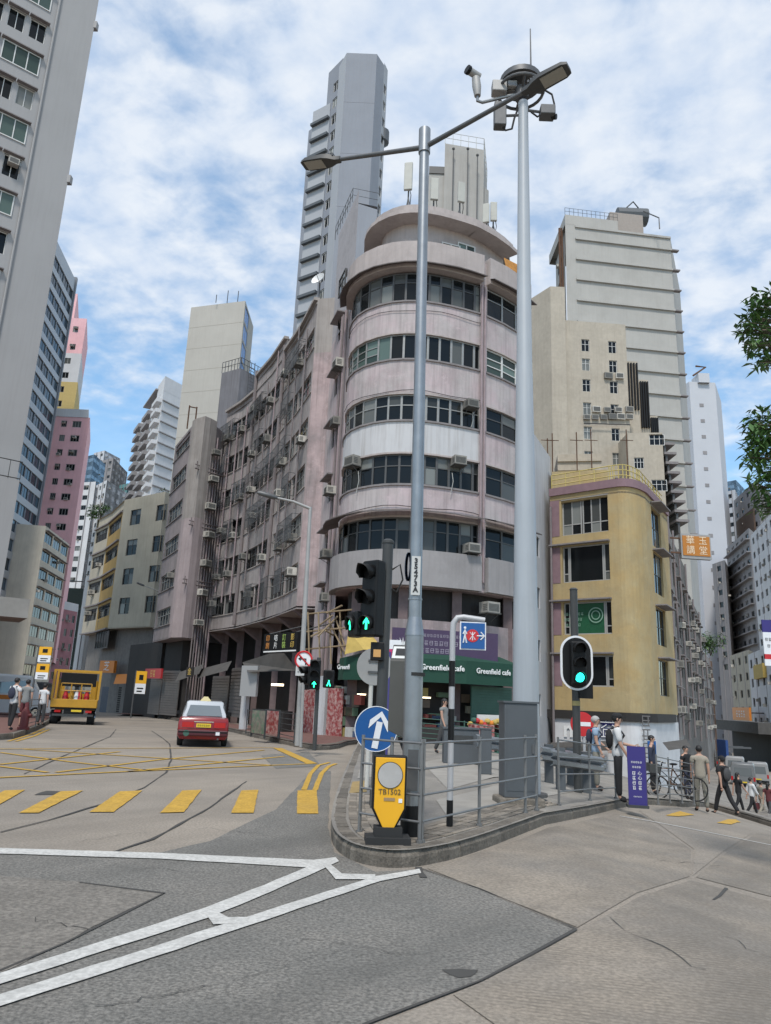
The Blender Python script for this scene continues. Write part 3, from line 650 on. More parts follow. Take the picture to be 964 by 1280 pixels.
def on_front(px, py, path):
    for p, q in zip(path, path[1:]):
        u, z = hit(px, py, p, q)
        if 0 <= u <= (q-p).length:
            d = (q-p).normalized(); return (p+d*u), z, math.atan2(d.y, d.x)
for px, py in ((445, 584), (571, 583), (586, 512), (586, 692)):
    r_ = on_front(px, py, MP)
    if r_: ac_unit(T, (r_[0].x, r_[0].y, r_[1]), r_[2])
T.mass([(6.7, 33.75), (7.5, 39.5), (-3.45, 39.5), (-3.45, 38.5)], -.9, ZP0+.3, PINKD, skip=(3,), roof=False)
# rooftop storey with a deep curved eave, terrace wall and antennas
def inset(path, dist):
    out = []
    for i, p in enumerate(path):
        d = (path[min(i+1, len(path)-1)]-path[max(i-1, 0)]).normalized(); out.append(Vector((p.x-d.y*dist, p.y+d.x*dist)))
    return out
full = [Vector((-2.0, 37.2)), Vector((-2.1, 35.6))]+MP+MR; pe = inset(full, 1.35)
ZE = ztop(534, 270, 31.3)
bandpath(T, 'penthouse_wall', pe, ZP0+.3, ZE, 0, .3, PARAP)
bandpath(T, 'eave', inset(full, .45), ZE-.05, ZE+.14, .0, 2.6, PARAP); bandpath(T, 'eave_upstand', inset(full, .85), ZE+.14, ZE+.62, .1, .25, PARAP)
for px in (552, 572):
    r_ = on_front(px, 312, pe)
    if r_: window(T, (r_[0].x, r_[0].y-.06, r_[1]-.5), r_[2], 1.0, .9, 2, (1.,), .06, FRAMEW, GLASSG)
mb = MB(); pr2 = inset(full, 1.0); mb.prism([(p.x, p.y) for p in pr2]+[(7.0, 39), (-2.8, 39)], ZE+.1, ZE+.3); T.part('roof_slab', mb, CONC)
T.part('striped_awning', MB().add([at(630, 322, 32.9), at(650, 332, 33.6), at(652, 350, 33.3), at(634, 342, 32.6)], [(0, 1, 2, 3)]), mat('orange_stripe_canvas', (.5, .22, .04), .8, var=.8, vscale=5))
ANT = mat('antenna_panel', (0.44, 0.44, 0.4), .5, var=.2)
for px, py, Y, hh, ww in ((511, 222, 32.2, 1.6, .42), (543, 238, 32.3, 1.25, .4), (576, 242, 32.4, 1.15, .37), (608, 268, 33.0, 1.1, .34), (617, 266, 33.3, 1.1, .34)):
    p = at(px, py, Y); a = thing('antenna_panel', {511: 'tallest pale antenna panel on the rounded building roof', 543: 'pale antenna panel on the rounded roof beside the lamp post', 576: 'pale antenna panel on the roof in front of the white plant tower', 608: 'grey antenna panel of the pair at the roof edge', 617: 'outer antenna panel of the pair at the roof edge'}[px], 'antenna', (p.x, p.y, ZE+.3), R(rnd.uniform(-30, 30)), 'antenna panels on the rounded roof')
    z = p.z-ZE-.3
    o = ob('panel', MB().bx(-ww/2, ww/2, -.16, 0, z-hh/2, z+hh/2), [ANT], a); bevel(o, .03)
    ob('mast', MB().tube([(0, .1, 0), (0, .1, z+hh/2)], .04, 7).tube([(-.25, .25, 0), (0, .1, z*.6)], .02, 5).tube([(.25, .25, 0), (0, .1, z*.6)], .02, 5), [STEELD], a)
    ob('bracket', MB().bx(-.05, .05, 0, .1, z-hh*.3, z-hh*.22).bx(-.05, .05, 0, .1, z+hh*.22, z+hh*.3), [STEELD], a)
    ob('cable', MB().tube([(.1, -.08, z-hh/2), (.15, 0, z-hh/2-.25), (.05, .1, 0.02)], .02, 5), [BLACK], a)
mb = MB()
for i in range(5): mb.tube([(pr2[j].x, pr2[j].y+.1+.03*i, ZE+.5+.06*math.sin(j*1.3+i)) for j in range(5, len(pr2)-1)], .02, 5)
T.part('roof_cable', mb, BLACK)

# ground floor: recessed dark shops under the overhang, columns, shutters, cafe awning
COLM = mat('shade_darkened_column', (.17, .125, .125), .9, var=.5, blotch=.5); base = inset(MP[1:]+MR, .6); bandpath(T, 'shop_wall', base, -.9, ZB0, 0, .3, SHOP)  # column and bracket colour darkened to stand for shade under the overhangs, blotched with dirt
zM = ztop(560, 826, 30.9)
bandpath(T, 'mezzanine_wall', inset(MP[3:]+MR, .15), zM-.2, ztop(560, 778, 31.3), 0, .15, PINKD)
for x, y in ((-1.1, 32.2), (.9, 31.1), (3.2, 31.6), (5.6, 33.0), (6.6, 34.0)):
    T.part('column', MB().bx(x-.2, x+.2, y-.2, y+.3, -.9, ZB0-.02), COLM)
ac_unit(T, (4.5, 31.9, ztop(600, 765, 31.5)), R(30))
AP = [Vector(at(px, 836, Y)[:2]) for px, Y in ((424, 31.9), (430, 31.0), (470, 29.6), (525, 29.35), (583, 29.7), (648, 31.1))]
za1, za0 = ztop(583, 826, 29.8), ztop(583, 855, 29.7)
mb = MB()
APs = resample(AP, 1.0)
for i, p in enumerate(APs):
    d = (APs[min(i+1, len(APs)-1)]-APs[max(i-1, 0)]).normalized(); n = Vector((d.y, -d.x))
    for o, z in ((-1.2, za1+.35), (0, za1), (.03, za0), (-.03, za0), (-1.2, za1+.3)): mb.v.append((p.x+n.x*o, p.y+n.y*o, z))
for i in range(len(APs)-1):
    for q in range(5): mb.f.append((5*i+q, 5*i+5+q, 5*i+5+(q+1)%5, 5*i+(q+1)%5)); mb.m.append(0)
aw = T.part('awning', mb, AWN)
for s, px, py, size in (('Greenfield cafe', 553, 835, .29), ('Greenfield cafe', 616, 840, .29), ('Greenfi', 431, 834, .26)):
    for p, q in zip(APs, APs[1:]):
        u, z = hit(px, py, p, q)
        if 0 <= u <= (q-p).length:
            d = (q-p).normalized(); n = Vector((d.y, -d.x)); c = p+d*u+n*.07
            text('lettering', s, size, LETW, aw, face_M(Vector((c.x, c.y, z))-T.o, math.atan2(d.y, d.x)), bold=.006)
            break
# things on the shop front
def plate(T, name, px0, px1, py0, py1, Y0, Y1, m, th=.05, parent=None):
    a = at(px0, py1, Y0); b = at(px1, py1, Y1); z0, z1 = at(px0, py1, Y0).z, at(px0, py0, Y0).z
    d = Vector((b.x-a.x, b.y-a.y)); L = d.length; rz = math.atan2(d.y, d.x)
    if isinstance(T, Bld): return ob(name, MB().bx(0, L, -th, 0, 0, z1-z0), m if isinstance(m, list) else [m], parent or T.root, Vector((a.x, a.y, z0))-T.o, rz), L, z1-z0
    return None
def slats(T, name, px0, px1, py0, py1, Y0, Y1, m, n=14):
    a = at(px0, py1, Y0); b = at(px1, py1, Y1); z0, z1 = a.z, at(px0, py0, Y0).z; d = Vector((b.x-a.x, b.y-a.y)); L = d.length
    mb = MB().bx(0, L, .02, .05, 0, z1-z0)
    for k in range(n): z = (z1-z0)*k/n; mb.bx(0, L, -.015, .03, z, z+(z1-z0)/n*.72)
    return ob(name, mb, [m], T.root, Vector((a.x, a.y, z0))-T.o, math.atan2(d.y, d.x))
slats(T, 'shutter', 589, 640, 857, 905, 30.6, 31.8, SHUTG); slats(T, 'shutter', 478, 497, 862, 935, 30.3, 30.2, SHUT)
plate(T, 'shop_poster', 408, 427, 860, 922, 32.6, 31.9, POST); plate(T, 'shop_poster', 377, 392, 862, 915, 35.4, 34.6, POST)
plate(T, 'shop_pillar', 396, 409, 845, 926, 33.3, 32.8, WHITEB, .25)
plate(T, 'shop_counter', 585, 610, 905, 945, 29.6, 29.9, POST, .5); plate(T, 'shop_counter', 612, 648, 918, 948, 30, 30.6, SHUTG, .5)
plate(T, 'shop_counter', 520, 548, 908, 945, 29.6, 29.7, SHOP, .4); plate(T, 'shop_shelf', 596, 640, 893, 905, 30.1, 31, FRAMEW, .06)
for k in range(14):
    px = 588+k*4.3; p = at(px, 903+rnd.uniform(-3, 6), 29.9+.04*k)
    T.part('shop_goods', MB().ell((p.x, p.y, p.z), (.13, .13, .11), 7, 5), rnd.choice([REDS, ORNG, CANV, LETW, SHUTG]))
pb, L, h = plate(T, 'banner', 489, 622, 784, 822, 29.9, 30.9, PURP, .04)
LETF = mat('letter_faded', (.3, .27, .33), .6); glyphs(16, .13, LETF, pb, (L*.5, -.05, h*.8)); glyphs(10, .2, LETF, pb, (L*.48, -.05, h*.55)); glyphs(7, .2, LETF, pb, (L*.42, -.05, h*.3))
mb = MB()
for k in range(5): a_ = R(50+20*k); mb.add([(0, 0, 0), (.2*math.cos(a_-.15), 0, .2*math.sin(a_-.15)), (.42*math.cos(a_), 0, .42*math.sin(a_)), (.2*math.cos(a_+.15), 0, .2*math.sin(a_+.15))], [(0, 1, 2, 3)])
ob('lotus_emblem', mb, [LETW], pb, (L*.1, -.05, h*.35))
# goods, notices and crates crowding the shop front
GOODS = [mat('goods_'+str(i), c_, .7, var=.3, vscale=8) for i, c_ in enumerate(((.3, .28, .22), (.1, .16, .1), (.35, .08, .06), (.06, .09, .16), (.4, .33, .12), (.5, .5, .47), (.14, .1, .07)))]
bs = inset(MP[1:]+MR, .35)
for k in range(64):
    i = rnd.randrange(len(bs)-1); u_ = rnd.random(); p_ = bs[i].lerp(bs[i+1], u_); d_ = bs[i+1]-bs[i]; z_ = rnd.choice((.15, .15, .6, 1.0, 1.45, 1.9))+g(p_.x, p_.y); w_ = rnd.uniform(.1, .32)
    ob('crate' if z_ < .7 else 'shop_goods', MB().bx(-w_, w_, -.14, .1, 0, rnd.uniform(.15, .4)), [rnd.choice(GOODS)], T.root, Vector((p_.x, p_.y, z_))-T.o, math.atan2(d_.y, d_.x))
for k in range(10):
    i = rnd.randrange(len(bs)-1); p_ = bs[i].lerp(bs[i+1], rnd.random()); d_ = bs[i+1]-bs[i]
    ob('notice', MB().bx(-.2, .2, -.03, 0, 0, rnd.uniform(.3, .6)), [rnd.choice(GOODS+[SIGNWP])], T.root, Vector((p_.x, p_.y-.05, 1.3+rnd.uniform(0, .9)+g(p_.x, p_.y)))-T.o, math.atan2(d_.y, d_.x))
# cables strung along the front and drip hoses under the units
for z_, ph_ in ((WR[2][1]+.14, 0), (WR[0][1]+.45, 2), (WR[4][0]-.5, 4)):
    cp_ = inset(MP[2:], -.06); T.part('cable', MB().tube([(q_.x, q_.y, z_+.05*math.sin(i_*1.1+ph_)) for i_, q_ in enumerate(cp_)], .014, 4), BLACK)
for px, py, ln in ((448, 590, 1.1), (565, 592, 1.0), (590, 520, .6), (582, 700, .8), (520, 545, 2.0)):
    r_ = on_front(px, py, MP)
    if r_: q_ = r_[0]; T.part('drip_hose', MB().tube([(q_.x, q_.y-.1, r_[1]), (q_.x+.05, q_.y-.14, r_[1]-ln*.4), (q_.x-.05, q_.y-.12, r_[1]-ln)], .016, 5), BACKGP)
# interior glow lamps seen in the shops
LAMP = mat('shop_lamp', (1, .82, .55), emit=3.0)
for px, py, Y in ((533, 872, 31), (606, 876, 31.5), (452, 868, 31.6)):
    p = at(px, py, Y); T.part('shop_lamp', MB().tube([(p.x-.18, p.y, p.z), (p.x+.18, p.y, p.z)], .03, 6), LAMP)
# bamboo/metal rack and yellow canvas left of the awning
mb = MB()
for k in range(7):
    a = at(390+rnd.uniform(-6, 40), 790+rnd.uniform(-25, 25), 32.5); b = at(385+rnd.uniform(0, 55), 785+rnd.uniform(-30, 35), 32.0); mb.tube([a, b], .04, 5)
for py in (768, 790, 812): mb.tube([at(378, py, 33.6), at(440, py-6, 31.5)], .04, 5)
for px in (385, 398, 412, 425): mb.tube([at(px, 765, 32.5), at(px+2, 830, 32.2)], .04, 5)
T.part('pole_rack', mb, mat('bamboo', (.27, .2, .12), .8, var=.4))
T.part('canvas', MB().add([at(431, 818, 30.6), at(436, 788, 30.9), at(452, 780, 31), at(470, 800, 30.8), at(478, 813, 30.2), at(455, 812, 30.0)], [(0, 1, 2, 3, 4, 5)]), CANV)

# ------------------------------------------------------------------ the concave terrace
T = Bld('terrace_building', 'stained mauve concave terrace with three window bays along the curving street', -8, 50, True)
CAGE = []
for wd_ in (1.5, 2.1):
    mb = MB()
    for i in range(9): x = -wd_/2+wd_*i/8; mb.tube([(x, -.4, .0), (x, -.4, 1.35)], .016, 4)
    for z in (0, .65, 1.35): mb.tube([(-wd_/2, 0, z), (-wd_/2, -.4, z), (wd_/2, -.4, z), (wd_/2, 0, z)], .018, 4)
    CAGE.append(mb.mesh('window_cage', [STEELD]))
KPTS = [Vector((-4.45, 38.75)), Vector((-7.1, 45.6)), Vector((-10.1, 52.0)), Vector((-13.2, 56.6))]
zk = lambda py: hit(372, py, KPTS[1], KPTS[0])[1]
FH = 2.78; ZK0 = zk(757)+.0
nfl = 7
def zroof(px, py, a, b): return hit(px, py, a, b)[1]
roofs = [zroof(384, 395, KPTS[1], KPTS[0]), zroof(322, 470, KPTS[2], KPTS[1]), zroof(300, 503, KPTS[3], KPTS[2])]
for bi in range(3):
    # split each bay into two chords for the curve
    a, b = KPTS[bi+1], KPTS[bi]; mid = a.lerp(b, .5); d = (b-a).normalized(); mid = mid+Vector((-d.y, d.x))*.12
    top = roofs[bi]
    for A, B, e in ((a, mid, 0), (mid, b, 1)):
        Ls = (B-A).length; rows = [(ZK0+1.0+FH*i, ZK0+2.4+FH*i) for i in range(nfl) if ZK0+2.5+FH*i < top]
        T.facade(A, B, ZK0, top, (TERR, TERR, TERR)[bi], rows, [(.35 if e == 0 else .0, Ls-(0 if e == 0 else .35), 4)], rev=.22, pr=(.62, .38), fm=FRAMED if bi else FRAME, ac=.7)
    d2 = (b-a).normalized(); n = Vector((d2.y, -d2.x))
    for i in range(nfl):
        z = ZK0+.93+FH*i
        if z < top: bandpath(T, 'sill', [a, mid, b], z-.02, z+.05, .06, .05, TERRL)
    if bi < 2: T.part('drain_pipe', MB().tube([(a.x+n.x*.12, a.y+n.y*.12, ZK0+.1), (a.x+n.x*.12, a.y+n.y*.12, top+.3)], .13, 8), PIPE, smooth=True)
    for u_ in (.25, .5, .78):
        q_ = a.lerp(b, u_)+n*.1; z_ = rnd.uniform(0, 6); T.part('drain_pipe', MB().tube([(q_.x, q_.y, ZK0+z_), (q_.x, q_.y, top-rnd.uniform(0, 3))], rnd.uniform(.03, .06), 6), rnd.choice([PIPE, PIPEP]))
    for k in range(12):   # projecting bar cages over some windows
        i = rnd.randrange(0, 6); p = a.lerp(b, rnd.choice((.12, .34, .58, .8))); link('window_cage', CAGE[k % 2], T.root, Vector((p.x+n.x*.02, p.y+n.y*.02, ZK0+1.0+FH*i))-T.o, math.atan2(d2.y, d2.x))
    # drying racks and cages
    for k in range(4):
        i = rnd.randrange(1, 6); u = rnd.uniform(.15, .85); p = a.lerp(b, u); z = ZK0+1.2+FH*i; mb = MB()
        rz = math.atan2(d2.y, d2.x)
        for t in range(5): mb.tube([(-.7, -.15-.14*t, 0), (.7, -.15-.14*t, 0)], .014, 4)
        for s in (-.7, .7): mb.tube([(s, 0, 0), (s, -.75, 0)], .016, 4).tube([(s, 0, .55), (s, -.75, 0)], .012, 4)
        ob('drying_rack', mb, [STEELD], T.root, Vector((p.x+n.x*.03, p.y+n.y*.03, z))-T.o, rz)
    bandpath(T, 'cornice', [a, mid, b], top-.16, top+.03, .22, .1, TERRL)
# end pier towards the corner house
zpm = ztop(395, 440, 38.6); T.mass([(-4.45, 38.72), (-3.42, 38.5), (-2.6, 44), (-5.5, 46)], ZK0, zpm, PINKD, roof=False); T.mass([(-4.45, 38.72), (-3.42, 38.5), (-2.6, 44), (-5.5, 46)], zpm, ztop(395, 372, 38.6), TERRL, roof=True, parapet=.4)
T.mass([tuple(KPTS[3]), tuple(KPTS[2]), (-7.0, 60), (-10.5, 64)], ZK0-.02, roofs[2]-.05, TERRL, skip=(0,), parapet=.5)
T.mass([tuple(KPTS[2]), tuple(KPTS[1]), (-3.0, 52), (-7.0, 60)], ZK0-.04, roofs[1]-.05, TERRL, skip=(0,), parapet=.5)
T.mass([tuple(KPTS[1]), tuple(KPTS[0]), (-2.5, 46), (-3.0, 52)], ZK0-.06, roofs[0]-.05, TERRL, skip=(0,), parapet=.5)
mb = MB(); mb.prism([tuple(p) for p in reversed(KPTS)]+[(-3.0, 38.5), (-2.6, 46), (-7, 60), (-10.5, 64)], ZK0-.14, ZK0-.08); T.part('soffit', mb, TERR)
# brackets under the overhang and shop fronts below
kin = [p+Vector((1.2, 1.0)) for p in KPTS]; kin = list(reversed(kin))
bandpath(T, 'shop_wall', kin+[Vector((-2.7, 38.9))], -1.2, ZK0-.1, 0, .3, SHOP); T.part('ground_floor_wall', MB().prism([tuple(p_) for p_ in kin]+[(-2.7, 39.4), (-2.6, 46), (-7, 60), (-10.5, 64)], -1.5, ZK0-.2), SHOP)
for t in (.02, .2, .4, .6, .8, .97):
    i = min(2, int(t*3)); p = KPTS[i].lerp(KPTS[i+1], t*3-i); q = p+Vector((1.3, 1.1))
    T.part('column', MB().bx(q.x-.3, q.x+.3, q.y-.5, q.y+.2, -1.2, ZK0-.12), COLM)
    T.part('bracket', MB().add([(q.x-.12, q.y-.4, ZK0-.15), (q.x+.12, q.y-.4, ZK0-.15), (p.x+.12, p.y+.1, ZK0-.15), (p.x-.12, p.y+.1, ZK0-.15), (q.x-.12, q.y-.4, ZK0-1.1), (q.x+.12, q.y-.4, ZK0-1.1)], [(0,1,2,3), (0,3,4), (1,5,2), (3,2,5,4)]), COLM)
for px0, px1, py0, py1, Y0, Y1 in ((262, 282, 845, 893, 54, 51), (285, 302, 835, 895, 50, 47)): slats(T, 'shutter', px0, px1, py0, py1, Y0, Y1, SHUT)
for px0, px1, py0, Y0, Y1 in ((252, 290, 826, 52.5, 48.5), (225, 255, 830, 55, 52)):
    T.part('canopy', MB().add([at(px0, py0+10, Y0), at(px1, py0, Y1), at(px1-6, py0+12, Y1-1.6), at(px0-6, py0+22, Y0-1.6)], [(0, 1, 2, 3)]), TARP)
for k, (px, py) in enumerate(((268, 812), (286, 810), (300, 806))): 
    p, q = KPTS[2]+Vector((1.15, .9)), KPTS[1]+Vector((1.15, .9)); u, z = hit(px, py, p, q); dd = (q-p).normalized()
    window(T, (p.x+dd.x*u, p.y+dd.y*u-.1, z-1), math.atan2(dd.y, dd.x), 2.3, 1.8, 4, (.6, .4), .06, FRAMED)
# front of the little printing shop
plate(T, 'shop_panel', 303, 309, 842, 912, 37.2, 36.8, WHITEB, .2); plate(T, 'shop_panel', 302, 322, 832, 870, 36.3, 35.8, mat('pale_sign', (.3, .3, .3), .5), .15)
T.part('canopy', MB().add([at(303, 828, 38), at(352, 812, 35.6), at(372, 838, 34.6), at(310, 840, 35.5)], [(0, 1, 2, 3)]), TARP)
p = at(347, 856, 37.5); T.part('shop_lamp', MB().tube([(p.x-.3, p.y, p.z), (p.x+.3, p.y, p.z)], .06, 6), LAMP)
plate(T, 'shop_counter', 345, 364, 888, 920, 36, 35, SHOP, .5)
# hoist/plant tower with ladder and rail on its roof
pf = at(283, 560, 60); rt_ = Bld('roof_tank_tower', 'grey rooftop stair tower with ladder and railing above the concave terrace', pf.x+1, 61)
c0 = at(276, 480, 60); c1 = at(299, 480, 58.8); c2 = at(325, 480, 60.8); c0, c1, c2 = (Vector(c[:2]) for c in (c0, c1, c2)); c3 = c0+c2-c1
zt2 = ztop(299, 460, 58.8); TWG = mat('stair_tower_grey', (.2, .2, .22), .9, var=.3, vscale=.8, streak=.5)
rt_.mass([tuple(c0), tuple(c1), tuple(c2), tuple(c3)], roofs[2]-2, zt2, TWG, parapet=.1)
mb = MB()
for A, B in ((c0, c1), (c1, c2)):
    for k in range(7): p = A.lerp(B, k/6); mb.tube([(p.x, p.y, zt2), (p.x, p.y, zt2+1.0)], .03, 4)
    for z in (.5, 1.0): mb.tube([(A.x, A.y, zt2+z), (B.x, B.y, zt2+z)], .03, 4)
rt_.part('railing', mb, STEELD)
mb = MB(); p = c1.lerp(c2, .45); n = Vector(((c2-c1).y, -(c2-c1).x)).normalized()*.25; d = (c2-c1).normalized()*.3
for s in (-1, 1): mb.tube([(p.x+n.x+d.x*s, p.y+n.y+d.y*s, zt2-4.5), (p.x+n.x+d.x*s, p.y+n.y+d.y*s, zt2+1)], .035, 4)
for k in range(16): z = zt2-4.4+.32*k; mb.tube([(p.x+n.x-d.x, p.y+n.y-d.y, z), (p.x+n.x+d.x, p.y+n.y+d.y, z)], .025, 4)
rt_.part('ladder', mb, STEELD)

# ------------------------------------------------------------------ mauve house left of the terrace, with the pipe-filled light well
T = Bld('mauve_building', 'narrow mauve grey building with a rounded end pier left of the concave terrace', -16, 58, True)
a, b = Vector((-18.3, 60.5)), Vector((-15.6, 55.3)); c = Vector((-14.35, 54.2)); e = Vector((-13.6, 55.2))
zj = lambda px, py: hit(px, py, a, b)[1]
J0 = zj(200, 800); JT = zj(225, 551); rows = [(J0+1.1+2.8*i, J0+2.4+2.8*i) for i in range(8) if J0+2.5+2.8*i < JT+.1]
Lj = (b-a).length
T.facade(a, b, J0, JT, MAUVE, rows, [(.5, Lj-.4, 5)], rev=.2, pr=(.6, .4), ac=.5)
for z, _ in rows: bandpath(T, 'sill', [a, b], z-.1, z-.02, .08, .05, HOOD)
PPK = mat('pier_render', (0.4, 0.335, 0.34), .92, var=.3, vscale=.8, blotch=.5, streak=.3, dirt=(.09, .075, .075))
bandpath(T, 'pier', [b, b+Vector((.35, -.55)), b+Vector((.8, -.85)), c+Vector((.05, -.15)), c+Vector((.4, .3)), e], J0, zj(215, 660), 0, .3, PPK); bandpath(T, 'pier', [b, b+Vector((.35, -.55)), b+Vector((.8, -.85)), c+Vector((.05, -.15)), c+Vector((.4, .3)), e], zj(215, 660), JT+.4, 0, .3, TERRL)
T.mass([tuple(a), tuple(b), tuple(e), (-12.5, 60.5), (-16, 64)], J0, JT-.03, MAUVE, skip=(0, 1), parapet=.6)
T.wall((-13.6, 55.2), (-13.2, 56.7), J0-1, JT-2, (), MAUVE, name='light_well_wall')
for k in range(7):
    x = -13.75+.16*k*.9; y = 54.9+.22*k; T.part('drain_pipe', MB().tube([(x, y, 1), (x, y, JT-rnd.uniform(.5, 3))], rnd.uniform(.05, .09), 6), rnd.choice([PIPE, PIPEP, PIPE]), smooth=True)
for k in range(7):
    z = J0+1+2.2*k; ac_unit(T, (-13.5, 55.0, z), R(rnd.choice([60, 40])), True)
    if k % 2: T.part('pipe_rack', MB().tube([(-14.6, 53.8, z+.7), (-12.9, 56.0, z+.8)], .06, 5).tube([(-14.6, 53.8, z+1.0), (-12.9, 56.0, z+1.1)], .05, 5).tube([(-14.4, 53.6, z+.6), (-14.4, 53.6, z+1.2)], .04, 4), PIPE)
p = at(237, 550, 56); T.part('roof_frame', MB().tube([(p.x-.3, p.y, JT), (p.x-.3, p.y, JT+2)], .06, 4).tube([(p.x+.3, p.y, JT), (p.x+.3, p.y, JT+1.9)], .06, 4).tube([(p.x-.3, p.y, JT+1.9), (p.x+.3, p.y, JT+1.8)], .05, 4), RUST)
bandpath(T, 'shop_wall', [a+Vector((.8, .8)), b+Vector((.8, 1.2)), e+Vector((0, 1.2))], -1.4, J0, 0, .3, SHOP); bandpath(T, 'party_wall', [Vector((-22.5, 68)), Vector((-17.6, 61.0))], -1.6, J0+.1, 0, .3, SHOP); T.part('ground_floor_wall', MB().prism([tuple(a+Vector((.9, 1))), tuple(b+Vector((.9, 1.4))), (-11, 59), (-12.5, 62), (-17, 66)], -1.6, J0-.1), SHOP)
T.part('soffit', MB().prism([tuple(a), tuple(b), tuple(c), tuple(e), (-12.5, 60)], J0-.05, J0+.05), MAUVE)
slats(T, 'shutter', 199, 220, 838, 893, 58, 56, SHUT, 18); slats(T, 'shutter', 184, 198, 840, 892, 60.5, 58.5, SHUT, 18)
pl_, L, h = plate(T, 'shop_sign', 183, 203, 836, 848, 59.5, 57, REDS, .15); glyphs(2, h*.7, GOLD, pl_, (L*.5, -.16, h*.5))
pl_, L, h = plate(T, 'shop_sign', 234, 242, 834, 846, 51, 50.4, SHOP, .1); text('lettering', '金', h*.8, GOLD, pl_, face_M((L*.5, -.11, h*.5), 0))

# ------------------------------------------------------------------ cream and ochre house at the bend
T = Bld('bend_building', 'cream and ochre curved house at the street bend with an orange shop canopy', -26, 78, True)
gb = at(146, 700, 74); gr = at(197, 700, 70); gl = at(112, 720, 84); gm_ = at(128, 720, 80)
gb, gr, gl, gm_ = (Vector(q[:2]) for q in (gb, gr, gl, gm_))
G0 = hit(139, 785, gb, gr)[1]; GT = hit(170, 622, gb, gr)[1]; Lg = (gr-gb).length
GR = []
for py in (645, 682, 718, 755): z = hit(170, py, gb, gr)[1]; GR.append((z-.9, z+.7))
u1 = [hit(165, 680, gb, gr)[0], hit(195, 690, gb, gr)[0]]
T.facade(gb, gr, G0, GT, BEIGE, GR, [(u1[0]-.85, u1[0]+.85), (u1[1]-.7, u1[1]+.7)], pc=2, pr=(.65, .35), fm=FRAMED)
fh = (GR[0][0]-GR[3][0])/3
for A, B, m in ((gm_, gb, OCHRE), (gl, gm_, BEIGE)):
    T.facade(A, B, G0, GT-1.2, m, [(GR[3][0]+fh*i, GR[3][0]+fh*i+1.3) for i in range(4)], [(.35, (B-A).length-.35, 4)], pr=(.65, .35), fm=FRAMED, ac=.4)
    for i in range(5): bandpath(T, 'ledge', [A, B], G0+.9+fh*i-1.0, G0+1.05+fh*i-1.0, .22, .05, HOOD)
T.mass([tuple(gl), tuple(gm_), tuple(gb), tuple(gr), (gr.x+5, gr.y+14), (gl.x+3, gl.y+12)], G0, GT, BEIGE, skip=(0, 1, 2), parapet=1)
bandpath(T, 'shop_wall', [gl+Vector((.6, .8)), gb+Vector((.6, 1)), gr+Vector((0, 1.2))], -2, G0, 0, .3, mat('lower_grey', (.2, .19, .18), .9, var=.4, streak=.5))
T.part('soffit', MB().prism([tuple(gl), tuple(gm_), tuple(gb), tuple(gr), (gr.x+4, gr.y+8), (gl.x+3, gl.y+10)], G0-.05, G0+.05), BEIGE)
window(T, at(118, 812, 79), math.atan2((gb-gl).y, (gb-gl).x), 5.5, 3, 5, (.6, .4), .09, FRAMED)
pl_, L, h = plate(T, 'shop_sign', 127, 145, 826, 841, 74.5, 73, ORNG, .3); text('lettering', '芝', h*.85, LETW, pl_, face_M((L*.5, -.32, h*.5), 0))
T.part('orange_canopy', MB().add([at(146, 843, 73), at(170, 842, 70.5), at(168, 854, 69), at(142, 855, 71.5)], [(0, 1, 2, 3)]), ORNG)
for px0, px1, Y0, Y1, m in ((124, 140, 76, 74.5, mat('blue_shop', (.05, .07, .11), .5, var=.4)), (145, 158, 74, 73, SHOP), (160, 176, 73, 71.5, SHUT)): slats(T, 'shutter', px0, px1, 858, 890, Y0, Y1, m, 12)
# ------------------------------------------------------------------ tall grey office tower on the left
V2 = lambda p: Vector((p[0], p[1]))
T = Bld('office_tower', 'tall plain grey office tower with a wide blank end strip', -32, 38)
d = Vector((.78, .626)).normalized(); Pf = V2(at(62, 360, 42)); Pn = Pf-d*24
z1 = hit(48, 39, Pn, Pf)[1]; z3 = hit(33, 122, Pn, Pf)[1]; fh = (z1-z3)/2
w2 = (hit(38, 30, Pn, Pf)[0], hit(58, 40, Pn, Pf)[0]); w1 = (hit(10, 22, Pn, Pf)[0], hit(29, 28, Pn, Pf)[0])
LA = 24.0; rows2, rowsr = [], []
z = z1; k = 0
while z > 9: (rows2 if k % 2 == 0 else rowsr).append((z-.75, z+.75)); z -= fh; k += 1
for j in range(1, 4): (rows2 if j % 2 == 0 else rowsr).append((z1+fh*j-.75, z1+fh*j+.75))
wd = w2[1]-w2[0]; st = w2[0]-w1[0]
cols2 = [(w2[0]-st*i, w2[0]-st*i+wd) for i in range(6) if w2[0]-st*i > .3]
allrows = sorted(rows2+rowsr); top = z1+fh*3+2.5
T.facade(Pn, Pf, 0, top, GREYT, allrows, cols2, pc=2, fm=FRAMEW, hood=.28, skip=lambda i, j: allrows[j] in rowsr, rev=.25, ac=.2, acn=False)
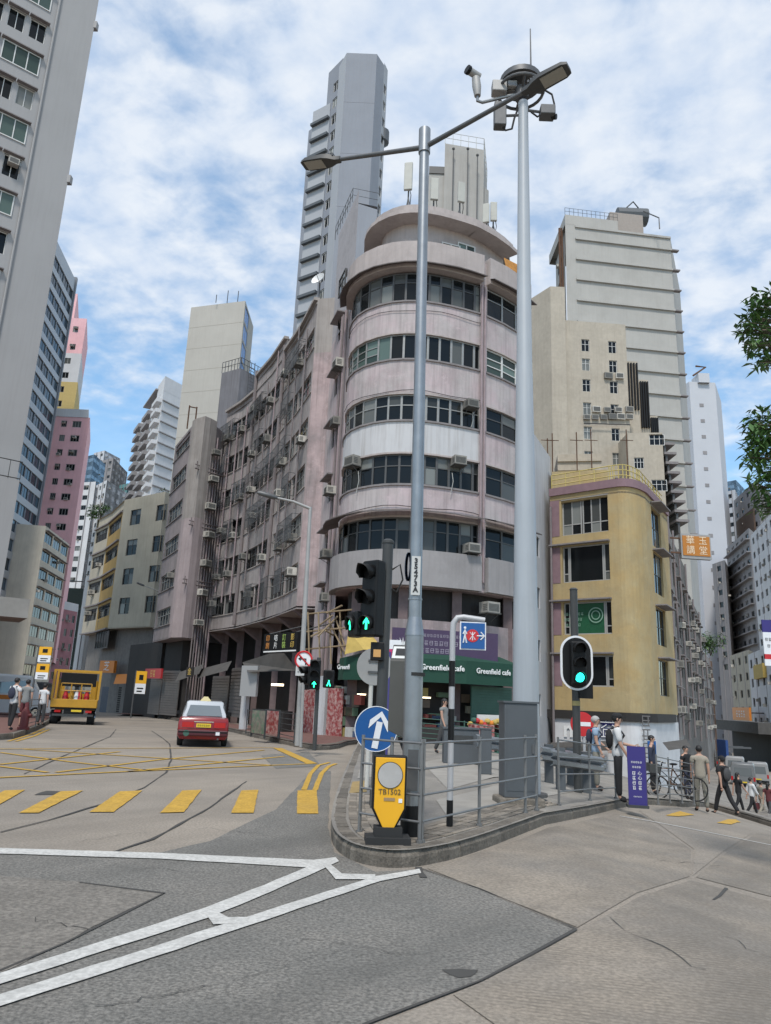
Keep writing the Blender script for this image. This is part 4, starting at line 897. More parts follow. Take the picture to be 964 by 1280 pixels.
# the ribbon storeys: long three-light windows let into the same wall
ops = [c for c in cols2]
for j, (a, b) in enumerate(rowsr):
    for i in range(0, len(cols2)-1, 2):
        u0_, u1_ = cols2[i+1][0], cols2[i][1]; P = Pn+d*u0_
        n = Vector((d.y, -d.x)); window(T, (P.x+n.x*.03, P.y+n.y*.03, a), math.atan2(d.y, d.x), u1_-u0_, b-a, 3, (1.,), .07, FRAMEW, GLASSG, False)
        link('window_hood', HC(round(u1_-u0_, 2), .28), T.root, Vector((P.x, P.y, b+.05))-T.o, math.atan2(d.y, d.x))
ub = w2[1]+.45; P = Pn+d*ub; n = Vector((d.y, -d.x)); T.part('drain_pipe', MB().tube([(P.x+n.x*.08, P.y+n.y*.08, 2), (P.x+n.x*.08, P.y+n.y*.08, top)], .07, 6), GREYT)
back = Vector((-d.y, d.x))*14
T.mass([tuple(Pn), tuple(Pf), tuple(Pf+back), tuple(Pn+back)], 0, top-.01, GREYT, skip=(0,), parapet=.6)
for py in (35, 228): # small brackets on the far edge
    z = ztop(113, py, 42.3); T.part('bracket', MB().bx(Pf.x-.2, Pf.x+.16, Pf.y-.05, Pf.y+.3, z-.3, z+.25), GREYT)
# its low annexe with railing and a curved entrance canopy
T = Bld('annexe_building', 'low grey annexe with terrace railing and curved canopy beside the grey tower', -25, 39)
a1 = V2(at(18, 640, 39.5)); a0 = a1-d*14; zt = ztop(17, 600, 39.5)
T.mass([tuple(a0), tuple(a1), tuple(a1+back*.15), tuple(a0+back*.15)], 4.2, zt, GREYT, parapet=.1)
mb = MB()
for k in range(24): p = a0.lerp(a1, k/23); mb.tube([(p.x, p.y, zt), (p.x, p.y, zt+1.05)], .02, 4)
for z in (.08, 1.05): mb.tube([(a0.x, a0.y, zt+z), (a1.x, a1.y, zt+z)], .03, 4)
T.part('railing', mb, DARKGREY)
arc = [V2(at(24, 770, 39))+Vector((-1.6*math.sin(t*1.5)-5*t*0, 0))+(a0-a1)*t*.8+Vector((d.y, -d.x))*(1.6*math.cos(t*1.4)) for t in (1, .7, .45, .25, .1, 0)]
bandpath(T, 'canopy', arc, ztop(10, 775, 39), ztop(10, 752, 39), .3, 3, CONC)
T.mass([tuple(a0), tuple(a1-d*.6), tuple(a1+back*.15-d*.6), tuple(a0+back*.15)], -.6, 4.3, SHOP, roof=False)
# ------------------------------------------------------------------ banded glass block
T = Bld('banded_office', 'dark glass office block with pale horizontal bands behind the grey tower', -60, 120)
Bf = V2(at(94, 352, 126)); Bn = Bf-Vector((-.14, 1))*21; L = (Bf-Bn).length; zt = hit(94, 349, Bn, Bf)[1]
rows = []; z = zt-2.6; fhb = 3.12
while z > 4 and len(rows) < 30: rows.append((z-1.95, z)); z -= fhb
T.facade(Bn, Bf, -2, zt, BLUEG, rows, evencols(L, 7, L/7-.02), rev=.3, pc=2, fm=FRAMED, gm=GLASSB, fr=.08)
T.mass([tuple(Bn), tuple(Bf), tuple(Bf+Vector((-18, -2))), tuple(Bn+Vector((-18, -2)))], -2, zt-.02, mat('slate_panel', (.17, .18, .2), .6, var=.1), skip=(0,), parapet=.5)
bandpath(T, 'corner_fin', [Bf, Bf+Vector((-.2, .8))], -2, zt+.6, .25, .5, mat('slate_panel', (.17, .18, .2)))
# ------------------------------------------------------------------ beige walk-up behind it
T = Bld('beige_walkup', 'slim beige walk-up block with a blank end wall beside the banded office', -52, 125)
c1 = V2(at(57, 660, 118)); c2 = V2(at(87, 676, 133)); L = (c2-c1).length; zt = hit(57, 657, c1, c2)[1]
CWALK = mat('walkup_beige', (.62, .565, .47), .9, var=.25, vscale=.6, streak=.3, dirt=(.3, .26, .2)); T.facade(c1, c2, -2, zt, CWALK, [(zt-2.5-3.05*i, zt-.75-3.05*i) for i in range(8)], evencols(L, 3, L/3-.7), pc=3, fm=FRAME, ac=.3, acn=False, hood=.5)
T.mass([tuple(c1), tuple(c2), tuple(c2+Vector((-14, -2))), tuple(c1+Vector((-14, -2)))], -2, zt-.01, CWALK, skip=(0,), parapet=.5)
# ------------------------------------------------------------------ striped pink / yellow residential tower
T = Bld('striped_tower', 'tall rose pink residential tower with straw yellow and cream upper storeys', -58, 140)
def sect(pxl, pxr, py, Y, y0, y1, m, cols, fhh=2.8, h=1.3, dep=14, ac=.5, side=True):
    A = V2(at(pxl, py, Y)); B = V2(at(pxr, py, Y)); za, zb = ztop(pxr, y1, Y), ztop(pxr, y0, Y); L = (B-A).length; n = max(1, int((zb-za)/fhh))
    f = (zb-za)/n; T.facade(A, B, za, zb, m, [(za+f*i+.8, za+f*i+.8+h) for i in range(n)], [(u*L, v*L) for u, v in cols], pc=3, fm=FRAME, ac=ac, acn=False, rev=.2, fr=.1)
    T.wall(B, B+Vector((-5.2, dep)), za, zb, (), m); T.wall(A+Vector((-5.2, dep)), A, za, zb, (), m)
    T.part('roof', MB().add([(A.x, A.y, zb), (B.x, B.y, zb), (B.x-5.2, B.y+dep, zb), (A.x-5.2, A.y+dep, zb)], [(0, 1, 2, 3)]), CONC); return A, B, za, zb
sect(45, 101, 449, 140, 398, 442, PINKT, [(.55, .65), (.72, .84)], ac=.9); sect(45, 101.3, 449, 139.9, 442, 478, WHT, [(.56, .78)]); sect(45, 102, 449, 139.7, 478, 514, YELT, [(.5, .72)])
sect(40, 110, 520, 134, 512, 522, WHT, []); sect(40, 110, 540, 134.1, 522, 830, PINKT, [(.5, .6), (.7, .86)])
sect(45, 92, 400, 150, 367, 400, PINKT, [(.6, .9)])
# small pink block low in the gap and the green-netted block
T = Bld('pink_walkup', 'faded pink walk-up deep in the gap behind the yellow lorry', -58, 148)
A, B = V2(at(68, 800, 140)), V2(at(92, 800, 146)); zt = ztop(72, 760, 140)
T.facade(A, B, -2, zt, mat('faded_pink', (.36, .17, .19), .9, var=.4, vscale=.6), [(3+2.7*i, 4.4+2.7*i) for i in range(5)], evencols((B-A).length, 3, .9), pc=2, ac=.6, acn=False)
T.mass([tuple(A), tuple(B), tuple(B+Vector((-4, 10))), tuple(A+Vector((-4, 10)))], -2, zt+1.5, WHT, skip=(0,), parapet=.3); T.wall(A, B, zt, zt+1.5, (), WHT)
T = Bld('netted_building', 'dark green netted block above the faded pink walk-up', -62, 165)
A, B = V2(at(80, 740, 160)), V2(at(104, 740, 160)); T.mass([tuple(A), tuple(B), tuple(B+Vector((-4, 10))), tuple(A+Vector((-4, 10)))], -2, ztop(90, 735, 160), mat('green_net', (.05, .07, .06), .9, var=.4), parapet=.3)
for k in range(4): z = 6+k*6; T.part('scaffold_pole', MB().tube([(A.x, A.y-.2, z), (B.x, B.y-.2, z)], .12, 4), STEELD)
# ------------------------------------------------------------------ far white blocks on the slope
def block(name, label, pts, y0px, Y0, zb, m, nf, fhh, ncol, wdt, mat_f=None, gm=None, both=True, grp=None, side_m=None, top_py=None, pc=2, h=1.4, ledge=False):
    """pts: three (px, Y) plan corners left-front-right read at image height y0px; roof height from the front corner"""
    P = [V2(at(px, y0px, Y)) for px, Y in pts]; zt = ztop(pts[1][0], top_py or y0px, pts[1][1])
    B_ = Bld(name, label, P[1].x, P[1].y+4, group=grp)
    for k, (A, B) in enumerate(zip(P, P[1:])):
        L = (B-A).length; n = max(1, round(ncol*L/((P[1]-P[0]).length+(P[2]-P[1]).length)))
        rows = [(zt-fhh*(i+1)+.7, zt-fhh*(i+1)+.7+h) for i in range(nf)]
        if both or k == 0: B_.facade(A, B, zb, zt, m, rows, evencols(L, n, min(wdt, L/n*.85)), pc=pc, fm=mat_f or FRAMED, gm=gm, rev=.3, fr=.12, ac=.3, acn=False)
        if k == 0 and m is not FARB:
            for t_ in (.3, .7): q_ = A.lerp(B, t_); B_.part('drain_pipe', MB().tube([(q_.x, q_.y-.2, zb), (q_.x, q_.y-.2, zt)], .12, 5), FARG)
        else: B_.wall(A, B, zb, zt, (), side_m or m)
        if ledge and (both or k == 0):
            for i in range(nf): bandpath(B_, 'ledge', [A, B], zt-fhh*(i+1)+.35, zt-fhh*(i+1)+.6, .9, .1, m)
    q = P[0]+P[2]-P[1]; B_.mass([tuple(P[0]), tuple(P[1]), tuple(P[2]), tuple(q)], zb, zt-.02, side_m or m, skip=(0, 1), parapet=.8); return B_, P, zt
block('hill_block', 'white mid-rise with rows of square windows above the street gap', [(120, 236), (134, 228), (172, 250)], 600, 228, -4, WHT, 10, 3.1, 9, 1.7)
block('hill_block', 'narrow white block next to the pink striped tower', [(98, 215), (120, 213), (123, 225)], 602, 213, -4, WHT, 14, 3.1, 4, 1.8)
block('hill_block', 'hazy grey stepped block topping the hill', [(122, 330), (142, 322), (162, 345)], 572, 322, -4, FARG, 6, 3.4, 8, 2.2)
block('hill_block', 'hazy white stepped block on the hilltop', [(118, 345), (131, 340), (152, 352)], 563, 340, -4, FAR, 5, 3.4, 6, 2.2)
block('glass_block', 'distant teal glass block below the hilltop', [(106, 300), (118, 296), (134, 310)], 568, 296, -4, FARB, 12, 3.6, 6, 3.2, gm=GLASSB)
block('glass_block', 'distant green glass block beside the balcony tower', [(150, 300), (160, 296), (182, 310)], 604, 296, -4, mat('far_teal', (.12, .26, .26), .4, var=.3, vscale=.3), 6, 3.6, 5, 3.2, gm=GLASSG)
# balcony tower
T, P, zt = block('balcony_tower', 'white residential tower with stacked balconies beside the blank tan tower', [(180, 232), (207, 200), (229, 206)], 470, 200, -4, WHT, 22, 3.2, 4, 1.6, both=False, top_py=488, h=1.7)
for i in range(20):
    z = zt-3.2*(i+1); bandpath(T, 'ledge', [P[1], P[2]], z, z+.3, .35, .1, FARG)
    for t0, t1 in ((.08, .3), (.42, .66), (.8, .98)):
        a = P[0].lerp(P[1], t0); b = P[0].lerp(P[1], t1); bandpath(T, 'balcony', [a, b], z-.2, z+.95, 1.5, .1, WHT if t0 > .5 else FARG)
zc_ = ztop(207, 470, 200); T.mass([tuple(P[0].lerp(P[1], .75)), tuple(P[1]), tuple(P[2]), tuple(P[2]+Vector((-4, 10)))], zt-.1, zc_, WHT, parapet=.6)
bandpath(T, 'pergola', [P[0].lerp(P[1], .3), P[0].lerp(P[1], .78)], zt+3, zt+3.4, .8, 4, FARG)
# blank tan tower
T = Bld('blank_tower', 'blank windowless tan tower with a strip of blue glass on one side', -24, 122)
P = [V2(at(px, 385, Y)) for px, Y in ((239, 116), (306, 113), (319, 122))]; zt = ztop(306, 376, 113)
T.wall(P[0], P[1], -2, zt, (), TAN); L = (P[2]-P[1]).length
T.facade(P[1], P[2], -2, zt, TAN, [(zt-3.3*(i+1), zt-3.3*i-.45) for i in range(18)], [(L*.08, L*.5)], pc=2, fm=FRAMEW, gm=mat('sky_blue_glass', (.06, .2, .5), .3), rev=.15)
T.mass([tuple(P[0]), tuple(P[1]), tuple(P[2]), tuple(P[0]+P[2]-P[1])], -2, zt-.02, TAN, skip=(0, 1), parapet=.5)
for k in range(9): bandpath(T, 'joint_line', [P[0], P[1]], zt-4*(k+1), zt-4*(k+1)+.08, .012, .01, mat('joint', (.36, .335, .29), .9))
for px in (270, 284, 297): p = at(px, 378, 114); T.part('mast', MB().tube([(p.x, p.y, zt), (p.x, p.y, zt+(1.5 if px < 280 else 2.4))], .07, 4), STEELD)
# ------------------------------------------------------------------ slim slate pencil tower
T = Bld('pencil_tower', 'slim slate grey pencil tower rising behind the rounded pink building', -4, 98)
zt = ztop(433, 66, 92); F = [V2(at(px, 150, Y)) for px, Y in ((420, 94.5), (428, 92), (467, 92), (477, 94))]
T.mass([tuple(p) for p in F]+[(F[3].x, F[3].y+9), (F[0].x, F[0].y+9)], 10, zt, SLATE, parapet=.4)
for k in range(8): z = zt-9*(k+1); bandpath(T, 'joint_line', [F[1], F[2]], z, z+.09, .015, .01, mat('slate_joint', (.24, .25, .28), .8))
bandpath(T, 'corner_strip', [F[0], F[1]], 10, zt-.1, .03, .05, SLATEL)
W = [V2(at(px, 190, Y)) for px, Y in ((404, 98), (421.5, 95))]; zt1 = ztop(415, 75, 95.5); L = (W[1]-W[0]).length
T.facade(W[0], W[1], 10, zt1, SLATE, [(zt1-5.2-3.05*i, zt1-3.4-3.05*i) for i in range(22)], [(L*.42, L*.8)], pc=2, fm=FRAMEW, rev=.25, fr=.09)
T.mass([tuple(W[0]), tuple(W[1]), (W[1].x, W[1].y+9), (W[0].x, W[0].y+9)], 10, zt1-.01, SLATE, skip=(0,), parapet=.3)
W2 = [V2(at(px, 240, Y)) for px, Y in ((384, 99), (405.5, 97))]; zt2 = ztop(400, 128, 97)
T.mass([tuple(W2[0]), tuple(W2[1]), (W2[1].x, W2[1].y+9), (W2[0].x, W2[0].y+9)], 10, zt2, SLATEL, parapet=.3)
for i in range(19): z = zt2-3.05*(i+1); bandpath(T, 'ledge', [W2[0], W2[1]], z, z+.45, .5, .1, GREYP)
W3 = [V2(at(px, 240, Y)) for px, Y in ((380, 104), (386, 103))]; T.mass([tuple(W3[0]), tuple(W3[1]), (W3[1].x, W3[1].y+5), (W3[0].x, W3[0].y+5)], 10, ztop(383, 158, 103), SLATE, parapet=.2)
E_ = [F[3], F[3]+Vector((.55, 1.4))]; zt3 = ztop(478, 85, 95); T.facade(E_[0], E_[1], 10, zt3, SLATEL, [(zt3-5.2-3.05*i, zt3-3.6-3.05*i) for i in range(20)], [(.25, 1.25)], pc=1, fm=FRAMEW, fr=.08)
p = at(480, 172, 96); T.part('drum', MB().tube([(p.x-.6, p.y, p.z-1.6), (p.x-.3, p.y, p.z-.9), (p.x-.3, p.y, p.z+.9), (p.x-.6, p.y, p.z+1.6)], [.5, 1.1, 1.1, .5], 12), GREYP)
# ------------------------------------------------------------------ blocks on and behind the corner-house roof
T = Bld('plant_room', 'pale rooftop plant tower with railing behind the rounded building', 7, 48)
PLA = mat('plant_render', (.4, .385, .36), .9, var=.25, vscale=.6, streak=.35, dirt=(.2, .18, .16))
a, b, c = V2(at(556, 200, 47)), V2(at(605, 200, 47.5)), V2(at(609, 200, 51)); zt = ztop(575, 180, 47)
T.mass([tuple(a), tuple(b), tuple(c), tuple(a+c-b)], 18, zt, PLA, parapet=.2)
a2, b2 = V2(at(536, 230, 47.2)), V2(at(556.3, 230, 47.2)); z2 = ztop(545, 216, 47.2); T.mass([tuple(a2), tuple(b2), (b2.x, b2.y+5), (a2.x, a2.y+5)], 18, z2, PLA, parapet=.2)
a3, b3 = V2(at(605.5, 240, 47.8)), V2(at(611, 240, 48.2)); T.mass([tuple(a3), tuple(b3), (b3.x, b3.y+3), (a3.x, a3.y+3)], 18, ztop(608, 236, 48), PLA, parapet=.1)
mb = MB()
for A, B in ((a, b), (b, c)):
    for k in range(6): p = A.lerp(B, k/5); mb.tube([(p.x, p.y, zt), (p.x, p.y, zt+1)], .025, 4)
    for z in (.5, 1): mb.tube([(A.x, A.y, zt+z), (B.x, B.y, zt+z)], .025, 4)
T.part('railing', mb, FRAMEW)
for px, py in ((567, 186), (585, 186), (597, 194)):
    p = at(px, py, 46.7); T.part('vent_pipe', MB().tube([(p.x, p.y, 19), (p.x, p.y, p.z)], .05, 5).ell((p.x, p.y, p.z), (.12, .12, .12), 6, 4), FRAMED)
T.part('louvre', MB().bx(a2.x, b2.x, a2.y-.08, a2.y+.02, z2-.1, z2+.5), FRAMED)
T = Bld('stair_block', 'grey stair block with sloping railed top beside the rounded roof', -2.5, 44)
a, b = V2(at(419, 300, 41)), V2(at(470, 300, 41)); zl, zh = ztop(421, 300, 41), ztop(441, 252, 41)
u = (b-a).length; q = V2(at(440, 260, 41)); 
T.part('wall', MB().add([(a.x, a.y, 16), (b.x, b.y, 16), (b.x, b.y, ztop(470, 262, 41)), (q.x, q.y, zh), (a.x, a.y, zl)], [(0, 1, 2, 3, 4)]).add([(a.x, a.y, 16), (a.x, a.y, zl), (a.x, a.y+6, zl), (a.x, a.y+6, 16)], [(0, 1, 2, 3)]).add([(a.x, a.y, zl), (q.x, q.y, zh), (q.x, q.y+6, zh), (a.x, a.y+6, zl)], [(0, 1, 2, 3)]).add([(q.x, q.y, zh), (b.x, b.y, zh-.3), (b.x, b.y+6, zh-.3), (q.x, q.y+6, zh)], [(0, 1, 2, 3)]), SLATE)
mb = MB()
for t in range(8): p = Vector((a.x, a.y, zl)).lerp(Vector((q.x, q.y, zh)), t/7); mb.tube([p, p+Vector((0, 0, 1))], .02, 4)
for z in (.5, 1): mb.tube([(a.x, a.y, zl+z), (q.x, q.y, zh+z), (b.x, b.y, zh+z-.3)], .02, 4)
T.part('railing', mb, STEELD)
# satellite dishes on the pier
p = at(400, 352, 39.5); o = thing('satellite_dish', 'white satellite dish on the pink pier top', 'dish', (p.x, p.y, ztop(395, 372, 38.6)))
dh = p.z-o.location.z; ob('dish', MB().tube([(0, 0, dh), (-.07, -.14, dh+.06), (-.12, -.22, dh+.1)], [.04, .32, .45], 14, cap=False), [WHITEP], o, smooth=True); ob('mast', MB().tube([(0, .05, 0), (0, .05, dh)], .05, 6), [STEELD], o); ob('feed_arm', MB().tube([(-.05, -.1, dh), (-.2, -.45, dh+.25)], .018, 5), [STEELD], o)

# ------------------------------------------------------------------ cream stepped block and ribbed tower on the right
T = Bld('ribbed_tower', 'white tower with horizontal concrete ribs and a blank front', 30, 98)
A, B, C = V2(at(707, 300, 91)), V2(at(838, 300, 92.9)), V2(at(846, 300, 107)); zt = hit(775, 288, A, B)[1]; zl = hit(706, 268, A, B)[1]
T.wall(A, B, -9, zt, (), RIBW); T.mass([tuple(A), tuple(B), tuple(C), tuple(A+C-B)], -9, zt-.02, RIBW, skip=(0,), parapet=.8)
zz = hit(740, 310, A, B)[1]; fr_ = (hit(838, 313, A, B)[1]-hit(838, 440, A, B)[1])/5
L = (B-A).length; dAB = (B-A).normalized(); s0 = A+dAB*(L*.09)
for k in range(14):
    z = hit(838, 313, A, B)[1]-fr_*k; bandpath(T, 'rib', [s0, B], z-.13, z+.13, .28, .1, RIBW)
    bandpath(T, 'rib_fin', [B-dAB*.02, B+dAB*1.1], z-.09, z+.09, .25, .35, HOOD)
bandpath(T, 'rib', [s0, B], zt-.45, zt-.15, .2, .1, RIBW)
e0 = A+dAB*.0; e1 = A+dAB*(L*.5); T.mass([tuple(e0), tuple(e1), (e1.x, e1.y+10), (e0.x, e0.y+10)], zt-.05, zl, RIBW, parapet=.4)
k0, k1 = V2(at(763, 280, 92.5)), V2(at(804, 280, 93)); T.mass([tuple(k0), tuple(k1), (k1.x, k1.y+6), (k0.x, k0.y+6)], zt-.05, ztop(785, 268, 92.9), mat('plant_brown', (.34, .3, .27), .9, var=.2), parapet=.2)
p = at(789, 262, 95); T.part('water_tank', MB().tube([(p.x-2.2, p.y, p.z-1.3), (p.x+2.2, p.y, p.z-1.3)], 1.3, 12).tube([(p.x-2.2, p.y, p.z-1.3), (p.x, p.y-1, p.z+.6), (p.x+2.2, p.y, p.z-1.3)], .12, 4), GREYP)
mb = MB()
for k in range(13): q = e0.lerp(e1, k/12); mb.tube([(q.x, q.y, zl), (q.x, q.y, zl+1.1)], .03, 4)
for z in (.55, 1.1): mb.tube([(e0.x, e0.y, zl+z), (e1.x, e1.y, zl+z)], .03, 4)
T.part('railing', mb, STEELD)
p = at(825, 292, 91); T.part('davit', MB().tube([(p.x, p.y, zt-.2), (p.x, p.y, zt+1.6), (p.x-2.2, p.y, zt+2.6)], .09, 5), STEELD)
for px in (700, 703):
    q = at(px, 340, 93); T.part('drain_pipe', MB().tube([(q.x, q.y-.2, 20), (q.x, q.y-.2, zl-1)], .16, 6), RUST)
Wl = [V2(at(px, 340, Y)) for px, Y in ((695, 100), (707, 92.2))]; Lw = (Wl[1]-Wl[0]).length
T.facade(Wl[0], Wl[1], -9, zl-2, RIBW, [(zl-5.5-3.1*i, zl-3.9-3.1*i) for i in range(12)], [(Lw*.2, Lw*.45), (Lw*.6, Lw*.85)], pc=2, ac=.7, acn=False, rev=.2)
# cream block in front
T = Bld('cream_block', 'cream stepped residential block with two columns of small windows', 22, 76)
A, B = V2(at(707, 480, 69.5)), V2(at(785, 480, 69.9)); zt = hit(745, 403, A, B)[1]; zs = hit(785, 427, A, B)[1]
r_ = []
for py in (432, 456, 482, 511, 541, 572, 603, 634): z = hit(750, py, A, B)[1]; r_.append((z-.75, z+.6))
ua = hit(733, 470, A, B)[0]; ub = hit(767, 470, A, B)[0]
T.facade(A, B, -7, zt, CREAM, r_, [(ua-.42, ua+.42), (ub-.42, ub+.42)], pc=2, pr=(.6, .4), fm=FRAMEW, rev=.2)
A0, A1 = V2(at(656, 480, 72.5)), V2(at(690, 480, 69)); ztl = ztop(690, 358, 69)
for a, b in ((A0, A1), (A1, A+Vector((0, -.5)))): T.wall(a, b, -7, ztl, (), CREAM)
T.part('roof', MB().add([(A0.x, A0.y, ztl), (A1.x, A1.y, ztl), (A.x, A.y-.5, ztl), (A.x, A.y+8, ztl), (A0.x, A0.y+8, ztl)], [(0, 1, 2, 3, 4)]), CREAM); T.wall(A+Vector((0, -.5)), A+Vector((0, 8)), zt-3, ztl, (), CREAM)
T.mass([tuple(A), tuple(B), tuple(B+Vector((1.5, 12))), tuple(A+Vector((0, 12)))], -7, zt-.05, CREAM, skip=(0,), parapet=.3)
# stepped right flank with dark fins
st_ = [(785, 800, 452, 71), (800, 812, 475, 72.5), (812, 822, 520, 74)]
for k, (p0, p1, py, Y) in enumerate(st_):
    a, b = V2(at(p0, 520, Y)), V2(at(p1, 520, Y)); z = ztop(p1, py, Y); T.mass([tuple(a), tuple(b), (b.x+.5, b.y+6), (a.x, a.y+6)], -7, z, CREAM, parapet=.1)
    for i in range(4): q = a.lerp(b, .15+.24*i); T.part('dark_fin', MB().bx(q.x-.07, q.x+.07, q.y-.3, q.y+.05, z-5.5, z-.3), BLACK)
a, b = V2(at(786, 580, 67)), V2(at(830, 580, 66.5)); z = hit(800, 541, a, b)[1]; rr = []
for py in (549, 578, 606, 636): zz = hit(815, py, a, b)[1]; rr.append((zz-.6, zz+.5))
uc = hit(822, 560, a, b)[0]; T.facade(a, b, -7, z, CREAM, rr, [(uc-.7, uc+.7), (uc-2.2, uc-1.3)], pc=3, pr=(.6, .4), fm=FRAMEW, skip=lambda i, j: (i+j) % 2 == 1)
T.mass([tuple(a), tuple(b), (b.x+2, b.y+12), (a.x, a.y+12)], -7, z-.02, CREAM, skip=(0,), parapet=.2)
for k in range(9):
    py = 555+k*12; q = at(831+k*2.2, py, 67.2); T.part('dark_fin', MB().bx(q.x-.3, q.x+.9, q.y-.2, q.y+3, q.z-.12, q.z+.12), HOOD); T.part('dark_fin', MB().bx(q.x-.1, q.x+.1, q.y, q.y+2, q.z-1.2, q.z), FRAMED)
def ac_row(T, px0, px1, py, A, B, n):
    for k in range(n):
        u, z = hit(px0+(px1-px0)*k/(n-1), py, A, B); dd = (B-A).normalized(); q = A+dd*u; ac_unit(T, (q.x, q.y, z), math.atan2(dd.y, dd.x), False, 1)
A, B = V2(at(707, 480, 69.5)), V2(at(785, 480, 69.9))
ac_row(T, 733, 786, 525, A, B, 6); ac_row(T, 745, 786, 516, A, B, 4); ac_row(T, 760, 774, 474, A, B, 2)
T.part('service_shelf', MB().tube([at(730, 529, 69.2), at(788, 531, 69.5)], .06, 4), STEELD)

# ------------------------------------------------------------------ yellow corner house
T = Bld('yellow_building', 'four-storey yellow corner house with peeling render and dark ribbon windows', 11.5, 42, True)
Sl, Sc = V2(at(689, 720, 41.2)), V2(at(764, 720, 39)); Sr, Sb = V2(at(811, 720, 39.6)), V2(at(838, 720, 44.5))
curve = smooth_path([Sc, V2(at(784, 720, 38.5)), V2(at(800, 720, 38.8)), Sr], 2)
hz = lambda py: hit(730, py, Sl, Sc)[1]
S0 = hz(889); STp = hz(618)+.5; zw = [(hz(858), hz(819)), (hz(793), hz(752)), (hz(727), hz(681)), (hz(667), hz(621))]
uu = [hit(px, 720, Sl, Sc)[0] for px in (703, 763)]; Ls = (Sc-Sl).length; uu[1] = min(uu[1], Ls-.05)
FRAMES = mat('soft_frame', (.33, .33, .32), .5); SIGNG = mat('green_shop_glass', (.02, .1, .05), .2, var=.3)
T.wall(Sl, Sc, S0, STp, [(uu[0], uu[1], a, b) for a, b in zw], YELW, rev=.3)
dS = (Sc-Sl).normalized(); nS = Vector((dS.y, -dS.x)); rzS = math.atan2(dS.y, dS.x)
for j, (a, b) in enumerate(zw):
    P = Sl+dS*uu[0]-nS*.2; Wt = uu[1]-uu[0]
    if j == 3:
        window(T, (P.x, P.y, a), rzS, Wt*.42, b-a, 2, (.3, .7), .07, FRAMES); Q = P+dS*(Wt*.44); window(T, (Q.x, Q.y, a), rzS, Wt*.56, b-a, 3, (.3, .7), .07, FRAMES)
    else:
        window(T, (P.x, P.y, a), rzS, Wt*.13, b-a, 1, (.25, .75), .07, FRAMES); Q = P+dS*(Wt*.135); window(T, (Q.x, Q.y, a), rzS, Wt*.72, b-a, 1, (1.,), .07, FRAMES, SIGNG if j == 1 else GLASS)
        Q = P+dS*(Wt*.86); window(T, (Q.x, Q.y, a), rzS, Wt*.14, b-a, 1, (.25, .75), .07, FRAMES)
    q = Sl+nS*.02; T.part('mauve_panel', MB().add([(q.x, q.y, a), (q.x+dS.x*(uu[0]-.1), q.y+dS.y*(uu[0]-.1), a), (q.x+dS.x*(uu[0]-.1), q.y+dS.y*(uu[0]-.1), b), (q.x, q.y, b)], [(0, 1, 2, 3)]), MAUVEP)
    if j < 3: link('window_hood', MB().bx(0, Ls, -.28, 0, 0, .08).mesh('window_hood', [HOOD]), T.root, Vector((Sl.x, Sl.y, b+.06))-T.o, rzS)
# emblem and lines of print on the green window
c = Sl+dS*(uu[0]+Wt_ if False else uu[0]+(uu[1]-uu[0])*.66)+nS*-.15; zc_ = (zw[1][0]+zw[1][1])/2+.15
PALE = mat('pale_green_print', (.2, .34, .26), .6)
mb = MB()
for r0_, r1_ in ((.36, .42), (.2, .25)):
    n_ = 20
    for i in range(n_):
        a0_, a1_ = 2*math.pi*i/n_, 2*math.pi*(i+1)/n_; mb.add([(r0_*math.cos(a0_), 0, r0_*math.sin(a0_)), (r1_*math.cos(a0_), 0, r1_*math.sin(a0_)), (r1_*math.cos(a1_), 0, r1_*math.sin(a1_)), (r0_*math.cos(a1_), 0, r0_*math.sin(a1_))], [(0, 1, 2, 3)])
ob('window_emblem', mb, [PALE], T.root, Vector((c.x, c.y, zc_))-T.o, rzS)
c2_ = c-dS*1.3
for k in range(3): glyphs(7-k, .17, PALE, T.root, Vector((c2_.x, c2_.y, zc_+.1-.3*k))-T.o, rzS)
# rounded corner, right face
bandpath(T, 'wall', curve, S0, STp, 0, .3, YELW)
Lr = (Sb-Sr).length; us_ = [hit(px, 720, Sr, Sb)[0] for px in (818, 829)]
T.facade(Sr, Sb, S0, STp-.3, YELW, [(a-.3, b) for a, b in zw], [(us_[0], us_[1], 2)], pr=(.5, .5), fm=FRAMED, rev=.25, hood=.6)
T.mass([tuple(Sl)]+[tuple(p) for p in curve]+[tuple(Sb), (Sb.x-1, Sb.y+4), (Sl.x+2, Sl.y+7)], S0, STp-.3, YELW, skip=tuple(range(0, len(curve)+1)), parapet=.5)
bandpath(T, 'cornice', [Sl]+curve+[Sb], STp-.35, STp+.1, .12, .2, MAUVEP)
T.part('terrace_floor', MB().prism([tuple(Sl)]+[tuple(p) for p in curve]+[tuple(Sb), (Sb.x-1, Sb.y+4), (Sl.x+2, Sl.y+7)], STp-.7, STp-.6), CONC)
YR = mat('yellow_rail', (.55, .45, .16), .7, var=.3); mb = MB(); rl = [Sl]+curve[::3]+[Sb]; rl = inset(rl, .25)
for a, b in zip(rl, rl[1:]):
    n_ = max(2, int((b-a).length/.7))
    for k in range(n_): q = a.lerp(b, k/n_); mb.tube([(q.x, q.y, STp-.2), (q.x, q.y, STp+1.0)], .03, 4)
    for z in (.4, .7, 1.0): mb.tube([(a.x, a.y, STp+z), (b.x, b.y, STp+z)], .03, 4)
T.part('roof_railing', mb, YR)
r0p, r1p = V2(at(690, 590, 42.2)), V2(at(760, 590, 41.3)); T.mass([tuple(r0p), tuple(r1p), (r1p.x+.5, r1p.y+3), (r0p.x+.5, r0p.y+3)], STp-.6, ztop(725, 590, 42), YELW, parapet=.2)
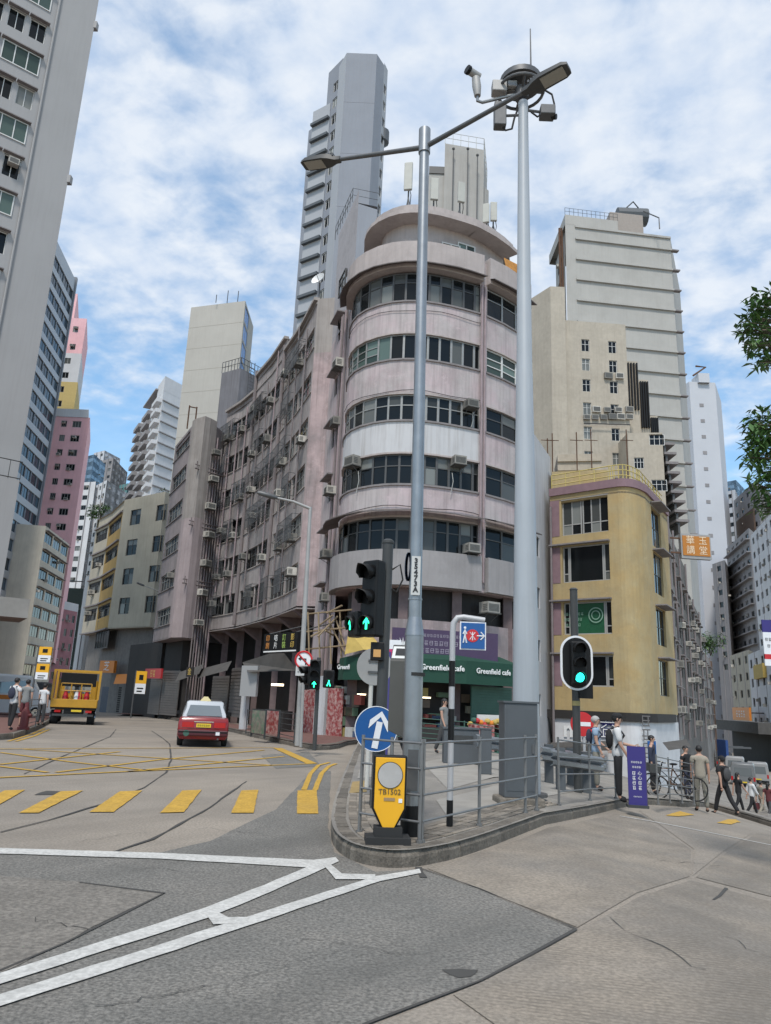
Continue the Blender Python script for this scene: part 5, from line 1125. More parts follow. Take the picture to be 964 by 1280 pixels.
r0p, r1p = V2(at(697, 575, 44.5)), V2(at(752, 575, 44)); zz = ztop(725, 566, 44); T.mass([tuple(r0p), tuple(r1p), (r1p.x+.5, r1p.y+3), (r0p.x+.5, r0p.y+3)], STp-.6, zz, CREAM, parapet=.2)
for k in range(4): bandpath(T, 'roof_room_band', [r0p, r1p], zz-.5-k*.6, zz-.32-k*.6, .12, .05, CREAM)
for px in (684, 690, 720, 738, 782): p = at(px, 520, 43); T.part('aerial', MB().tube([(p.x, p.y, STp), (p.x, p.y, p.z-rnd.uniform(-.5, 1.5))], .035, 4).tube([(p.x-.4, p.y, p.z-1.6), (p.x+.4, p.y, p.z-1.6)], .025, 4), RUST)
# shop level: dark fascia, white sign wall, letters
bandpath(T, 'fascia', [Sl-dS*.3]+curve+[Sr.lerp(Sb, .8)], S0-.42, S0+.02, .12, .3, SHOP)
NAVY = mat('letter_navy', (.02, .02, .12), .5); WSH = mat('white_shop_wall', (.62, .62, .63), .8, var=.3, vscale=1.2)
bandpath(T, 'shop_wall', [Sl]+curve+[Sr, Sb], -2.5, S0-.42, 0, .3, WSH)
for s, px, m in (('n', 711, LETW), ('谷', 736, NAVY), ('益', 763, NAVY)):
    u, z = hit(px, 912, Sl, Sc); q = Sl+dS*u+nS*.06; text('lettering', s, 1.15, m, T.root, face_M(Vector((q.x, q.y, z))-T.o, rzS), bold=.03)
    if m is NAVY: text('lettering', s, 1.15, LETW, T.root, face_M(Vector((q.x+nS.x*.02, q.y+nS.y*.02, z))-T.o, rzS), bold=-.012)
q = curve[len(curve)*3//5]; glyphs(4, .6, SHUT, T.root, Vector((q.x, q.y-.2, hz(922)))-T.o, R(10), 1.1, True)
T.part('shop_canopy', MB().add([at(682, 934, 38.6), at(768, 932, 37.2), at(760, 926, 38.9), at(690, 928, 40.6)], [(0, 1, 2, 3)]).add([at(682, 934, 38.6), at(768, 932, 37.2), at(768, 938, 37.2), at(682, 940, 38.6)], [(0, 1, 2, 3)]), TARP)
T.part('side_canopy', MB().add([at(828, 928, 38.5), at(858, 924, 39.5), at(864, 934, 37.8), at(836, 938, 36.8)], [(0, 1, 2, 3)]), TARP)
for px, m in ((689.5, PIPE),): q = V2(at(px, 720, 41)); T.part('drain_pipe', MB().tube([(q.x, q.y, -1), (q.x, q.y, STp-1)], .07, 6), m)
# ------------------------------------------------------------------ white sliver between, grimy row down the hill
T = Bld('white_sliver', 'narrow white side wall squeezed between the pink and yellow houses', 9.5, 44)
a, b = V2(at(669, 700, 39)), V2(at(690, 700, 43)); T.facade(a, b, -3, ztop(690, 572, 43), WHITEB, [(1.2+2.8*i, 2.3+2.8*i) for i in range(4)], [(.4, 1.1)], pc=1, fm=FRAMED)
T.mass([tuple(a), tuple(b), (b.x, b.y+6), (a.x, a.y+6)], -3, ztop(690, 572, 43)-.02, WHITEB, skip=(0,), parapet=.2)
GRIM = mat('grimy_render', (.17, .155, .14), .95, var=.6, vscale=.9, streak=.9, dirt=(.03, .027, .025)); GRIM2 = mat('grimy_pale_render', (.3, .28, .26), .95, var=.5, vscale=.8, streak=.8, dirt=(.06, .05, .045))
pts = [(839, 45, 632, 'pale grimy tenement next to the yellow corner house', GRIM2), (851, 54, 676, 'soot-stained tenement full of air conditioners down the slope', GRIM), (866, 66, 740, 'dark grimy tenement beside the rooftop bush', GRIM), (880, 84, 812, 'lowest grimy tenement at the end of the row', GRIM2), (889, 100, 830, '', GRIM)]
for (p0, Y0, yt, lb, m), (p1, Y1, _, _, _) in zip(pts, pts[1:]):
    a, b = V2(at(p0, 850, Y0)), V2(at(p1, 850, Y1)); zt = ztop(p0, yt, Y0); T = Bld('tenement', lb, (a.x+b.x)/2-2, (a.y+b.y)/2, True, group='grimy tenements down the right street'); L = (b-a).length; n = max(2, int(L/3)); zg = g(a.x, a.y)
    T.facade(a, b, zg-2, zt, m, [(z_, z_+1.5) for z_ in [zg+4.5+2.9*i for i in range(9)] if z_+1.8 < zt], evencols(L, n, 1.7), pc=2, fm=FRAMED, ac=.45, rev=.2, panes=False, hood=.3)
    T.mass([tuple(a), tuple(b), (b.x-6, b.y+1), (a.x-5, a.y+3)], zg-2, zt-.02, m, skip=(0,), parapet=.5)
    for k in range(2): q = a.lerp(b, (k+.5)/2); T.part('drain_pipe', MB().tube([(q.x+.12, q.y-.12, zg+3), (q.x+.12, q.y-.12, zt)], .08, 5), PIPE)
T = Bld('brown_building', 'plain brown block end wall at the foot of the grimy row', 46, 106)
a, b = V2(at(868, 860, 101)), V2(at(893, 870, 100)); T.mass([tuple(a), tuple(b), (b.x+3, b.y+14), (a.x, a.y+14)], -9, ztop(880, 826, 100), BROWN, parapet=.3)
# ------------------------------------------------------------------ far right towers
T = Bld('far_white_tower', 'very tall pale blue white tower far beyond the right street', 90, 215)
A, B, C = V2(at(867, 560, 206)), V2(at(900, 560, 206)), V2(at(906, 560, 220)); zt = ztop(885, 478, 206)
T.mass([(A.x-2, A.y+10), tuple(A), tuple(B), tuple(C)], -10, zt, FAR, parapet=.5)
for k in range(24): z = zt-8-5*k; q = A.lerp(B, .42); T.part('window', MB().bx(q.x-.6, q.x+.6, q.y-.1, q.y+.1, z, z+1), FARG)
q = A.lerp(B, .42); T.mass([(A.x+2.5, A.y-1), (B.x-2, B.y-1), (B.x-2, B.y+4), (A.x+2.5, A.y+4)], zt-.5, zt+2.5, FAR, parapet=.2); T.part('sign_frame', MB().tube([(q.x-2, q.y, zt+2), (q.x+2, q.y, zt+5), (q.x-1, q.y, zt+5.2)], .3, 5), RUST)
A, B = V2(at(856, 560, 211)), V2(at(867, 560, 210)); zg_ = ztop(860, 505, 210); L = (B-A).length
T.facade(A, B, -10, zg_, FARB, [(zg_-4*(i+1), zg_-4*i-.5) for i in range(16)], [(.2, L-.2)], pc=2, gm=GLASSB, fm=FRAMEW, fr=.1); T.mass([tuple(A), tuple(B), (B.x, B.y+8), (A.x, A.y+8)], -10, zg_-.02, FAR, skip=(0,), parapet=.2)
block('street_block', 'slim white block left of the balconied grey block', [(903, 236), (919, 232), (926, 250)], 612, 232, -10, FAR, 18, 3.2, 4, 2)
block('street_block', 'hazy blue glass top beyond the right street', [(904, 300), (920, 296), (935, 315)], 600, 296, -10, FARB, 6, 4, 4, 3.5, gm=GLASSB)
T, P, zt = block('street_block', 'grey block with stacked white-edged balconies on the right street', [(906, 196), (936, 172), (950, 182)], 660, 172, -10, FARG, 17, 3.1, 7, 2.6, ledge=True, both=False, pc=3)
block('street_block', 'low grey brown block between the tower and balconied block', [(890, 190), (906, 184), (914, 205)], 700, 184, -10, FARG, 9, 3.1, 4, 1.8)
T, P, zt = block('street_block', 'set-back grey block with a brown panel behind the balconies', [(915, 222), (945, 200), (964, 214)], 600, 200, -10, FARG, 6, 3.4, 8, 2.2)
a, b = P[0].lerp(P[1], .1), P[0].lerp(P[1], .85); bandpath(T, 'brown_panel', [a, b], ztop(925, 668, 205), ztop(925, 636, 205), .4, .1, BROWN)
block('street_block', 'white block with paired windows below the tree', [(936, 158), (966, 138), (990, 150)], 640, 138, -10, WHT, 14, 3.1, 8, 2.0)
block('street_block', 'beige shophouse with air conditioners on the right street', [(912, 150), (936, 134), (944, 142)], 812, 134, -10, BEIGE, 4, 3.0, 4, 1.9)
T, P, zt = block('street_block', 'small white shophouse with a yellow and red rooftop hoarding', [(934, 128), (964, 108), (985, 118)], 806, 108, -10, WHT, 4, 3.1, 7, 1.9)
q = P[0].lerp(P[1], .35); q2 = P[0].lerp(P[1], .75); bandpath(T, 'hoarding', [q, q2], ztop(950, 846, 112), ztop(950, 828, 112), .5, .05, CANV)
for nm, lb, px0, px1, py, Y0, Y1, m, tx in (('shop_sign', 'orange shop sign board across the right street shophouses', 917, 938, 892, 128, 118, ORNG, '上環海味'), ('shop_sign', 'blue hanging shop board low on the right street', 898, 909, 935, 92, 90, mat('blue_board', (.02, .06, .2), .5), '')):
    a, b = at(px0, py, Y0), at(px1, py, Y1); L = math.hypot(b.x-a.x, b.y-a.y); s_ = thing(nm, lb, 'sign', (a.x, a.y, a.z), math.atan2(b.y-a.y, b.x-a.x)); h_ = 2.0
    ob('board', MB().bx(0, L, -.15, .15, -h_/2, h_/2), [m], s_); ob('bracket', MB().bx(.1, .3, .15, 3, .1, .3).bx(L-.3, L-.1, .15, 3, .1, .3), [STEELD], s_)
    if tx: glyphs(4, 1.1, LETW, s_, (L/2, -.17, 0), 0, 1.3)
# awnings of the far right shops
T = Bld('far_arcade', 'row of dark far shop canopies at the end of the right street', 58, 116)
a, b = V2(at(912, 930, 128)), V2(at(975, 925, 100)); bandpath(T, 'canopy', [a, b], ztop(940, 915, 112), ztop(940, 902, 112), 2.5, .5, TARP); bandpath(T, 'shop_wall', [a, b], -9.5, ztop(940, 905, 112), -.5, 1, SHOP)
# ------------------------------------------------------------------ street furniture
GRN = mat('lamp_green', (0.03, 1.0, 0.45), emit=2.2); CYN = mat('lamp_cyan_green', (0.02, 1.0, 0.72), emit=2.6); AMB = mat('amber_panel', (0.55, 0.3, 0.1), .5); LENS = mat('dark_lens', (.005, .004, .004), .5, spec=.2)
BLUE = mat('sign_blue', (0.008, 0.085, 0.28), .45, var=.1); SIGNW = mat('sign_white', (.72, .73, .75), .45); SIGNR = mat('sign_red', (.5, .02, .025), .45); SIGNY = mat('sign_yellow', (.75, .38, .01), .45, var=.08); BACKG = mat('sign_back', (.36, .355, .345), .6, .3, var=.25)
SSTEEL = mat('stainless_panel', (.095, .09, .082), .4, .4, var=.25, vscale=3); WPOLE = mat('white_pole_paint', (.36, .39, .42), .45, var=.12, vscale=1.5, streak=.15)
VIOL = mat('violet_board', (.035, .025, PH), .45)
pv = lambda px, py: ong(px, py, PH)
def head(par, z, rz, lit=None, nv=3, off=(0, 0), vis=True, arrow=False, hh=.30, vl=1.0):
    """signal head: housing, visors, lenses"""
    h = nv*hh; M_ = lambda: None
    hd = ob('signal_head', MB().bx(-.16, .16, -.1, .1, 0, h), [BLACK], par, (off[0], off[1], z), rz); bevel(hd, .03)
    for k in range(nv):
        zc = hh*(k+.5); mb = MB(); n = 14
        if vis:
            for i in range(n+1):
                a = R(-35+250*i/n); x, zz = .125*math.cos(a), .125*math.sin(a); ln = (.27-.1*abs(math.cos(a)) if a < math.pi and a > 0 else .12)*(vl if k == 0 else 1)
                mb.v += [(x, -.1, zc+zz), (x*.97, -.1-ln, zc+zz*.97-.02)]
            for i in range(n): mb.f.append((2*i, 2*i+1, 2*i+3, 2*i+2)); mb.m.append(0)
            v = ob('visor', mb, [BLACK], hd, smooth=True); sol = v.modifiers.new('s', 'SOLIDIFY'); sol.thickness = .006
        on = lit is not None and k == 0
        if on and arrow:
            ob('lens', MB().disc((0, -.112, zc), (0, 1, 0), .1, .012, 20), [LENS], hd)
            mb = MB().bx(-.018, .018, -.126, -.12, zc-.09, zc+.08)
            for s in (-1, 1): mb.add([(0, -.127, zc+.085), (0, -.127, zc+.045), (s*.062, -.127, zc-.015), (s*.062, -.127, zc+.022)], [(0, 1, 2, 3)])
            ob('arrow_light', mb, [lit], hd)
        else: ob('lens', MB().disc((0, -.112, zc), (0, 1, 0), .1, .012, 20), [lit if on else LENS], hd)
    return hd
def facing(p): return math.atan2(-p.y, -p.x)+R(90)
# --- steel double-arm lamp post
b = pv(513, 1046); t = thing('street_lamp', 'tall galvanised lamp post with two arms and number plate on the island tip', 'street lamp', b)
tp = at(531, 166, b.y); dx = (tp.x-b.x); H_ = tp.z-b.z
zc = at(516, 782, b.y).z-b.z
X = lambda z: dx*z/H_
ob('pole', MB().tube([(X(z), 0, z) for z in (0, zc-.12)], .112, 20).tube([(X(zc-.12), 0, zc-.12), (X(zc+.1), 0, zc+.1)], [.118, .083], 20).tube([(X(zc+.1), 0, zc+.1), (X(H_*.6), 0, H_*.6), (X(H_), 0, H_)], [.08, .075, .068], 20), [STEEL], t, smooth=True)
ob('base_band', MB().tube([(0, 0, 0), (0, 0, .34)], .118, 20), [BLACK], t, smooth=True)
ob('top_cap', MB().tube([(X(H_-.35), 0, H_-.35), (X(H_+.05), 0, H_+.05), (X(H_+.1), 0, H_+.1)], [.085, .085, .03], 16), [STEEL], t, smooth=True)
za = at(530, 184, b.y).z
def onzz(px, py, z): d_ = ray(px, py); k = (z-CAMH)/d_.z; return Vector((d_.x*k, d_.y*k, z))
eL, eR = onzz(420, 200, za+.18), onzz(660, 112, za+.18)
C_ = Vector((X(H_-.2), 0, za-b.z)); aL, aR = eL-b, eR-b
for e_ in (aL, aR):
    k = 1.0; ob('arm', MB().tube([C_, C_.lerp(e_, .5), e_], [.038, .034, .03], 12), [STEELD], t, smooth=True)
    dr = (e_-C_); rz = math.atan2(dr.y, dr.x); tilt = math.atan2(dr.z, math.hypot(dr.x, dr.y))
    mb = MB(); prof = [(-.08, .045, .035), (0, .05, .04), (.1, .1, .06), (.2, .125, .06), (.5, .12, .045), (.57, .085, .025)]
    for x, hw, th in prof: mb.v += [(x, -hw, -.03), (x, -hw*.8, th), (x, hw*.8, th), (x, hw, -.03)]
    for i in range(len(prof)-1):
        for q in range(4): mb.f.append((4*i+q, 4*i+4+q, 4*i+4+(q+1)%4, 4*i+(q+1)%4)); mb.m.append(0)
    mb.f += [(0, 1, 2, 3), (20, 23, 22, 21)]; mb.m += [0, 0]
    M_ = Matrix.Translation(e_) @ Matrix.Rotation(rz, 4, 'Z') @ Matrix.Rotation(-tilt, 4, 'Y')
    lm = ob('luminaire', mb, [DARKGREY], t, M=M_, smooth=True)
    ob('diffuser', MB().bx(.2, .51, -.09, .09, -.038, -.028), [mat('lamp_glass', (.3, .29, .25), .3)], lm)
    ob('cooling_fins', MB().bx(.03, .05, -.07, .07, .04, .08).bx(.07, .09, -.07, .07, .05, .085).bx(.11, PH-.04, -.07, .07, .055, .09), [STEELD], lm)
# number plate
zp0, zp1 = at(517, 745, b.y).z-b.z, at(517, 697, b.y).z-b.z
pl_ = ob('number_plate', MB().bx(-.055, .055, -.1, -.09, zp0, zp1), [mat('plate_grey', (.5, .5, .48), .5)], t, (X(zp1)-.0, 0, 0))
for k, ch in enumerate('35473A'): text('lettering', ch, .085, LETB, pl_, face_M((0, -.102, zp1-.06-k*(zp1-zp0-.08)/5.6), 0), bold=.004)
ob('strap', MB().tube([(X(zp0), 0, zp0-.05), (X(zp0), 0, zp0-.03)], .088, 16), [STEEL], t); ob('strap', MB().tube([(0, 0, 1.78), (0, 0, 1.82)], .12, 16), [RUBBER], t)
ob('cable_coil', MB().tube([(X(zp1)-.09+.06*math.cos(a_)*.5, -.02, zp1-.12+.17*math.sin(a_)) for a_ in [R(20*i) for i in range(37)]], .018, 6), [mat('coil_blue', (.03, .05, .09), .5)], t)
ob('access_door', MB().bx(-.06, .06, -.116, -.1, .5, .95), [STEELD], t)
# --- slant-topped steel pillar strapped to the lamp post
q = at(501, 900, 9.75); pb = Vector((q.x, 9.75, 0)); zt_ = at(501, 815, 9.75).z; zb_ = at(495, 925, 9.75).z
o = ob('info_pillar', MB().add([(-.14, -.17, zb_+.12), (.13, -.17, zb_), (.13, .1, zb_), (-.14, .1, zb_+.12), (-.14, -.17, zt_-.12), (.13, -.17, zt_-.12), (.13, .1, zt_+.1), (-.14, .1, zt_+.1)], [(3, 2, 1, 0), (4, 5, 6, 7), (0, 1, 5, 4), (1, 2, 6, 5), (2, 3, 7, 6), (3, 0, 4, 7)]), [SSTEEL], None, pb, R(-8)); bevel(o, .006)
tag(o, 'brown steel slant-topped pillar box strapped to the lamp post', 'pillar box')
for f_, s_, m_ in ((.13, .2, mat('pale_top_plate', (.6, .6, .58), .4)), (.09, .12, LETB)):
    zz = lambda y: zt_-.12+(y+.17)/.27*.22+(.004 if m_ is not LETB else .008)
    ob('top_display', MB().add([(-f_, -.005-s_/2-.03, zz(-.005-s_/2-.03)), (f_, -.005-s_/2-.03, zz(-.005-s_/2-.03)), (f_, -.005+s_/2-.03, zz(-.005+s_/2-.03)), (-f_, -.005+s_/2-.03, zz(-.005+s_/2-.03))], [(0, 1, 2, 3)]), [m_], o)
for k in range(3): ob('bolt', MB().disc((.135, -.05, zb_+.3+.3*k), (1, 0, 0), .02, .02, 8), [BLACK], o)
ob('cable_wrap', MB().tube([(.02, 0, zb_+.02), (.1, -.05, zb_-.15), (.14, -.02, zb_-.32), (.02, -.08, zb_-.42), (.12, -.1, zb_-.2)], .045, 8), [RUBBER], o)
# --- left traffic light
b = pv(472, 1008); t = thing('traffic_light', 'dark traffic light pole with three visored black heads and green arrow on island', 'traffic light', b)
zt = at(487, 678, b.y).z-b.z
ob('pole', MB().tube([(0, 0, 0), (0, 0, zt)], .083, 16), [DARKGREY], t, smooth=True); ob('cap', MB().tube([(0, 0, zt-.02), (0, 0, zt+.02), (0, 0, zt+.05)], [.095, .095, .05], 16), [DARKGREY], t, smooth=True)
zh = at(465, 797, b.y).z-b.z; zh1 = at(465, 703, b.y).z-b.z; hs = (zh1-zh)/3
head(t, zh, R(-42), GRN, 3, (-.2, -.12), True, True, hs, .5); head(t, zh, R(-66), GRN, 1, (-.42, .05), True, True, hs, .4)
zb_ = at(465, 826, b.y).z-b.z; bx_ = ob('push_button_box', MB().bx(-.1, .1, -.1, .06, zb_, zb_+.27), [BLACK], t, (-.1, -.06, 0)); bevel(bx_, .01); ob('amber_panel', MB().bx(-.055, .055, -.112, -.1, zb_+.05, zb_+.16), [AMB], bx_)
ob('cable', MB().tube([(.08, 0, zh1-.1), (.2, -.02, zh1-.02), (.25, 0, zh1-.25), (.16, 0, zh1-.45), (.08, 0, zh1-.4)], .015, 6), [RUBBER], t)
ob('base_collar', MB().tube([(0, 0, 0), (0, 0, .22), (0, 0, .26)], [.12, .12, .085], 14), [DARKGREY], t, smooth=True)
# --- round sign seen from behind
b = pv(459, 985); t = thing('road_sign', 'round road sign seen from its bare grey back beside the traffic light', 'sign', b, R(15)); Y_ = b.y
z_ = at(462, 833, Y_).z-b.z; ob('plate', MB().disc((.04, 0, z_), (0, 1, 0), .33, .012, 32), [BACKG], t); ob('pole', MB().tube([(0, .04, 0), (0, .04, z_+.25)], .04, 10), [mat('pale_pole', (.5, .49, .46), .5)], t, smooth=True); [ob('clamp', MB().bx(-.08, .14, -.03, .02, z_+k, z_+k+.04), [STEELD], t) for k in (-.12, .08)]
# --- blue direction disc
b = pv(466, 1012); t = thing('road_sign', 'round blue sign with a tilted white arrow above the yellow bollard', 'sign', (b.x, b.y, b.z), R(12)); z_ = at(469, 911, b.y).z-b.z
ob('plate', MB().disc((0, 0, z_), (0, 1, 0), .315, .014, 40), [BLUE], t); ob('rim', MB().tube([(.31*math.cos(R(10*i)), -.008, z_+.31*math.sin(R(10*i))) for i in range(37)], .006, 5), [SIGNW], t)
Ma = Matrix.Translation((.03, -.014, z_)) @ Matrix.Rotation(R(10), 4, 'Y')
ob('arrow', MB().add([(-.045, 0, -.27), (.045, 0, -.27), (.045, 0, .1), (-.045, 0, .1)], [(0, 1, 2, 3)]).add([(0, 0, .25), (-.145, 0, .1), (-.145, 0, -.02), (0, 0, PH), (.145, 0, -.02), (.145, 0, .1)], [(0, 1, 2, 3), (0, 3, 4, 5)]), [SIGNW], t, M=Ma)
ob('post', MB().tube([(0, .05, 0), (0, .05, z_+.2)], .03, 10), [STEELD], t, smooth=True); ob('bracket', MB().bx(-.1, .1, .01, .05, z_-.15, z_-.11).bx(-.1, .1, .01, .05, z_+.11, z_+.15), [STEELD], t)
# --- yellow bollard TB1502
b = pv(484, 1054); t = thing('traffic_bollard', 'yellow shield-shaped bollard marked TB1502 on a black rubber foot', 'bollard', b, R(4)); zt = at(486, 945, b.y).z-b.z; zk_ = at(485, 1010, b.y).z-b.z; zlo = at(485, 1043, b.y).z-b.z
sh = [(-.175, zt), (.175, zt), (.175, zk_), (.03, zlo), (-.03, zlo), (-.175, zk_)]
def shield(s, y0, y1, dz=0): 
    c = (zt+zlo)/2; P = [(x*s, (z-c)*(1-(1-s)*.45)+c+dz) for x, z in sh]; n = len(P)
    return MB().add([(x, y0, z) for x, z in P]+[(x, y1, z) for x, z in P], [tuple(range(n-1, -1, -1)), tuple(range(n, 2*n))]+[(i, (i+1)%n, n+(i+1)%n, n+i) for i in range(n)])
bevel(ob('body', shield(1.06, -.06, .06), [BLACK], t), .015); bevel(ob('face', shield(.93, -.072, -.06), [SIGNY], t), .008); ob('back_face', shield(.93, .06, .072), [SIGNY], t)
zr_ = at(485, 968, b.y).z-b.z; ob('reflector', MB().disc((0, -.078, zr_), (0, 1, 0), .132, .01, 32), [mat('reflector_grey', (.4, .385, .37), .35, var=.2, vscale=8)], t); ob('reflector_rim', MB().tube([(.134*math.cos(R(12*i)), -.078, zr_+.134*math.sin(R(12*i))) for i in range(31)], .005, 4), [BLACK], t)
text('lettering', 'TB1502', .078, mat('faded_black', (.1, .07, .03), .6), t, face_M((0, -.076, at(485, 989, b.y).z-b.z), 0)); ob('label_patch', MB().bx(-.06, .06, -.078, -.072, at(485, 1000, b.y).z-b.z, at(485, 996, b.y).z-b.z), [mat('label_brown', (.3, .2, .1), .6)], t)
ob('sticker', MB().bx(.1, .14, -.078, -.072, at(485, 1002, b.y).z-b.z, at(485, 997, b.y).z-b.z), [SIGNW], t)
bevel(ob('foot', MB().bx(-.24, .24, -.16, .16, 0, .075).bx(-.15, .15, -.1, .1, .075, PH).bx(-.06, .06, -.05, .05, .13, zlo+.04), [RUBBER], t), .015)
# --- railings
RAILM = mat('railing_steel', (.2, .2, .2), .45, .4, var=.3, vscale=6)
def railing(label, pts, hgt=1.08, nr=4, m=RAILM, r=.018, group='pedestrian railings', ends=True):
    P = [Vector(p) for p in pts]; t = thing('railing', label, 'railing', P[0], 0, group)
    for p in P:
        q = p-P[0]; ob('post', MB().tube([q, q+Vector((0, 0, hgt))], r*1.15, 8).tube([q, q+Vector((0, 0, .03))], r*2.2, 8), [m], t, smooth=True)
    for k in range(nr):
        z = hgt*(.2+.76*k/(nr-1)); ob('rail', MB().tube([p-P[0]+Vector((0, -.02, z)) for p in P], r*.72, 8), [m], t, smooth=True)
    for p in P:
        for k in range(nr): pass
    return t
RLP = lambda L: [pv(*p) for p in L]
railing('short steel railing panel behind the yellow bollard', RLP([(449, 1041), (486, 1048), (524, 1054)]))
railing('long steel railing panel from the bollard to the grey cabinet', RLP([(527, 1053), (599, 1033), (657, 1017), (671, 1013)]))
railing('steel railing panel beside the waiting pedestrians', RLP([(699, 1007), (738, 1001), (770, 998)]))
railing('steel railing by the parked bicycle', RLP([(823, 1006), (838, 1004), (853, 1004), (868, 1006)]), nr=5)
railing('dark railing along the cafe pavement', [Vector((-.2, 26.5, .12)), Vector((1.4, 26.3, .12)), Vector((3.0, 26.3, .05)), Vector((4.6, 26.7, -.2))], 1.05, 6, SHUTG)
railing('dark railing in front of the printing shop', [Vector((-5.6, 33.2, .05)), Vector((-4.6, 31, .08)), Vector((-3.6, 28.8, .1)), Vector((-2.8, 26.5, .12))], 1.0, 5, DARKGREY)
railing('kerb railing beside the pedestrians opposite the terrace', [Vector(p) for p in (pv(34, 912), pv(44, 909), pv(52, 905))], 1.05, 5, STEELD)
# --- tall white pole with cameras and antennas
b = pv(660, 1003); b = Vector((b.x+.15, b.y+.9, b.z)); t = thing('camera_mast', 'tall tapering white mast crowned by cameras and antenna boxes', 'mast', b)
tp = at(654, 128, b.y); H_ = tp.z-b.z; dx = tp.x-b.x; XX = lambda z: dx*z/H_
ob('pole', MB().tube([(XX(z), 0, z) for z in (0, H_*.25, H_*.55, H_*.552, H_)], [.245, .215, .16, .155, .105], 28), [WPOLE], t, smooth=True); ob('flange', MB().tube([(0, 0, 0), (0, 0, .05)], .36, 24), [STEELD], t)
def W_(px, py, dy=0): p = at(px, py, b.y+dy); return p-b
ob('antenna_rod', MB().tube([W_(664, 100), W_(663, 36)], [.022, .012], 6), [STEELD], t)
c = W_(652, 100); ob('ring_platform', MB().tube([c+Vector((0, .1, -.05)), c+Vector((0, .1, .08))], .46, 24).tube([c+Vector((0, .1, .08)), c+Vector((0, .1, .2))], .3, 20), [STEELD], t, smooth=True)
ob('ring_rail', MB().tube([c+Vector((.5*math.cos(R(15*i)), .1+.5*math.sin(R(15*i)), -.22)) for i in range(25)], .035, 8), [STEELD], t, smooth=True)
for a_ in (0, 90, 180, 270): ob('spoke', MB().tube([c+Vector((.08*math.cos(R(a_)), .08*math.sin(R(a_)), -.3)), c+Vector((.5*math.cos(R(a_)), .1+.5*math.sin(R(a_)), -.22))], .03, 6), [STEELD], t)
ob('camera_arm', MB().tube([c+Vector((-.1, 0, -.38)), W_(603, 128), W_(597, 126), W_(597, 118)], .035, 8), [STEEL], t, smooth=True)
cm = ob('dome_camera', MB().tube([W_(597, 120), W_(596, 108), W_(595, 98)], [.07, .1, .09], 14), [BACKG], t, smooth=True); q = W_(592, 94); ob('camera_body', MB().tube([q+Vector((.14, .05, .0)), q+Vector((-.1, -.06, .05))], .085, 12), [BACKG], cm, smooth=True); ob('lens_hood', MB().tube([q+Vector((-.1, -.06, .05)), q+Vector((-.16, -.1, .06))], .1, 10), [BLACK], cm)
for px, py, s in ((624, 111, (.16, .12, .14)), (625, 145, (.13, .11, .3)), (684, 141, (.16, .13, .12)), (640, 108, (.1, .1, .08))):
    q = W_(px, py); e = ob('equipment_box', MB().bx(q.x-s[0], q.x+s[0], q.y-s[1], q.y+s[1], q.z-s[2], q.z+s[2]), [BACKG if py < 112 else STEELD], t); bevel(e, .02)
    ob('box_bracket', MB().tube([q, Vector((XX(q.z), 0, q.z+.05))], .03, 6), [STEELD], t)
for L in ([W_(628, 158), W_(632, 163), W_(640, 161), W_(643, 148), W_(648, 135)], [W_(690, 148), W_(693, 130), W_(690, 118), W_(680, 112)], [W_(664, 140), W_(672, 146), W_(680, 140)]): ob('cable', MB().tube(L, .022, 6), [RUBBER], t, smooth=True)
ob('collar', MB().tube([c+Vector((0, 0, -.5)), c+Vector((0, 0, -.25))], .15, 16), [STEELD], t); ob('side_lamp', MB().disc(W_(693, 146), (1, -.5, -.3), .06, .1, 10), [BLACK], t)
# --- grey cabinet
b = pv(648, 1004); t = thing('control_cabinet', 'tall grey steel control cabinet on a rough concrete plinth', 'cabinet', b, R(4)); hh = at(648, 879, b.y).z-b.z
bevel(ob('body', MB().bx(-.27, .27, -.2, .2, .1, hh), [GREYP], t), .012); bevel(ob('plinth', MB().bx(-.36, .36, -.28, .28, -.05, .1), [KERB], t), .03); ob('door_seam', MB().bx(-.23, .23, -.206, -.2, .2, hh-.1), [mat('grey_paint_door', (.08, .09, .1), .5, var=.2)], t); ob('handle', MB().bx(.17, .2, -.225, -.206, hh*.5, hh*.5+.14), [STEELD], t); ob('top_cover', MB().bx(-.29, .29, -.22, .22, hh, hh+.03), [GREYP], t)
# --- curved pedestrian signpost
b = pv(562, 1034); t = thing('pedestrian_sign', 'bent-top pole with a blue walking-person direction board', 'sign', b); S_ = lambda px, py: at(px, py, b.y)-b
zc_ = S_(566, 790).z; xq = S_(566, 790).x; e = S_(606, 780)
pts = [(xq*.0, 0, 0), (xq*.6, 0, zc_*.6), (xq, 0, zc_), (xq+.01, 0, zc_+.12), (xq+.06, 0, zc_+.19), (xq+.14, 0, zc_+.2), (e.x, 0, zc_+.17)]
ob('pole', MB().tube(pts, .038, 12), [mat('pale_pole_grey', (.42, .42, .43), .5, .2)], t, smooth=True)
for y0, y1 in ((1034, 1000), (925, 886), (858, 826)): z0, z1 = S_(562, y0).z, S_(562, y1).z; f0 = z0/zc_; f1 = z1/zc_; ob('black_band', MB().tube([(xq*f0, 0, max(z0, .01)), (xq*f1, 0, z1)], .0405, 12), [BLACK], t, smooth=True)
a_, c_ = S_(576, 808), S_(606, 777); x0, x1, z0, z1 = a_.x, c_.x, S_(590, 811).z, S_(590, 779).z
bd = ob('board', MB().bx(x0, x1, -.03, -.01, z0, z1), [BLUE], t); ob('board_border', MB().bx(x0-.015, x1+.015, -.02, .0, z0-.015, z1+.015), [SIGNW], t)
w_ = x1-x0; h_ = z1-z0
mb = MB(); cx = x0+.16*w_; zm = z0+.5*h_; s_ = h_*.36
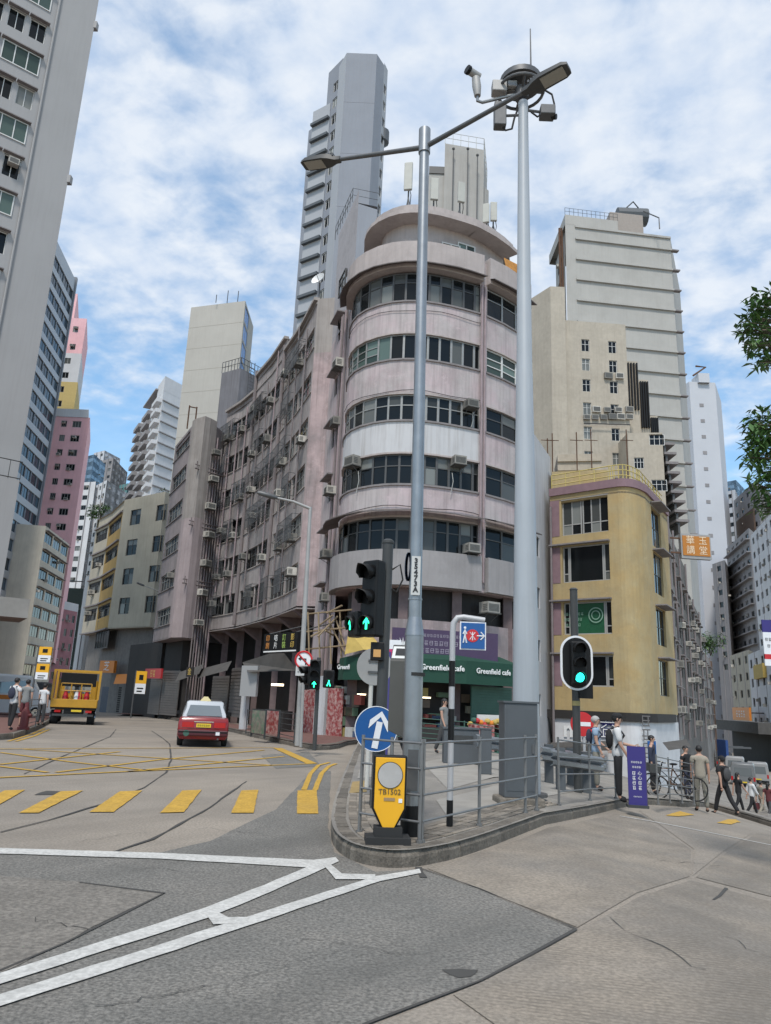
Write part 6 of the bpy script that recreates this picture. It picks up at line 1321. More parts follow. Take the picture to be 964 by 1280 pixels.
mb.disc((cx, -.033, zm+s_*.85), (0, 1, 0), s_*.14, .004, 10)
for L in ([(0, .65), (0, .1)], [(0, .1), (.18, -.8)], [(0, .1), (-.18, -.8)], [(0, .55), (.2, .15)], [(0, .55), (-.2, .15)]): mb.tube([(cx+x*s_, -.034, zm+z*s_) for x, z in L], .009, 4)
ob('walker_symbol', mb, [SIGNW], bd); ob('emblem', MB().disc((x0+.48*w_, -.033, zm), (0, 1, 0), h_*.25, .004, 24), [SIGNR], bd)
cx = x0+.48*w_; ob('emblem_mark', MB().tube([(cx-.035, -.036, zm+.045), (cx, -.036, zm), (cx+.035, -.036, zm+.045)], .006, 4).tube([(cx-.035, -.036, zm-.05), (cx, -.036, zm), (cx+.035, -.036, zm-.05)], .006, 4).tube([(cx, -.036, zm-.06), (cx, -.036, zm+.05)], .007, 4), [SIGNW], bd)
cx = x0+.82*w_; ob('arrow', MB().tube([(cx-.05, -.034, zm), (cx+.045, -.034, zm)], .009, 4).tube([(cx, -.034, zm+.05), (cx+.05, -.034, zm), (cx, -.034, zm-.05)], .009, 4), [SIGNW], bd)
# --- traffic light with white-edged oval board
b = ong(722, 990, PH); b = at(720, 870, 16.6); b.z = g(b.x, b.y)+PH; t = thing('traffic_light', 'traffic light with white-edged oval backing board and one green lamp lit', 'traffic light', b); S_ = lambda px, py: at(px, py, b.y)-b
rz = 0; zt = S_(714, 737).z; ob('pole', MB().tube([(0, 0, 0), (0, 0, zt)], .085, 16), [DARKGREY], t, smooth=True); ob('pole_band', MB().tube([(0, 0, S_(718, 882).z), (0, 0, S_(718, 876).z)], .09, 16), [mat('band_yellow', (.3, .25, .1), .6)], t); ob('cap', MB().tube([(0, 0, zt), (0, 0, zt+.04)], [.1, .06], 14), [DARKGREY], t)
z0, z1 = S_(715, 863).z, S_(715, 795).z; hw = .355
def oval(wd, z0, z1, y0, y1):
    P = [(wd*math.cos(R(a)), z1-wd+wd*math.sin(R(a))) for a in range(0, 181, 12)]+[(wd*math.cos(R(a)), z0+wd+wd*math.sin(R(a))) for a in range(180, 361, 12)]; n = len(P)
    return MB().add([(x, y0, z) for x, z in P]+[(x, y1, z) for x, z in P], [tuple(range(n-1, -1, -1)), tuple(range(n, 2*n))]+[(i, (i+1)%n, n+(i+1)%n, n+i) for i in range(n)])
ob('board_edge', oval(hw, z0, z1, -.13, -.1), [SIGNW], t); ob('backing_board', oval(hw-.045, z0+.045, z1-.045, -.14, -.09), [BLACK], t)
hd = head(t, z0+.12, 0, CYN, 3, (0, -.24), True, False, (z1-z0-.26)/3); ob('rear_box', MB().bx(.05, .35, -.1, .1, z0-.16, z0+.2), [BLACK], t)
# --- no entry sign on its pole
b = at(729, 950, 19.5); b.z = g(b.x, b.y)+PH; t = thing('road_sign', 'red round no-entry sign behind the oval traffic light', 'sign', b); z_ = at(727, 905, 19.5).z-b.z
ob('plate', MB().disc((0, 0, z_), (0, 1, 0), .3, .014, 32), [SIGNR], t); ob('bar', MB().bx(-.21, .21, -.014, -.008, z_-.05, z_+.05), [SIGNW], t); ob('pole', MB().tube([(.05, .04, 0), (.05, .04, z_+.2)], .035, 8), [mat('pale_pole_grey', (.42, .42, .43))], t, smooth=True)
# --- crash barrier beams
def barrier(label, a, b_, n):
    a, b_ = Vector(a), Vector(b_); t = thing('crash_barrier', label, 'barrier', a, 0, 'crash barriers'); d = b_-a
    for k in range(n): q = d*(k+.5)/n; ob('post', MB().bx(q.x-.09, q.x+.09, q.y-.07, q.y+.07, q.z-.1, q.z+.85), [GREYP], t)
    for z in (.62, ):
        mb = MB(); dn = Vector((d.y, -d.x, 0)).normalized(); pf_ = [(0, -.16), (.07, -.12), (.07, -.05), (0, 0), (.07, .05), (.07, .12), (0, .16)]
        for e in (Vector((0, 0, 0)), d):
            for o_, zz in pf_: mb.v.append(tuple(e+dn*(.09+o_)+Vector((0, 0, z+zz))))
        for i in range(6): mb.f.append((i, 7+i, 8+i, i+1)); mb.m.append(0)
        o = ob('beam', mb, [STEEL], t); sd_ = o.modifiers.new('s', 'SOLIDIFY'); sd_.thickness = .012
    return t
q0, q1 = at(684, 970, 16.0), at(748, 965, 17.2); 
barrier('steel crash barrier beam beside the waiting pedestrians', (q0.x, q0.y, g(q0.x, q0.y)+PH), (q1.x, q1.y, g(q1.x, q1.y)+PH), 2)
q0, q1 = at(672, 980, 17.6), at(752, 968, 19.4)
barrier('second crash barrier beam further towards the yellow house', (q0.x, q0.y, g(q0.x, q0.y)+PH), (q1.x, q1.y, g(q1.x, q1.y)+PH), 3)
q0, q1 = at(592, 975, 19), at(650, 975, 19.6)
barrier('crash barrier beam behind the grey cabinet', (q0.x, q0.y, g(q0.x, q0.y)+PH), (q1.x, q1.y, g(q1.x, q1.y)+PH), 2)
p = at(575, 975, 20); o = ob('utility_box', MB().bx(-.45, .45, -.25, .25, 0, .85), [GREYP], None, (p.x, p.y, g(p.x, p.y)+PH)); bevel(o, .02); tag(o, 'low grey utility box behind the island near the walking woman', 'utility box'); ob('lid', MB().bx(-.48, .48, -.28, .28, .85, .89), [GREYP], o); ob('vent', MB().bx(-.3, .3, -.262, -.25, .5, .7), [DARKGREY], o)
p = at(607, 985, 17.2); o = ob('bollard_post', MB().bx(-.12, .12, -.1, .1, 0, .95), [GREYP], None, (p.x, p.y, g(p.x, p.y)+PH)); bevel(o, .02); tag(o, 'plain square grey post behind the long railing', 'post'); ob('cap', MB().bx(-.13, .13, -.11, .11, .95, .98), [GREYP], o)
# --- violet pull-up banner
p = at(797, 995, 15.4); b = Vector((p.x, p.y, g(p.x, p.y)+PH)); t = thing('banner_stand', 'violet standing banner with white print beside the waiting pedestrians', 'banner', b, R(-12)); hh = at(795, 933, 15.4).z-b.z
ob('panel', MB().bx(-.17, .17, -.03, 0, .05, hh), [VIOL], t); ob('side_panel', MB().bx(.17, .185, -.03, .22, .05, hh), [mat('violet_dark', (.05, .04, .1), .5)], t); ob('base', MB().bx(-.2, .2, -.1, .22, 0, .05), [DARKGREY], t)
glyphs(5, .04, LETW, t, (0, -.034, hh*.74)); glyphs(4, .04, LETW, t, (0, -.034, hh*.66))
glyphs(4, .075, LETW, t, (-.055, -.034, hh*.44), 0, 1.2, True)
for k in range(2): text('lettering', '心', .08, LETW, t, face_M((.055, -.034, hh*.44+.135-.09*k), 0))
glyphs(2, .075, LETW, t, (.055, -.034, hh*.44-.09), 0, 1.2, True); glyphs(6, .025, LETW, t, (0, -.034, hh*.18))
# --- far traffic light by the printing shop
b = ong(393, 938, PH); t = thing('traffic_light', 'far traffic light with green up arrow and green walking signal by the printing shop', 'traffic light', b); S_ = lambda px, py: at(px, py, b.y)-b
zt = S_(399, 822).z; ob('pole', MB().tube([(0, 0, 0), (S_(399, 822).x, 0, zt)], .06, 10), [DARKGREY], t, smooth=True)
head(t, S_(399, 862).z, 0, GRN, 3, (S_(397, 840).x-.06, -.12), True, True, (S_(399, 825).z-S_(399, 862).z)/3)
ph = head(t, S_(412, 860).z, R(8), None, 2, (S_(411, 850).x, -.05), False, False, .26)
ob('walking_light', MB().tube([(0, -.122, .22), (0, -.122, PH)], .022, 5).tube([(0, -.122, PH), (.05, -.122, .05)], .016, 4).tube([(0, -.122, PH), (-.05, -.122, .05)], .016, 4), [GRN], ph); head(t, S_(386, 856).z, R(-60), None, 2, (S_(386, 850).x, 0), True, False, .27)
b = ong(376, 934, PH); t = thing('road_sign', 'red-ringed no-left-turn sign by the printing shop', 'sign', b); S_ = lambda px, py: at(px, py, b.y)-b; q = S_(380, 825)
ob('plate', MB().disc((q.x, -.06, q.z), (0, 1, 0), .28, .012, 28), [SIGNW], t); ob('ring', MB().tube([(q.x+.255*math.cos(R(12*i)), -.07, q.z+.255*math.sin(R(12*i))) for i in range(31)], .032, 5).tube([(q.x-.18, -.075, q.z+.18), (q.x+.18, -.075, q.z-.18)], .025, 4), [SIGNR], t); ob('turn_arrow', MB().tube([(q.x+.07, -.07, q.z-.15), (q.x+.07, -.07, q.z+.03), (q.x-.12, -.07, q.z+.03)], .022, 4).add([(q.x-.18, -.07, q.z+.03), (q.x-.09, -.07, q.z+.1), (q.x-.09, -.07, q.z-.04)], [(0, 1, 2)]), [LETB], t)
ob('pole', MB().tube([(0, 0, 0), (q.x, 0, q.z+.3)], .045, 8), [BACKG], t, smooth=True); q2 = S_(378, 838); ob('notice_plate', MB().bx(q2.x-.2, q2.x+.2, -.07, -.05, q2.z-PH, q2.z+PH), [mat('notice_grey', (.5, .5, .49), .5)], t); glyphs(4, .07, LETB, t, (q2.x, -.075, q2.z+.05)); glyphs(4, .07, LETB, t, (q2.x, -.075, q2.z-.05))
# --- slender lamp posts on the left street
def slim_lamp(label, base, tpx, tpy, epx, epy):
    t = thing('street_lamp', label, 'street lamp', base, 0, 'slim street lamps'); top = at(tpx, tpy, base.y)-base; e = at(epx, epy, base.y-.3)-base
    ob('pole', MB().tube([(0, 0, 0), (top.x*.6, 0, top.z*.6), top], [.1, .075, .055], 12), [BACKG], t, smooth=True); ob('arm', MB().tube([top+Vector((0, 0, -.05)), top.lerp(e, .5)+Vector((0, 0, .03)), e], [.055, .045, .035], 10), [BACKG], t, smooth=True)
    dr = (e-top).normalized(); ob('luminaire', MB().tube([e-dr*.05, e+dr*.1, e+dr*.55, e+dr*.65], [.05, .09, .08, .03], 10), [STEELD], t, smooth=True)
slim_lamp('slim grey lamp post in front of the stained terrace', ong(372, 932, PH), 388, 634, 345, 622)
slim_lamp('slim grey lamp post by the bend in the street', ong(193, 894, PH), 207, 743, 180, 732)
# --- hanging shop signs
a_, b_ = at(331, 817, 34.5), at(373, 817, 32.3); L = math.hypot(b_.x-a_.x, b_.y-a_.y); t = thing('shop_sign', 'black printing shop sign with gold white and green characters', 'sign', a_, math.atan2(b_.y-a_.y, b_.x-a_.x)); hh = at(331, 793, 34.5).z-a_.z
ob('board', MB().bx(0, L, -.1, .1, 0, hh), [BLACK], t); ob('bracket', MB().tube([(L*.1, 0, hh), (L*.1, 2, hh+.6)], .03, 5).tube([(L*.9, 0, hh), (L*.9, 2, hh+.6)], .03, 5), [STEELD], t)
ORC = mat('letter_orange', (.6, .25, .06), .5)
for k, (u_, l_, m_) in enumerate((('印', '刷', ORC), ('咭', '片', LETW), ('訂', '裝', LETG), ('影', '印', GOLD))):
    for ch, z in ((u_, .74), (l_, .36)): text('lettering', ch, hh*.36, m_, t, face_M((L*(.13+.245*k), -.106, hh*z), 0))
ob('strip', MB().bx(.05, L-.05, -.106, -.1, .04, .1), [LETW], t)
a_ = at(851, 698, 48); t = thing('shop_sign', 'orange hanging sign board with pale characters beside the yellow house', 'sign', a_, R(6)); b_ = at(888, 700, 48.3); L = b_.x-a_.x; hh = at(851, 668, 48).z-a_.z
ob('board', MB().bx(.1, L-.1, -.2, .2, .2, hh-.1), [mat('sign_brown_orange', (.45, .17, .02), .5)], t); ob('frame', MB().bx(0, L, -.16, .16, 0, .2).bx(0, L, -.16, .16, hh-.1, hh+.04).bx(0, .1, -.16, .16, .2, hh-.1).bx(L-.1, L, -.16, .16, .2, hh-.1), [BACKG], t); ob('bracket', MB().bx(-1.6, 0, -.05, .05, hh*.8, hh*.86).bx(-1.6, 0, -.05, .05, hh*.2, hh*.26), [RUST], t)
LETP = mat('letter_peach', (.75, .6, .42), .5)
for ch, x, z in (('華', .3, .74), ('玉', .72, .74), ('講', .3, .33), ('堂', .72, .33)): text('lettering', ch, hh*.38, LETP, t, face_M((L*x, -.21, hh*z), 0))
# --- bus-stop flags
def bus_stop(label, px, ypx, Y, pyt, pyb, n, w=.6):
    p = at(px, ypx, Y); b = Vector((p.x, p.y, g(p.x, p.y)+PH)); t = thing('bus_stop_sign', label, 'bus stop sign', b, 0, 'bus stop signs'); z1, z0 = at(px, pyt, Y).z-b.z, at(px, pyb, Y).z-b.z
    ob('pole', MB().tube([(-w*.55, 0, 0), (-w*.55, 0, z1)], .05, 8), [STEELD], t, smooth=True); s = (z1-z0)/n
    for k in range(n):
        o = ob('flag', MB().bx(-w/2, w/2, -.03, .03, z1-s*(k+1)+.04, z1-s*k-.04), [SIGNY], t); ob('route_panel', MB().bx(-w/2, w/2, -.034, -.03, z1-s*(k+1)+.04, z1-s*(k+.55)), [SIGNW], o)
        ob('bus_symbol', MB().bx(-w*.2, w*.2, -.038, -.034, z1-s*(k+.4), z1-s*(k+.18)).bx(-w*.3, w*.3, -.037, -.034, z1-s*(k+.78), z1-s*(k+.72)).bx(-w*.3, w*.2, -.037, -.034, z1-s*(k+.9), z1-s*(k+.84)), [BLACK], o)
bus_stop('double yellow bus-stop flag beside the yellow lorry', 47, 880, 37, 807, 850, 2, .62); bus_stop('yellow bus-stop flag in front of the mauve building', 173, 880, 50, 838, 868, 1, .7)
p = at(484, 900, 20); b = Vector((p.x, p.y, PH)); t = thing('bus_stop_sign', 'thin violet pole with a small pink flag behind the lamp post', 'bus stop sign', b); ob('pole', MB().tube([(0, 0, 0), (0, 0, at(487, 815, 20).z-PH)], .05, 8), [mat('violet_pole', (.06, .05, .2), .5)], t); zz = at(487, 826, 20).z-PH; ob('flag', MB().bx(-.02, .3, -.02, .02, zz, zz+.3), [mat('pink_flag', (.5, .03, .14), .5)], t); ob('flag_top', MB().bx(-.02, .3, -.02, .02, zz+.31, zz+.55), [SIGNW], t)
for px, py, Y, lb in ((513, 894, 22, 'small blue pedestrian sign on a white post in front of the cafe'), (815, 938, 26, 'small blue arrow sign by the white shop wall')):
    p = at(px, py, Y); b = Vector((p.x, p.y, g(p.x, p.y)+PH)); t = thing('road_sign', lb, 'sign', b); z_ = p.z-b.z; ob('plate', MB().bx(-.14, .14, -.02, 0, z_-.3, z_+.3), [BLUE], t); ob('arrow', MB().add([(0, -.025, z_+.22), (-.09, -.025, z_+.05), (.09, -.025, z_+.05)], [(0, 1, 2)]).bx(-.03, .03, -.026, -.022, z_-.22, z_+.05), [SIGNW], t); ob('post', MB().tube([(0, .03, 0), (0, .03, z_+.25)], .035, 8), [BACKG], t)
p = at(968, 800, 23); b = Vector((p.x, p.y, g(p.x, p.y)+PH)); t = thing('lamp_banner', 'violet and white post banner with a red stripe at the kerb of the right street', 'banner', b); zz = at(960, 775, 23).z-b.z
ob('pole', MB().tube([(.1, 0, 0), (.1, 0, zz+.4)], .06, 10), [BACKG], t, smooth=True); bo = ob('panel', MB().bx(-.35, .04, -.02, .02, zz-1.4, zz-.38), [SIGNW], t); ob('top_panel', MB().bx(-.35, .04, -.021, .021, zz-.38, zz), [VIOL], t); ob('red_stripe', MB().bx(-.35, .04, -.024, .024, zz-1.2, zz-1.05), [SIGNR], t); glyphs(3, .1, LETB, t, (-.15, -.03, zz-.6)); glyphs(2, .1, LETB, t, (-.15, -.03, zz-.8))
# red post and boards on the pavements
p = ong(29, 912, PH); t = thing('fire_hydrant', 'dark red hydrant post beside the pavement railing', 'hydrant', p); ob('barrel', MB().tube([(0, 0, 0), (0, 0, .08), (0, 0, .1), (0, 0, .6), (0, 0, .75)], [.2, .2, .14, .14, .06], 14), [mat('dark_red_iron', (.12, .02, .02), .6)], t, smooth=True); ob('outlet', MB().tube([(-.22, 0, .48), (.22, 0, .48)], .07, 10), [mat('dark_red_iron', (.12, .02, .02))], t, smooth=True)
for px, m_, lb in ((322, mat('board_mosaic', (.25, .22, .18), .7, var=.7, vscale=7, col2=(.1, .2, .12), c2scale=6), 'patchy painted notice board in front of the terrace shops'), (339, POST, 'red painted notice board in front of the terrace shops')):
    p = ong(px, 922, PH); t = thing('notice_board', lb, 'notice board', p, R(-50), None); ob('board', MB().bx(-.45, .45, -.03, .03, .15, .95), [m_], t); ob('frame', MB().bx(-.48, -.45, -.03, .03, 0, 1).bx(.45, .48, -.03, .03, 0, 1).bx(-.45, .45, -.03, .03, .95, 1), [DARKGREY], t)
# ------------------------------------------------------------------ vehicles (local +y = travel direction)
CRED = mat('taxi_red', (.22, .012, .016), .25, .0, spec=.6); SILV = mat('taxi_silver', (.5, .52, .54), .3, .4); CGL = mat('car_glass', (.16, .18, .19), .05, .25, spec=.9); TAIL = mat('tail_light', (.4, .01, .012), .2); CHR = mat('chrome', (.6, .6, .6), .15, 1.0); TYRE = mat('tyre', (.015, .015, .015), .85); PLTY = mat('plate_yellow', (.7, .5, .03), .4)
def wheel(par, x, y, r=.31, wd=.19):
    o = ob('wheel', MB().tube([(-wd/2, 0, 0), (-wd*.35, 0, 0), (wd*.35, 0, 0), (wd/2, 0, 0)], [r*.9, r, r, r*.9], 20), [TYRE], par, (x, y, r), smooth=True); s = 1 if x > 0 else -1
    ob('rim', MB().tube([(s*wd*.45, 0, 0), (s*wd*.54, 0, 0)], r*.62, 14), [CHR], o); ob('hub', MB().tube([(s*wd*.5, 0, 0), (s*wd*.6, 0, 0)], r*.2, 8), [STEELD], o)
def loft(secs, ring, mats, name, par, smooth=True, capm=0):
    mb = MB(); n = len(ring(secs[0]))
    for s in secs: mb.v += ring(s)
    for i in range(len(secs)-1):
        for q in range(n): mb.f.append((i*n+q, i*n+(q+1)%n, (i+1)*n+(q+1)%n, (i+1)*n+q)); mb.m.append(0)
    mb.f += [tuple(range(n-1, -1, -1)), tuple((len(secs)-1)*n+q for q in range(n))]; mb.m += [0, 0]
    return ob(name, mb, mats, par, smooth=smooth)
def body_ring(s):
    y, w, zb, zs, crown = s; return [(-w*.9, y, zb), (-w, y, zb+.12), (-w*1.0, y, zs-.18), (-w*.96, y, zs-.04), (-w*.86, y, zs), (0, y, zs+crown), (w*.86, y, zs), (w*.96, y, zs-.04), (w*1.0, y, zs-.18), (w, y, zb+.12), (w*.9, y, zb)]
def saloon(t, paint, roofm, Lh=2.25, w=.85, taxi=False):
    loft([(-Lh, w*.93, .42, .84, .01), (-Lh+.06, w*.98, .26, .92, .02), (-Lh+.5, w, .22, .95, .03), (-1.0, w, .2, .95, .02), (.9, w, .2, .92, .02), (1.5, w*.98, .22, .86, .03), (Lh-.12, w*.95, .24, .76, .03), (Lh, w*.9, .4, .66, .02)], body_ring, [paint], 'body', t)
    gr_ = lambda s: [(-s[1], s[0], s[2]), (-s[1]*.97, s[0]+s[4]*.1, s[2]+(s[3]-s[2])*.3), (-s[1]*.83, s[0]+s[4], s[3]-.04), (-s[1]*.72, s[0]+s[4], s[3]), (s[1]*.72, s[0]+s[4], s[3]), (s[1]*.83, s[0]+s[4], s[3]-.04), (s[1]*.97, s[0]+s[4]*.1, s[2]+(s[3]-s[2])*.3), (s[1], s[0], s[2])]
    loft([(-1.5, w*.88, .93, 1.32, .42), (-1.0, w*.9, .93, 1.46, .05), (0, w*.92, .93, 1.48, 0), (.55, w*.9, .93, 1.44, -.1), (1.15, w*.86, .9, 1.25, -.4)], gr_, [roofm], 'cabin', t)
    def quad(name, P, m, par=t): return ob(name, MB().add(P, [(0, 1, 2, 3)]), [m], par)
    quad('rear_window', [(-w*.72, -1.52, .985), (w*.72, -1.52, .985), (w*.6, -1.12, 1.33), (-w*.6, -1.12, 1.33)], CGL); quad('windscreen', [(-w*.72, 1.13, .99), (-w*.6, .78, 1.28), (w*.6, .78, 1.28), (w*.72, 1.13, .99)], CGL)
    for s in (-1, 1):
        for y0, y1 in ((-1.05, -.12), (-.05, .7)): quad('side_window', [(s*w*.925, y0, 1.0), (s*w*.925, y1, 1.0), (s*w*.79, y1-.12, 1.39), (s*w*.79, y0+.1, 1.39)], CGL)
        ob('tail_lamp', MB().bx(s*w*.62-.18, s*w*.62+.2, -Lh-.012, -Lh+.12, .63, .8), [TAIL], t); ob('head_lamp', MB().bx(s*w*.65-.15, s*w*.65+.15, Lh-.12, Lh+.005, .52, .66), [CHR], t)
        ob('wing_mirror', MB().bx(s*w*1.0, s*w*1.0+s*.16, .78, .86, .95, 1.08) if s > 0 else MB().bx(-w*1.0-.16, -w*1.0, .78, .86, .95, 1.08), [BLACK], t)
        for y in (-1.3, 1.35): wheel(t, s*(w-.1), y)
    [ob('door_seam', MB().bx(s_*w*1.003-.003, s_*w*1.003+.003, y_-.008, y_+.008, .3, .9), [BLACK], t) for s_ in (-1, 1) for y_ in (-1.05, -.1, .85)]; ob('boot_seam', MB().bx(-w*.62, w*.62, -Lh-.008, -Lh+.01, .6, .608), [BLACK], t); ob('side_strip', MB().bx(-w*1.006, w*1.006, -1.9, 1.9, .52, .56), [BLACK], t)
    bevel(ob('rear_bumper', MB().bx(-w*.97, w*.97, -Lh-.07, -Lh+.12, .36, .56), [mat('bumper_maroon', (.07, .01, .015), .5) if taxi else paint], t), .04); bevel(ob('front_bumper', MB().bx(-w*.95, w*.95, Lh-.12, Lh+.05, .32, .5), [BLACK], t), .03)
    ob('bumper_strip', MB().bx(-w*.95, w*.95, -Lh-.08, -Lh-.06, .47, .51), [BLACK], t); ob('number_plate', MB().bx(-.24, .24, -Lh-.02, -Lh+.02, .64, .76), [PLTY], t); ob('boot_trim', MB().bx(-.32, .32, -Lh-.012, -Lh+.02, .8, .83), [CHR], t)
b = ong(252, 929); t = thing('taxi', 'red taxi with a silver roof and yellow roof sign seen from behind', 'taxi', b, R(13)); saloon(t, CRED, SILV, taxi=True); t.scale = (.93, .96, .95)
glyphs(6, .066, LETB, t, (0, -2.275, .7))
ob('roof_sign', MB().add([(-.2, -.5, 1.47), (.2, -.5, 1.47), (.2, -.3, 1.47), (-.2, -.3, 1.47), (-.07, -.44, 1.62), (.07, -.44, 1.62), (.07, -.36, 1.62), (-.07, -.36, 1.62)], [(0, 1, 5, 4), (1, 2, 6, 5), (2, 3, 7, 6), (3, 0, 4, 7), (4, 5, 6, 7)]), [mat('taxi_sign', (.5, .42, .2), .5)], t)
ob('green_disc', MB().tube([(-.55, -2.33, .45), (-.55, -2.31, .45)], .1, 16), [SHUTG], t); ob('sticker', MB().bx(.42, .55, -2.335, -2.325, .4, .5), [SIGNW], t); ob('exhaust', MB().tube([(.5, -2.3, .28), (.5, -1.8, .28)], .03, 8), [STEELD], t)
# --- yellow works lorry
b = ong(91, 904); t = thing('works_lorry', 'yellow works lorry with a railed flat bed seen from behind', 'lorry', b, R(20)); t.scale = (.95, .95, .89); YT = mat('lorry_yellow', (.5, .26, .015), .45, var=.3, blotch=.3, dirt=(.1, .07, .03)); Wl_ = 1.12
bevel(ob('tail_board', MB().bx(-Wl_, Wl_, -2.6, -2.5, .95, 1.4), [YT], t), .015)
for s in (-1, 1): bevel(ob('side_board', MB().bx(s*Wl_-.03, s*Wl_+.03, -2.5, 1.0, .95, 1.4), [YT], t), .01); ob('corner_post', MB().bx(s*Wl_-.06, s*Wl_+.06, -2.45, -2.33, 1.4, 3.0), [YT], t); ob('corner_post', MB().bx(s*Wl_-.06, s*Wl_+.06, .9, 1.02, 1.4, 3.0), [YT], t)
ob('bed', MB().bx(-Wl_, Wl_, -2.5, 1.0, .85, .95), [BLACK], t); ob('top_bar', MB().bx(-Wl_, Wl_, -2.44, -2.34, 2.9, 3.0), [YT], t); ob('top_bar', MB().bx(-Wl_, Wl_, .91, 1.01, 2.9, 3.0), [YT], t)
for z in (1.85, 2.25):
    ob('guard_rail', MB().tube([(-.75, -2.1, z), (.75, -2.1, z)], .035, 6), [YT], t)
for x in (-.75, -.25, .25, .75): ob('guard_post', MB().tube([(x, -2.1, .95), (x, -2.1, 2.25)], .03, 6), [YT], t)
bevel(ob('cab', MB().bx(-1.05, 1.05, 1.15, 2.7, .7, 2.5), [YT], t), .08); ob('rear_cab_window', MB().bx(-.7, .7, 1.135, 1.15, 1.7, 2.3), [CGL], t)
bevel(ob('arrow_board', MB().bx(-.85, .95, -1.3, -1.2, 2.1, 2.85), [BLACK], t), .02); ob('board_stand', MB().bx(-.1, .1, -1.2, -1.1, .95, 2.2), [DARKGREY], t)
for x, m_ in ((-.5, SIGNR), (.05, SIGNW), (.2, SIGNR), (.55, SIGNR), (-.2, YT)): ob('barrier_drum', MB().tube([(x, -1.8, .95), (x, -1.8, 1.5), (x, -1.8, 1.9)], [.17, .15, .06], 10), [m_], t)
ob('chassis', MB().bx(-.45, .45, -2.5, 2.5, .5, .85), [BLACK], t); ob('rear_bar', MB().bx(-1.0, 1.0, -2.55, -2.45, .48, .6), [DARKGREY], t); ob('number_plate', MB().bx(-.1, .4, -2.565, -2.55, .72, .83), [PLTY], t)
for s in (-1, 1):
    ob('tail_lamp', MB().bx(s*.75-.15, s*.75+.15, -2.56, -2.5, .68, .8), [TAIL], t)
    for y in (-1.7, 1.9): wheel(t, s*.9, y, .4, .38)
# --- white box van at the left edge
def van(t, m_, Lh=2.4, w=.92, h=2.05, stripe=None):
    rg = lambda s: [(-s[1], s[0], s[2]), (-s[1], s[0], s[3]*.55), (-s[1]*.93, s[0], s[3]-.12), (-s[1]*.82, s[0], s[3]), (s[1]*.82, s[0], s[3]), (s[1]*.93, s[0], s[3]-.12), (s[1], s[0], s[3]*.55), (s[1], s[0], s[2])]
    loft([(-Lh, w*.97, .35, h-.08), (-Lh+.08, w, .3, h), (0, w, .3, h), (Lh-1.3, w, .3, h-.05), (Lh-.75, w*.97, .32, 1.45), (Lh-.1, w*.92, .34, 1.0), (Lh, w*.86, .4, .85)], rg, [m_], 'body', t)
    ob('rear_window', MB().add([(-w*.75, -Lh-.012, h*.55), (w*.75, -Lh-.012, h*.55), (w*.68, -Lh-.004, h*.85), (-w*.68, -Lh-.004, h*.85)], [(0, 1, 2, 3)]), [CGL], t); ob('windscreen', MB().add([(-w*.8, Lh-.73, 1.42), (w*.8, Lh-.73, 1.42), (w*.72, Lh-1.27, h-.1), (-w*.72, Lh-1.27, h-.1)], [(0, 1, 2, 3)]), [CGL], t)
    for s in (-1, 1):
        ob('tail_lamp', MB().bx(s*w*.88-.07, s*w*.88+.07, -Lh-.015, -Lh+.05, .75, 1.05), [TAIL], t); ob('side_window', MB().add([(s*(w+.004), -Lh+.3, h*.56), (s*(w+.004), Lh-1.35, h*.56), (s*w*.945, Lh-1.45, h*.86), (s*w*.945, -Lh+.35, h*.86)], [(0, 1, 2, 3)]), [CGL], t)
        ob('head_lamp', MB().bx(s*w*.7-.13, s*w*.7+PH, Lh-.06, Lh+.01, .68, .82), [CHR], t)
        for y in (-Lh+.75, Lh-.8): wheel(t, s*(w-.09), y, .33)
    ob('bumper', MB().bx(-w*.95, w*.95, -Lh-.06, -Lh+.02, .38, .55), [BLACK], t); ob('number_plate', MB().bx(-.25, .25, -Lh-.07, -Lh-.06, .6, .7), [PLTY], t)
    if stripe:
        for s in (-1, 1): ob('stripe', MB().bx(s*(w+.002)-.004, s*(w+.002)+.004, -Lh+.3, Lh-1.2, h*.42, h*.52), [stripe], t)
p = at(6, 880, 46); b = Vector((p.x, p.y, g(p.x, p.y))); t = thing('delivery_van', 'white box van with an orange stripe parked beyond the pedestrians', 'van', b, R(-70)); van(t, WHITEP, 2.6, 1.0, 2.5, ORNG)
p = at(43, 880, 62); b = Vector((p.x, p.y, g(p.x, p.y))); t = thing('minibus', 'dark grey minibus queuing behind the yellow lorry', 'minibus', b, R(14)); van(t, mat('dark_van', (.08, .08, .085), .4), 2.8, 1.0, 2.4)
for px, Y, m_, lb, h in ((928, 62, mat('silver_van', (.2, .205, .21), .35, .3), 'silver van heading down the right street', 2.0), (919, 78, mat('dull_white_van', (.3, .3, .3), .4), 'white van further down the right street', 2.1), (946, 70, mat('car_white', (.28, .28, .28), .35), 'pale van at the right of the street traffic', 2.0), (906, 96, mat('dark_van', (.08, .08, .085)), 'dark van at the far end of the right street', 2.3)):
    p = at(px, 950, Y); b = Vector((p.x, p.y, g(p.x, p.y))); t = thing('van', lb, 'van', b, R(-26), 'vans on the right street'); van(t, m_, 2.3, .88, h)
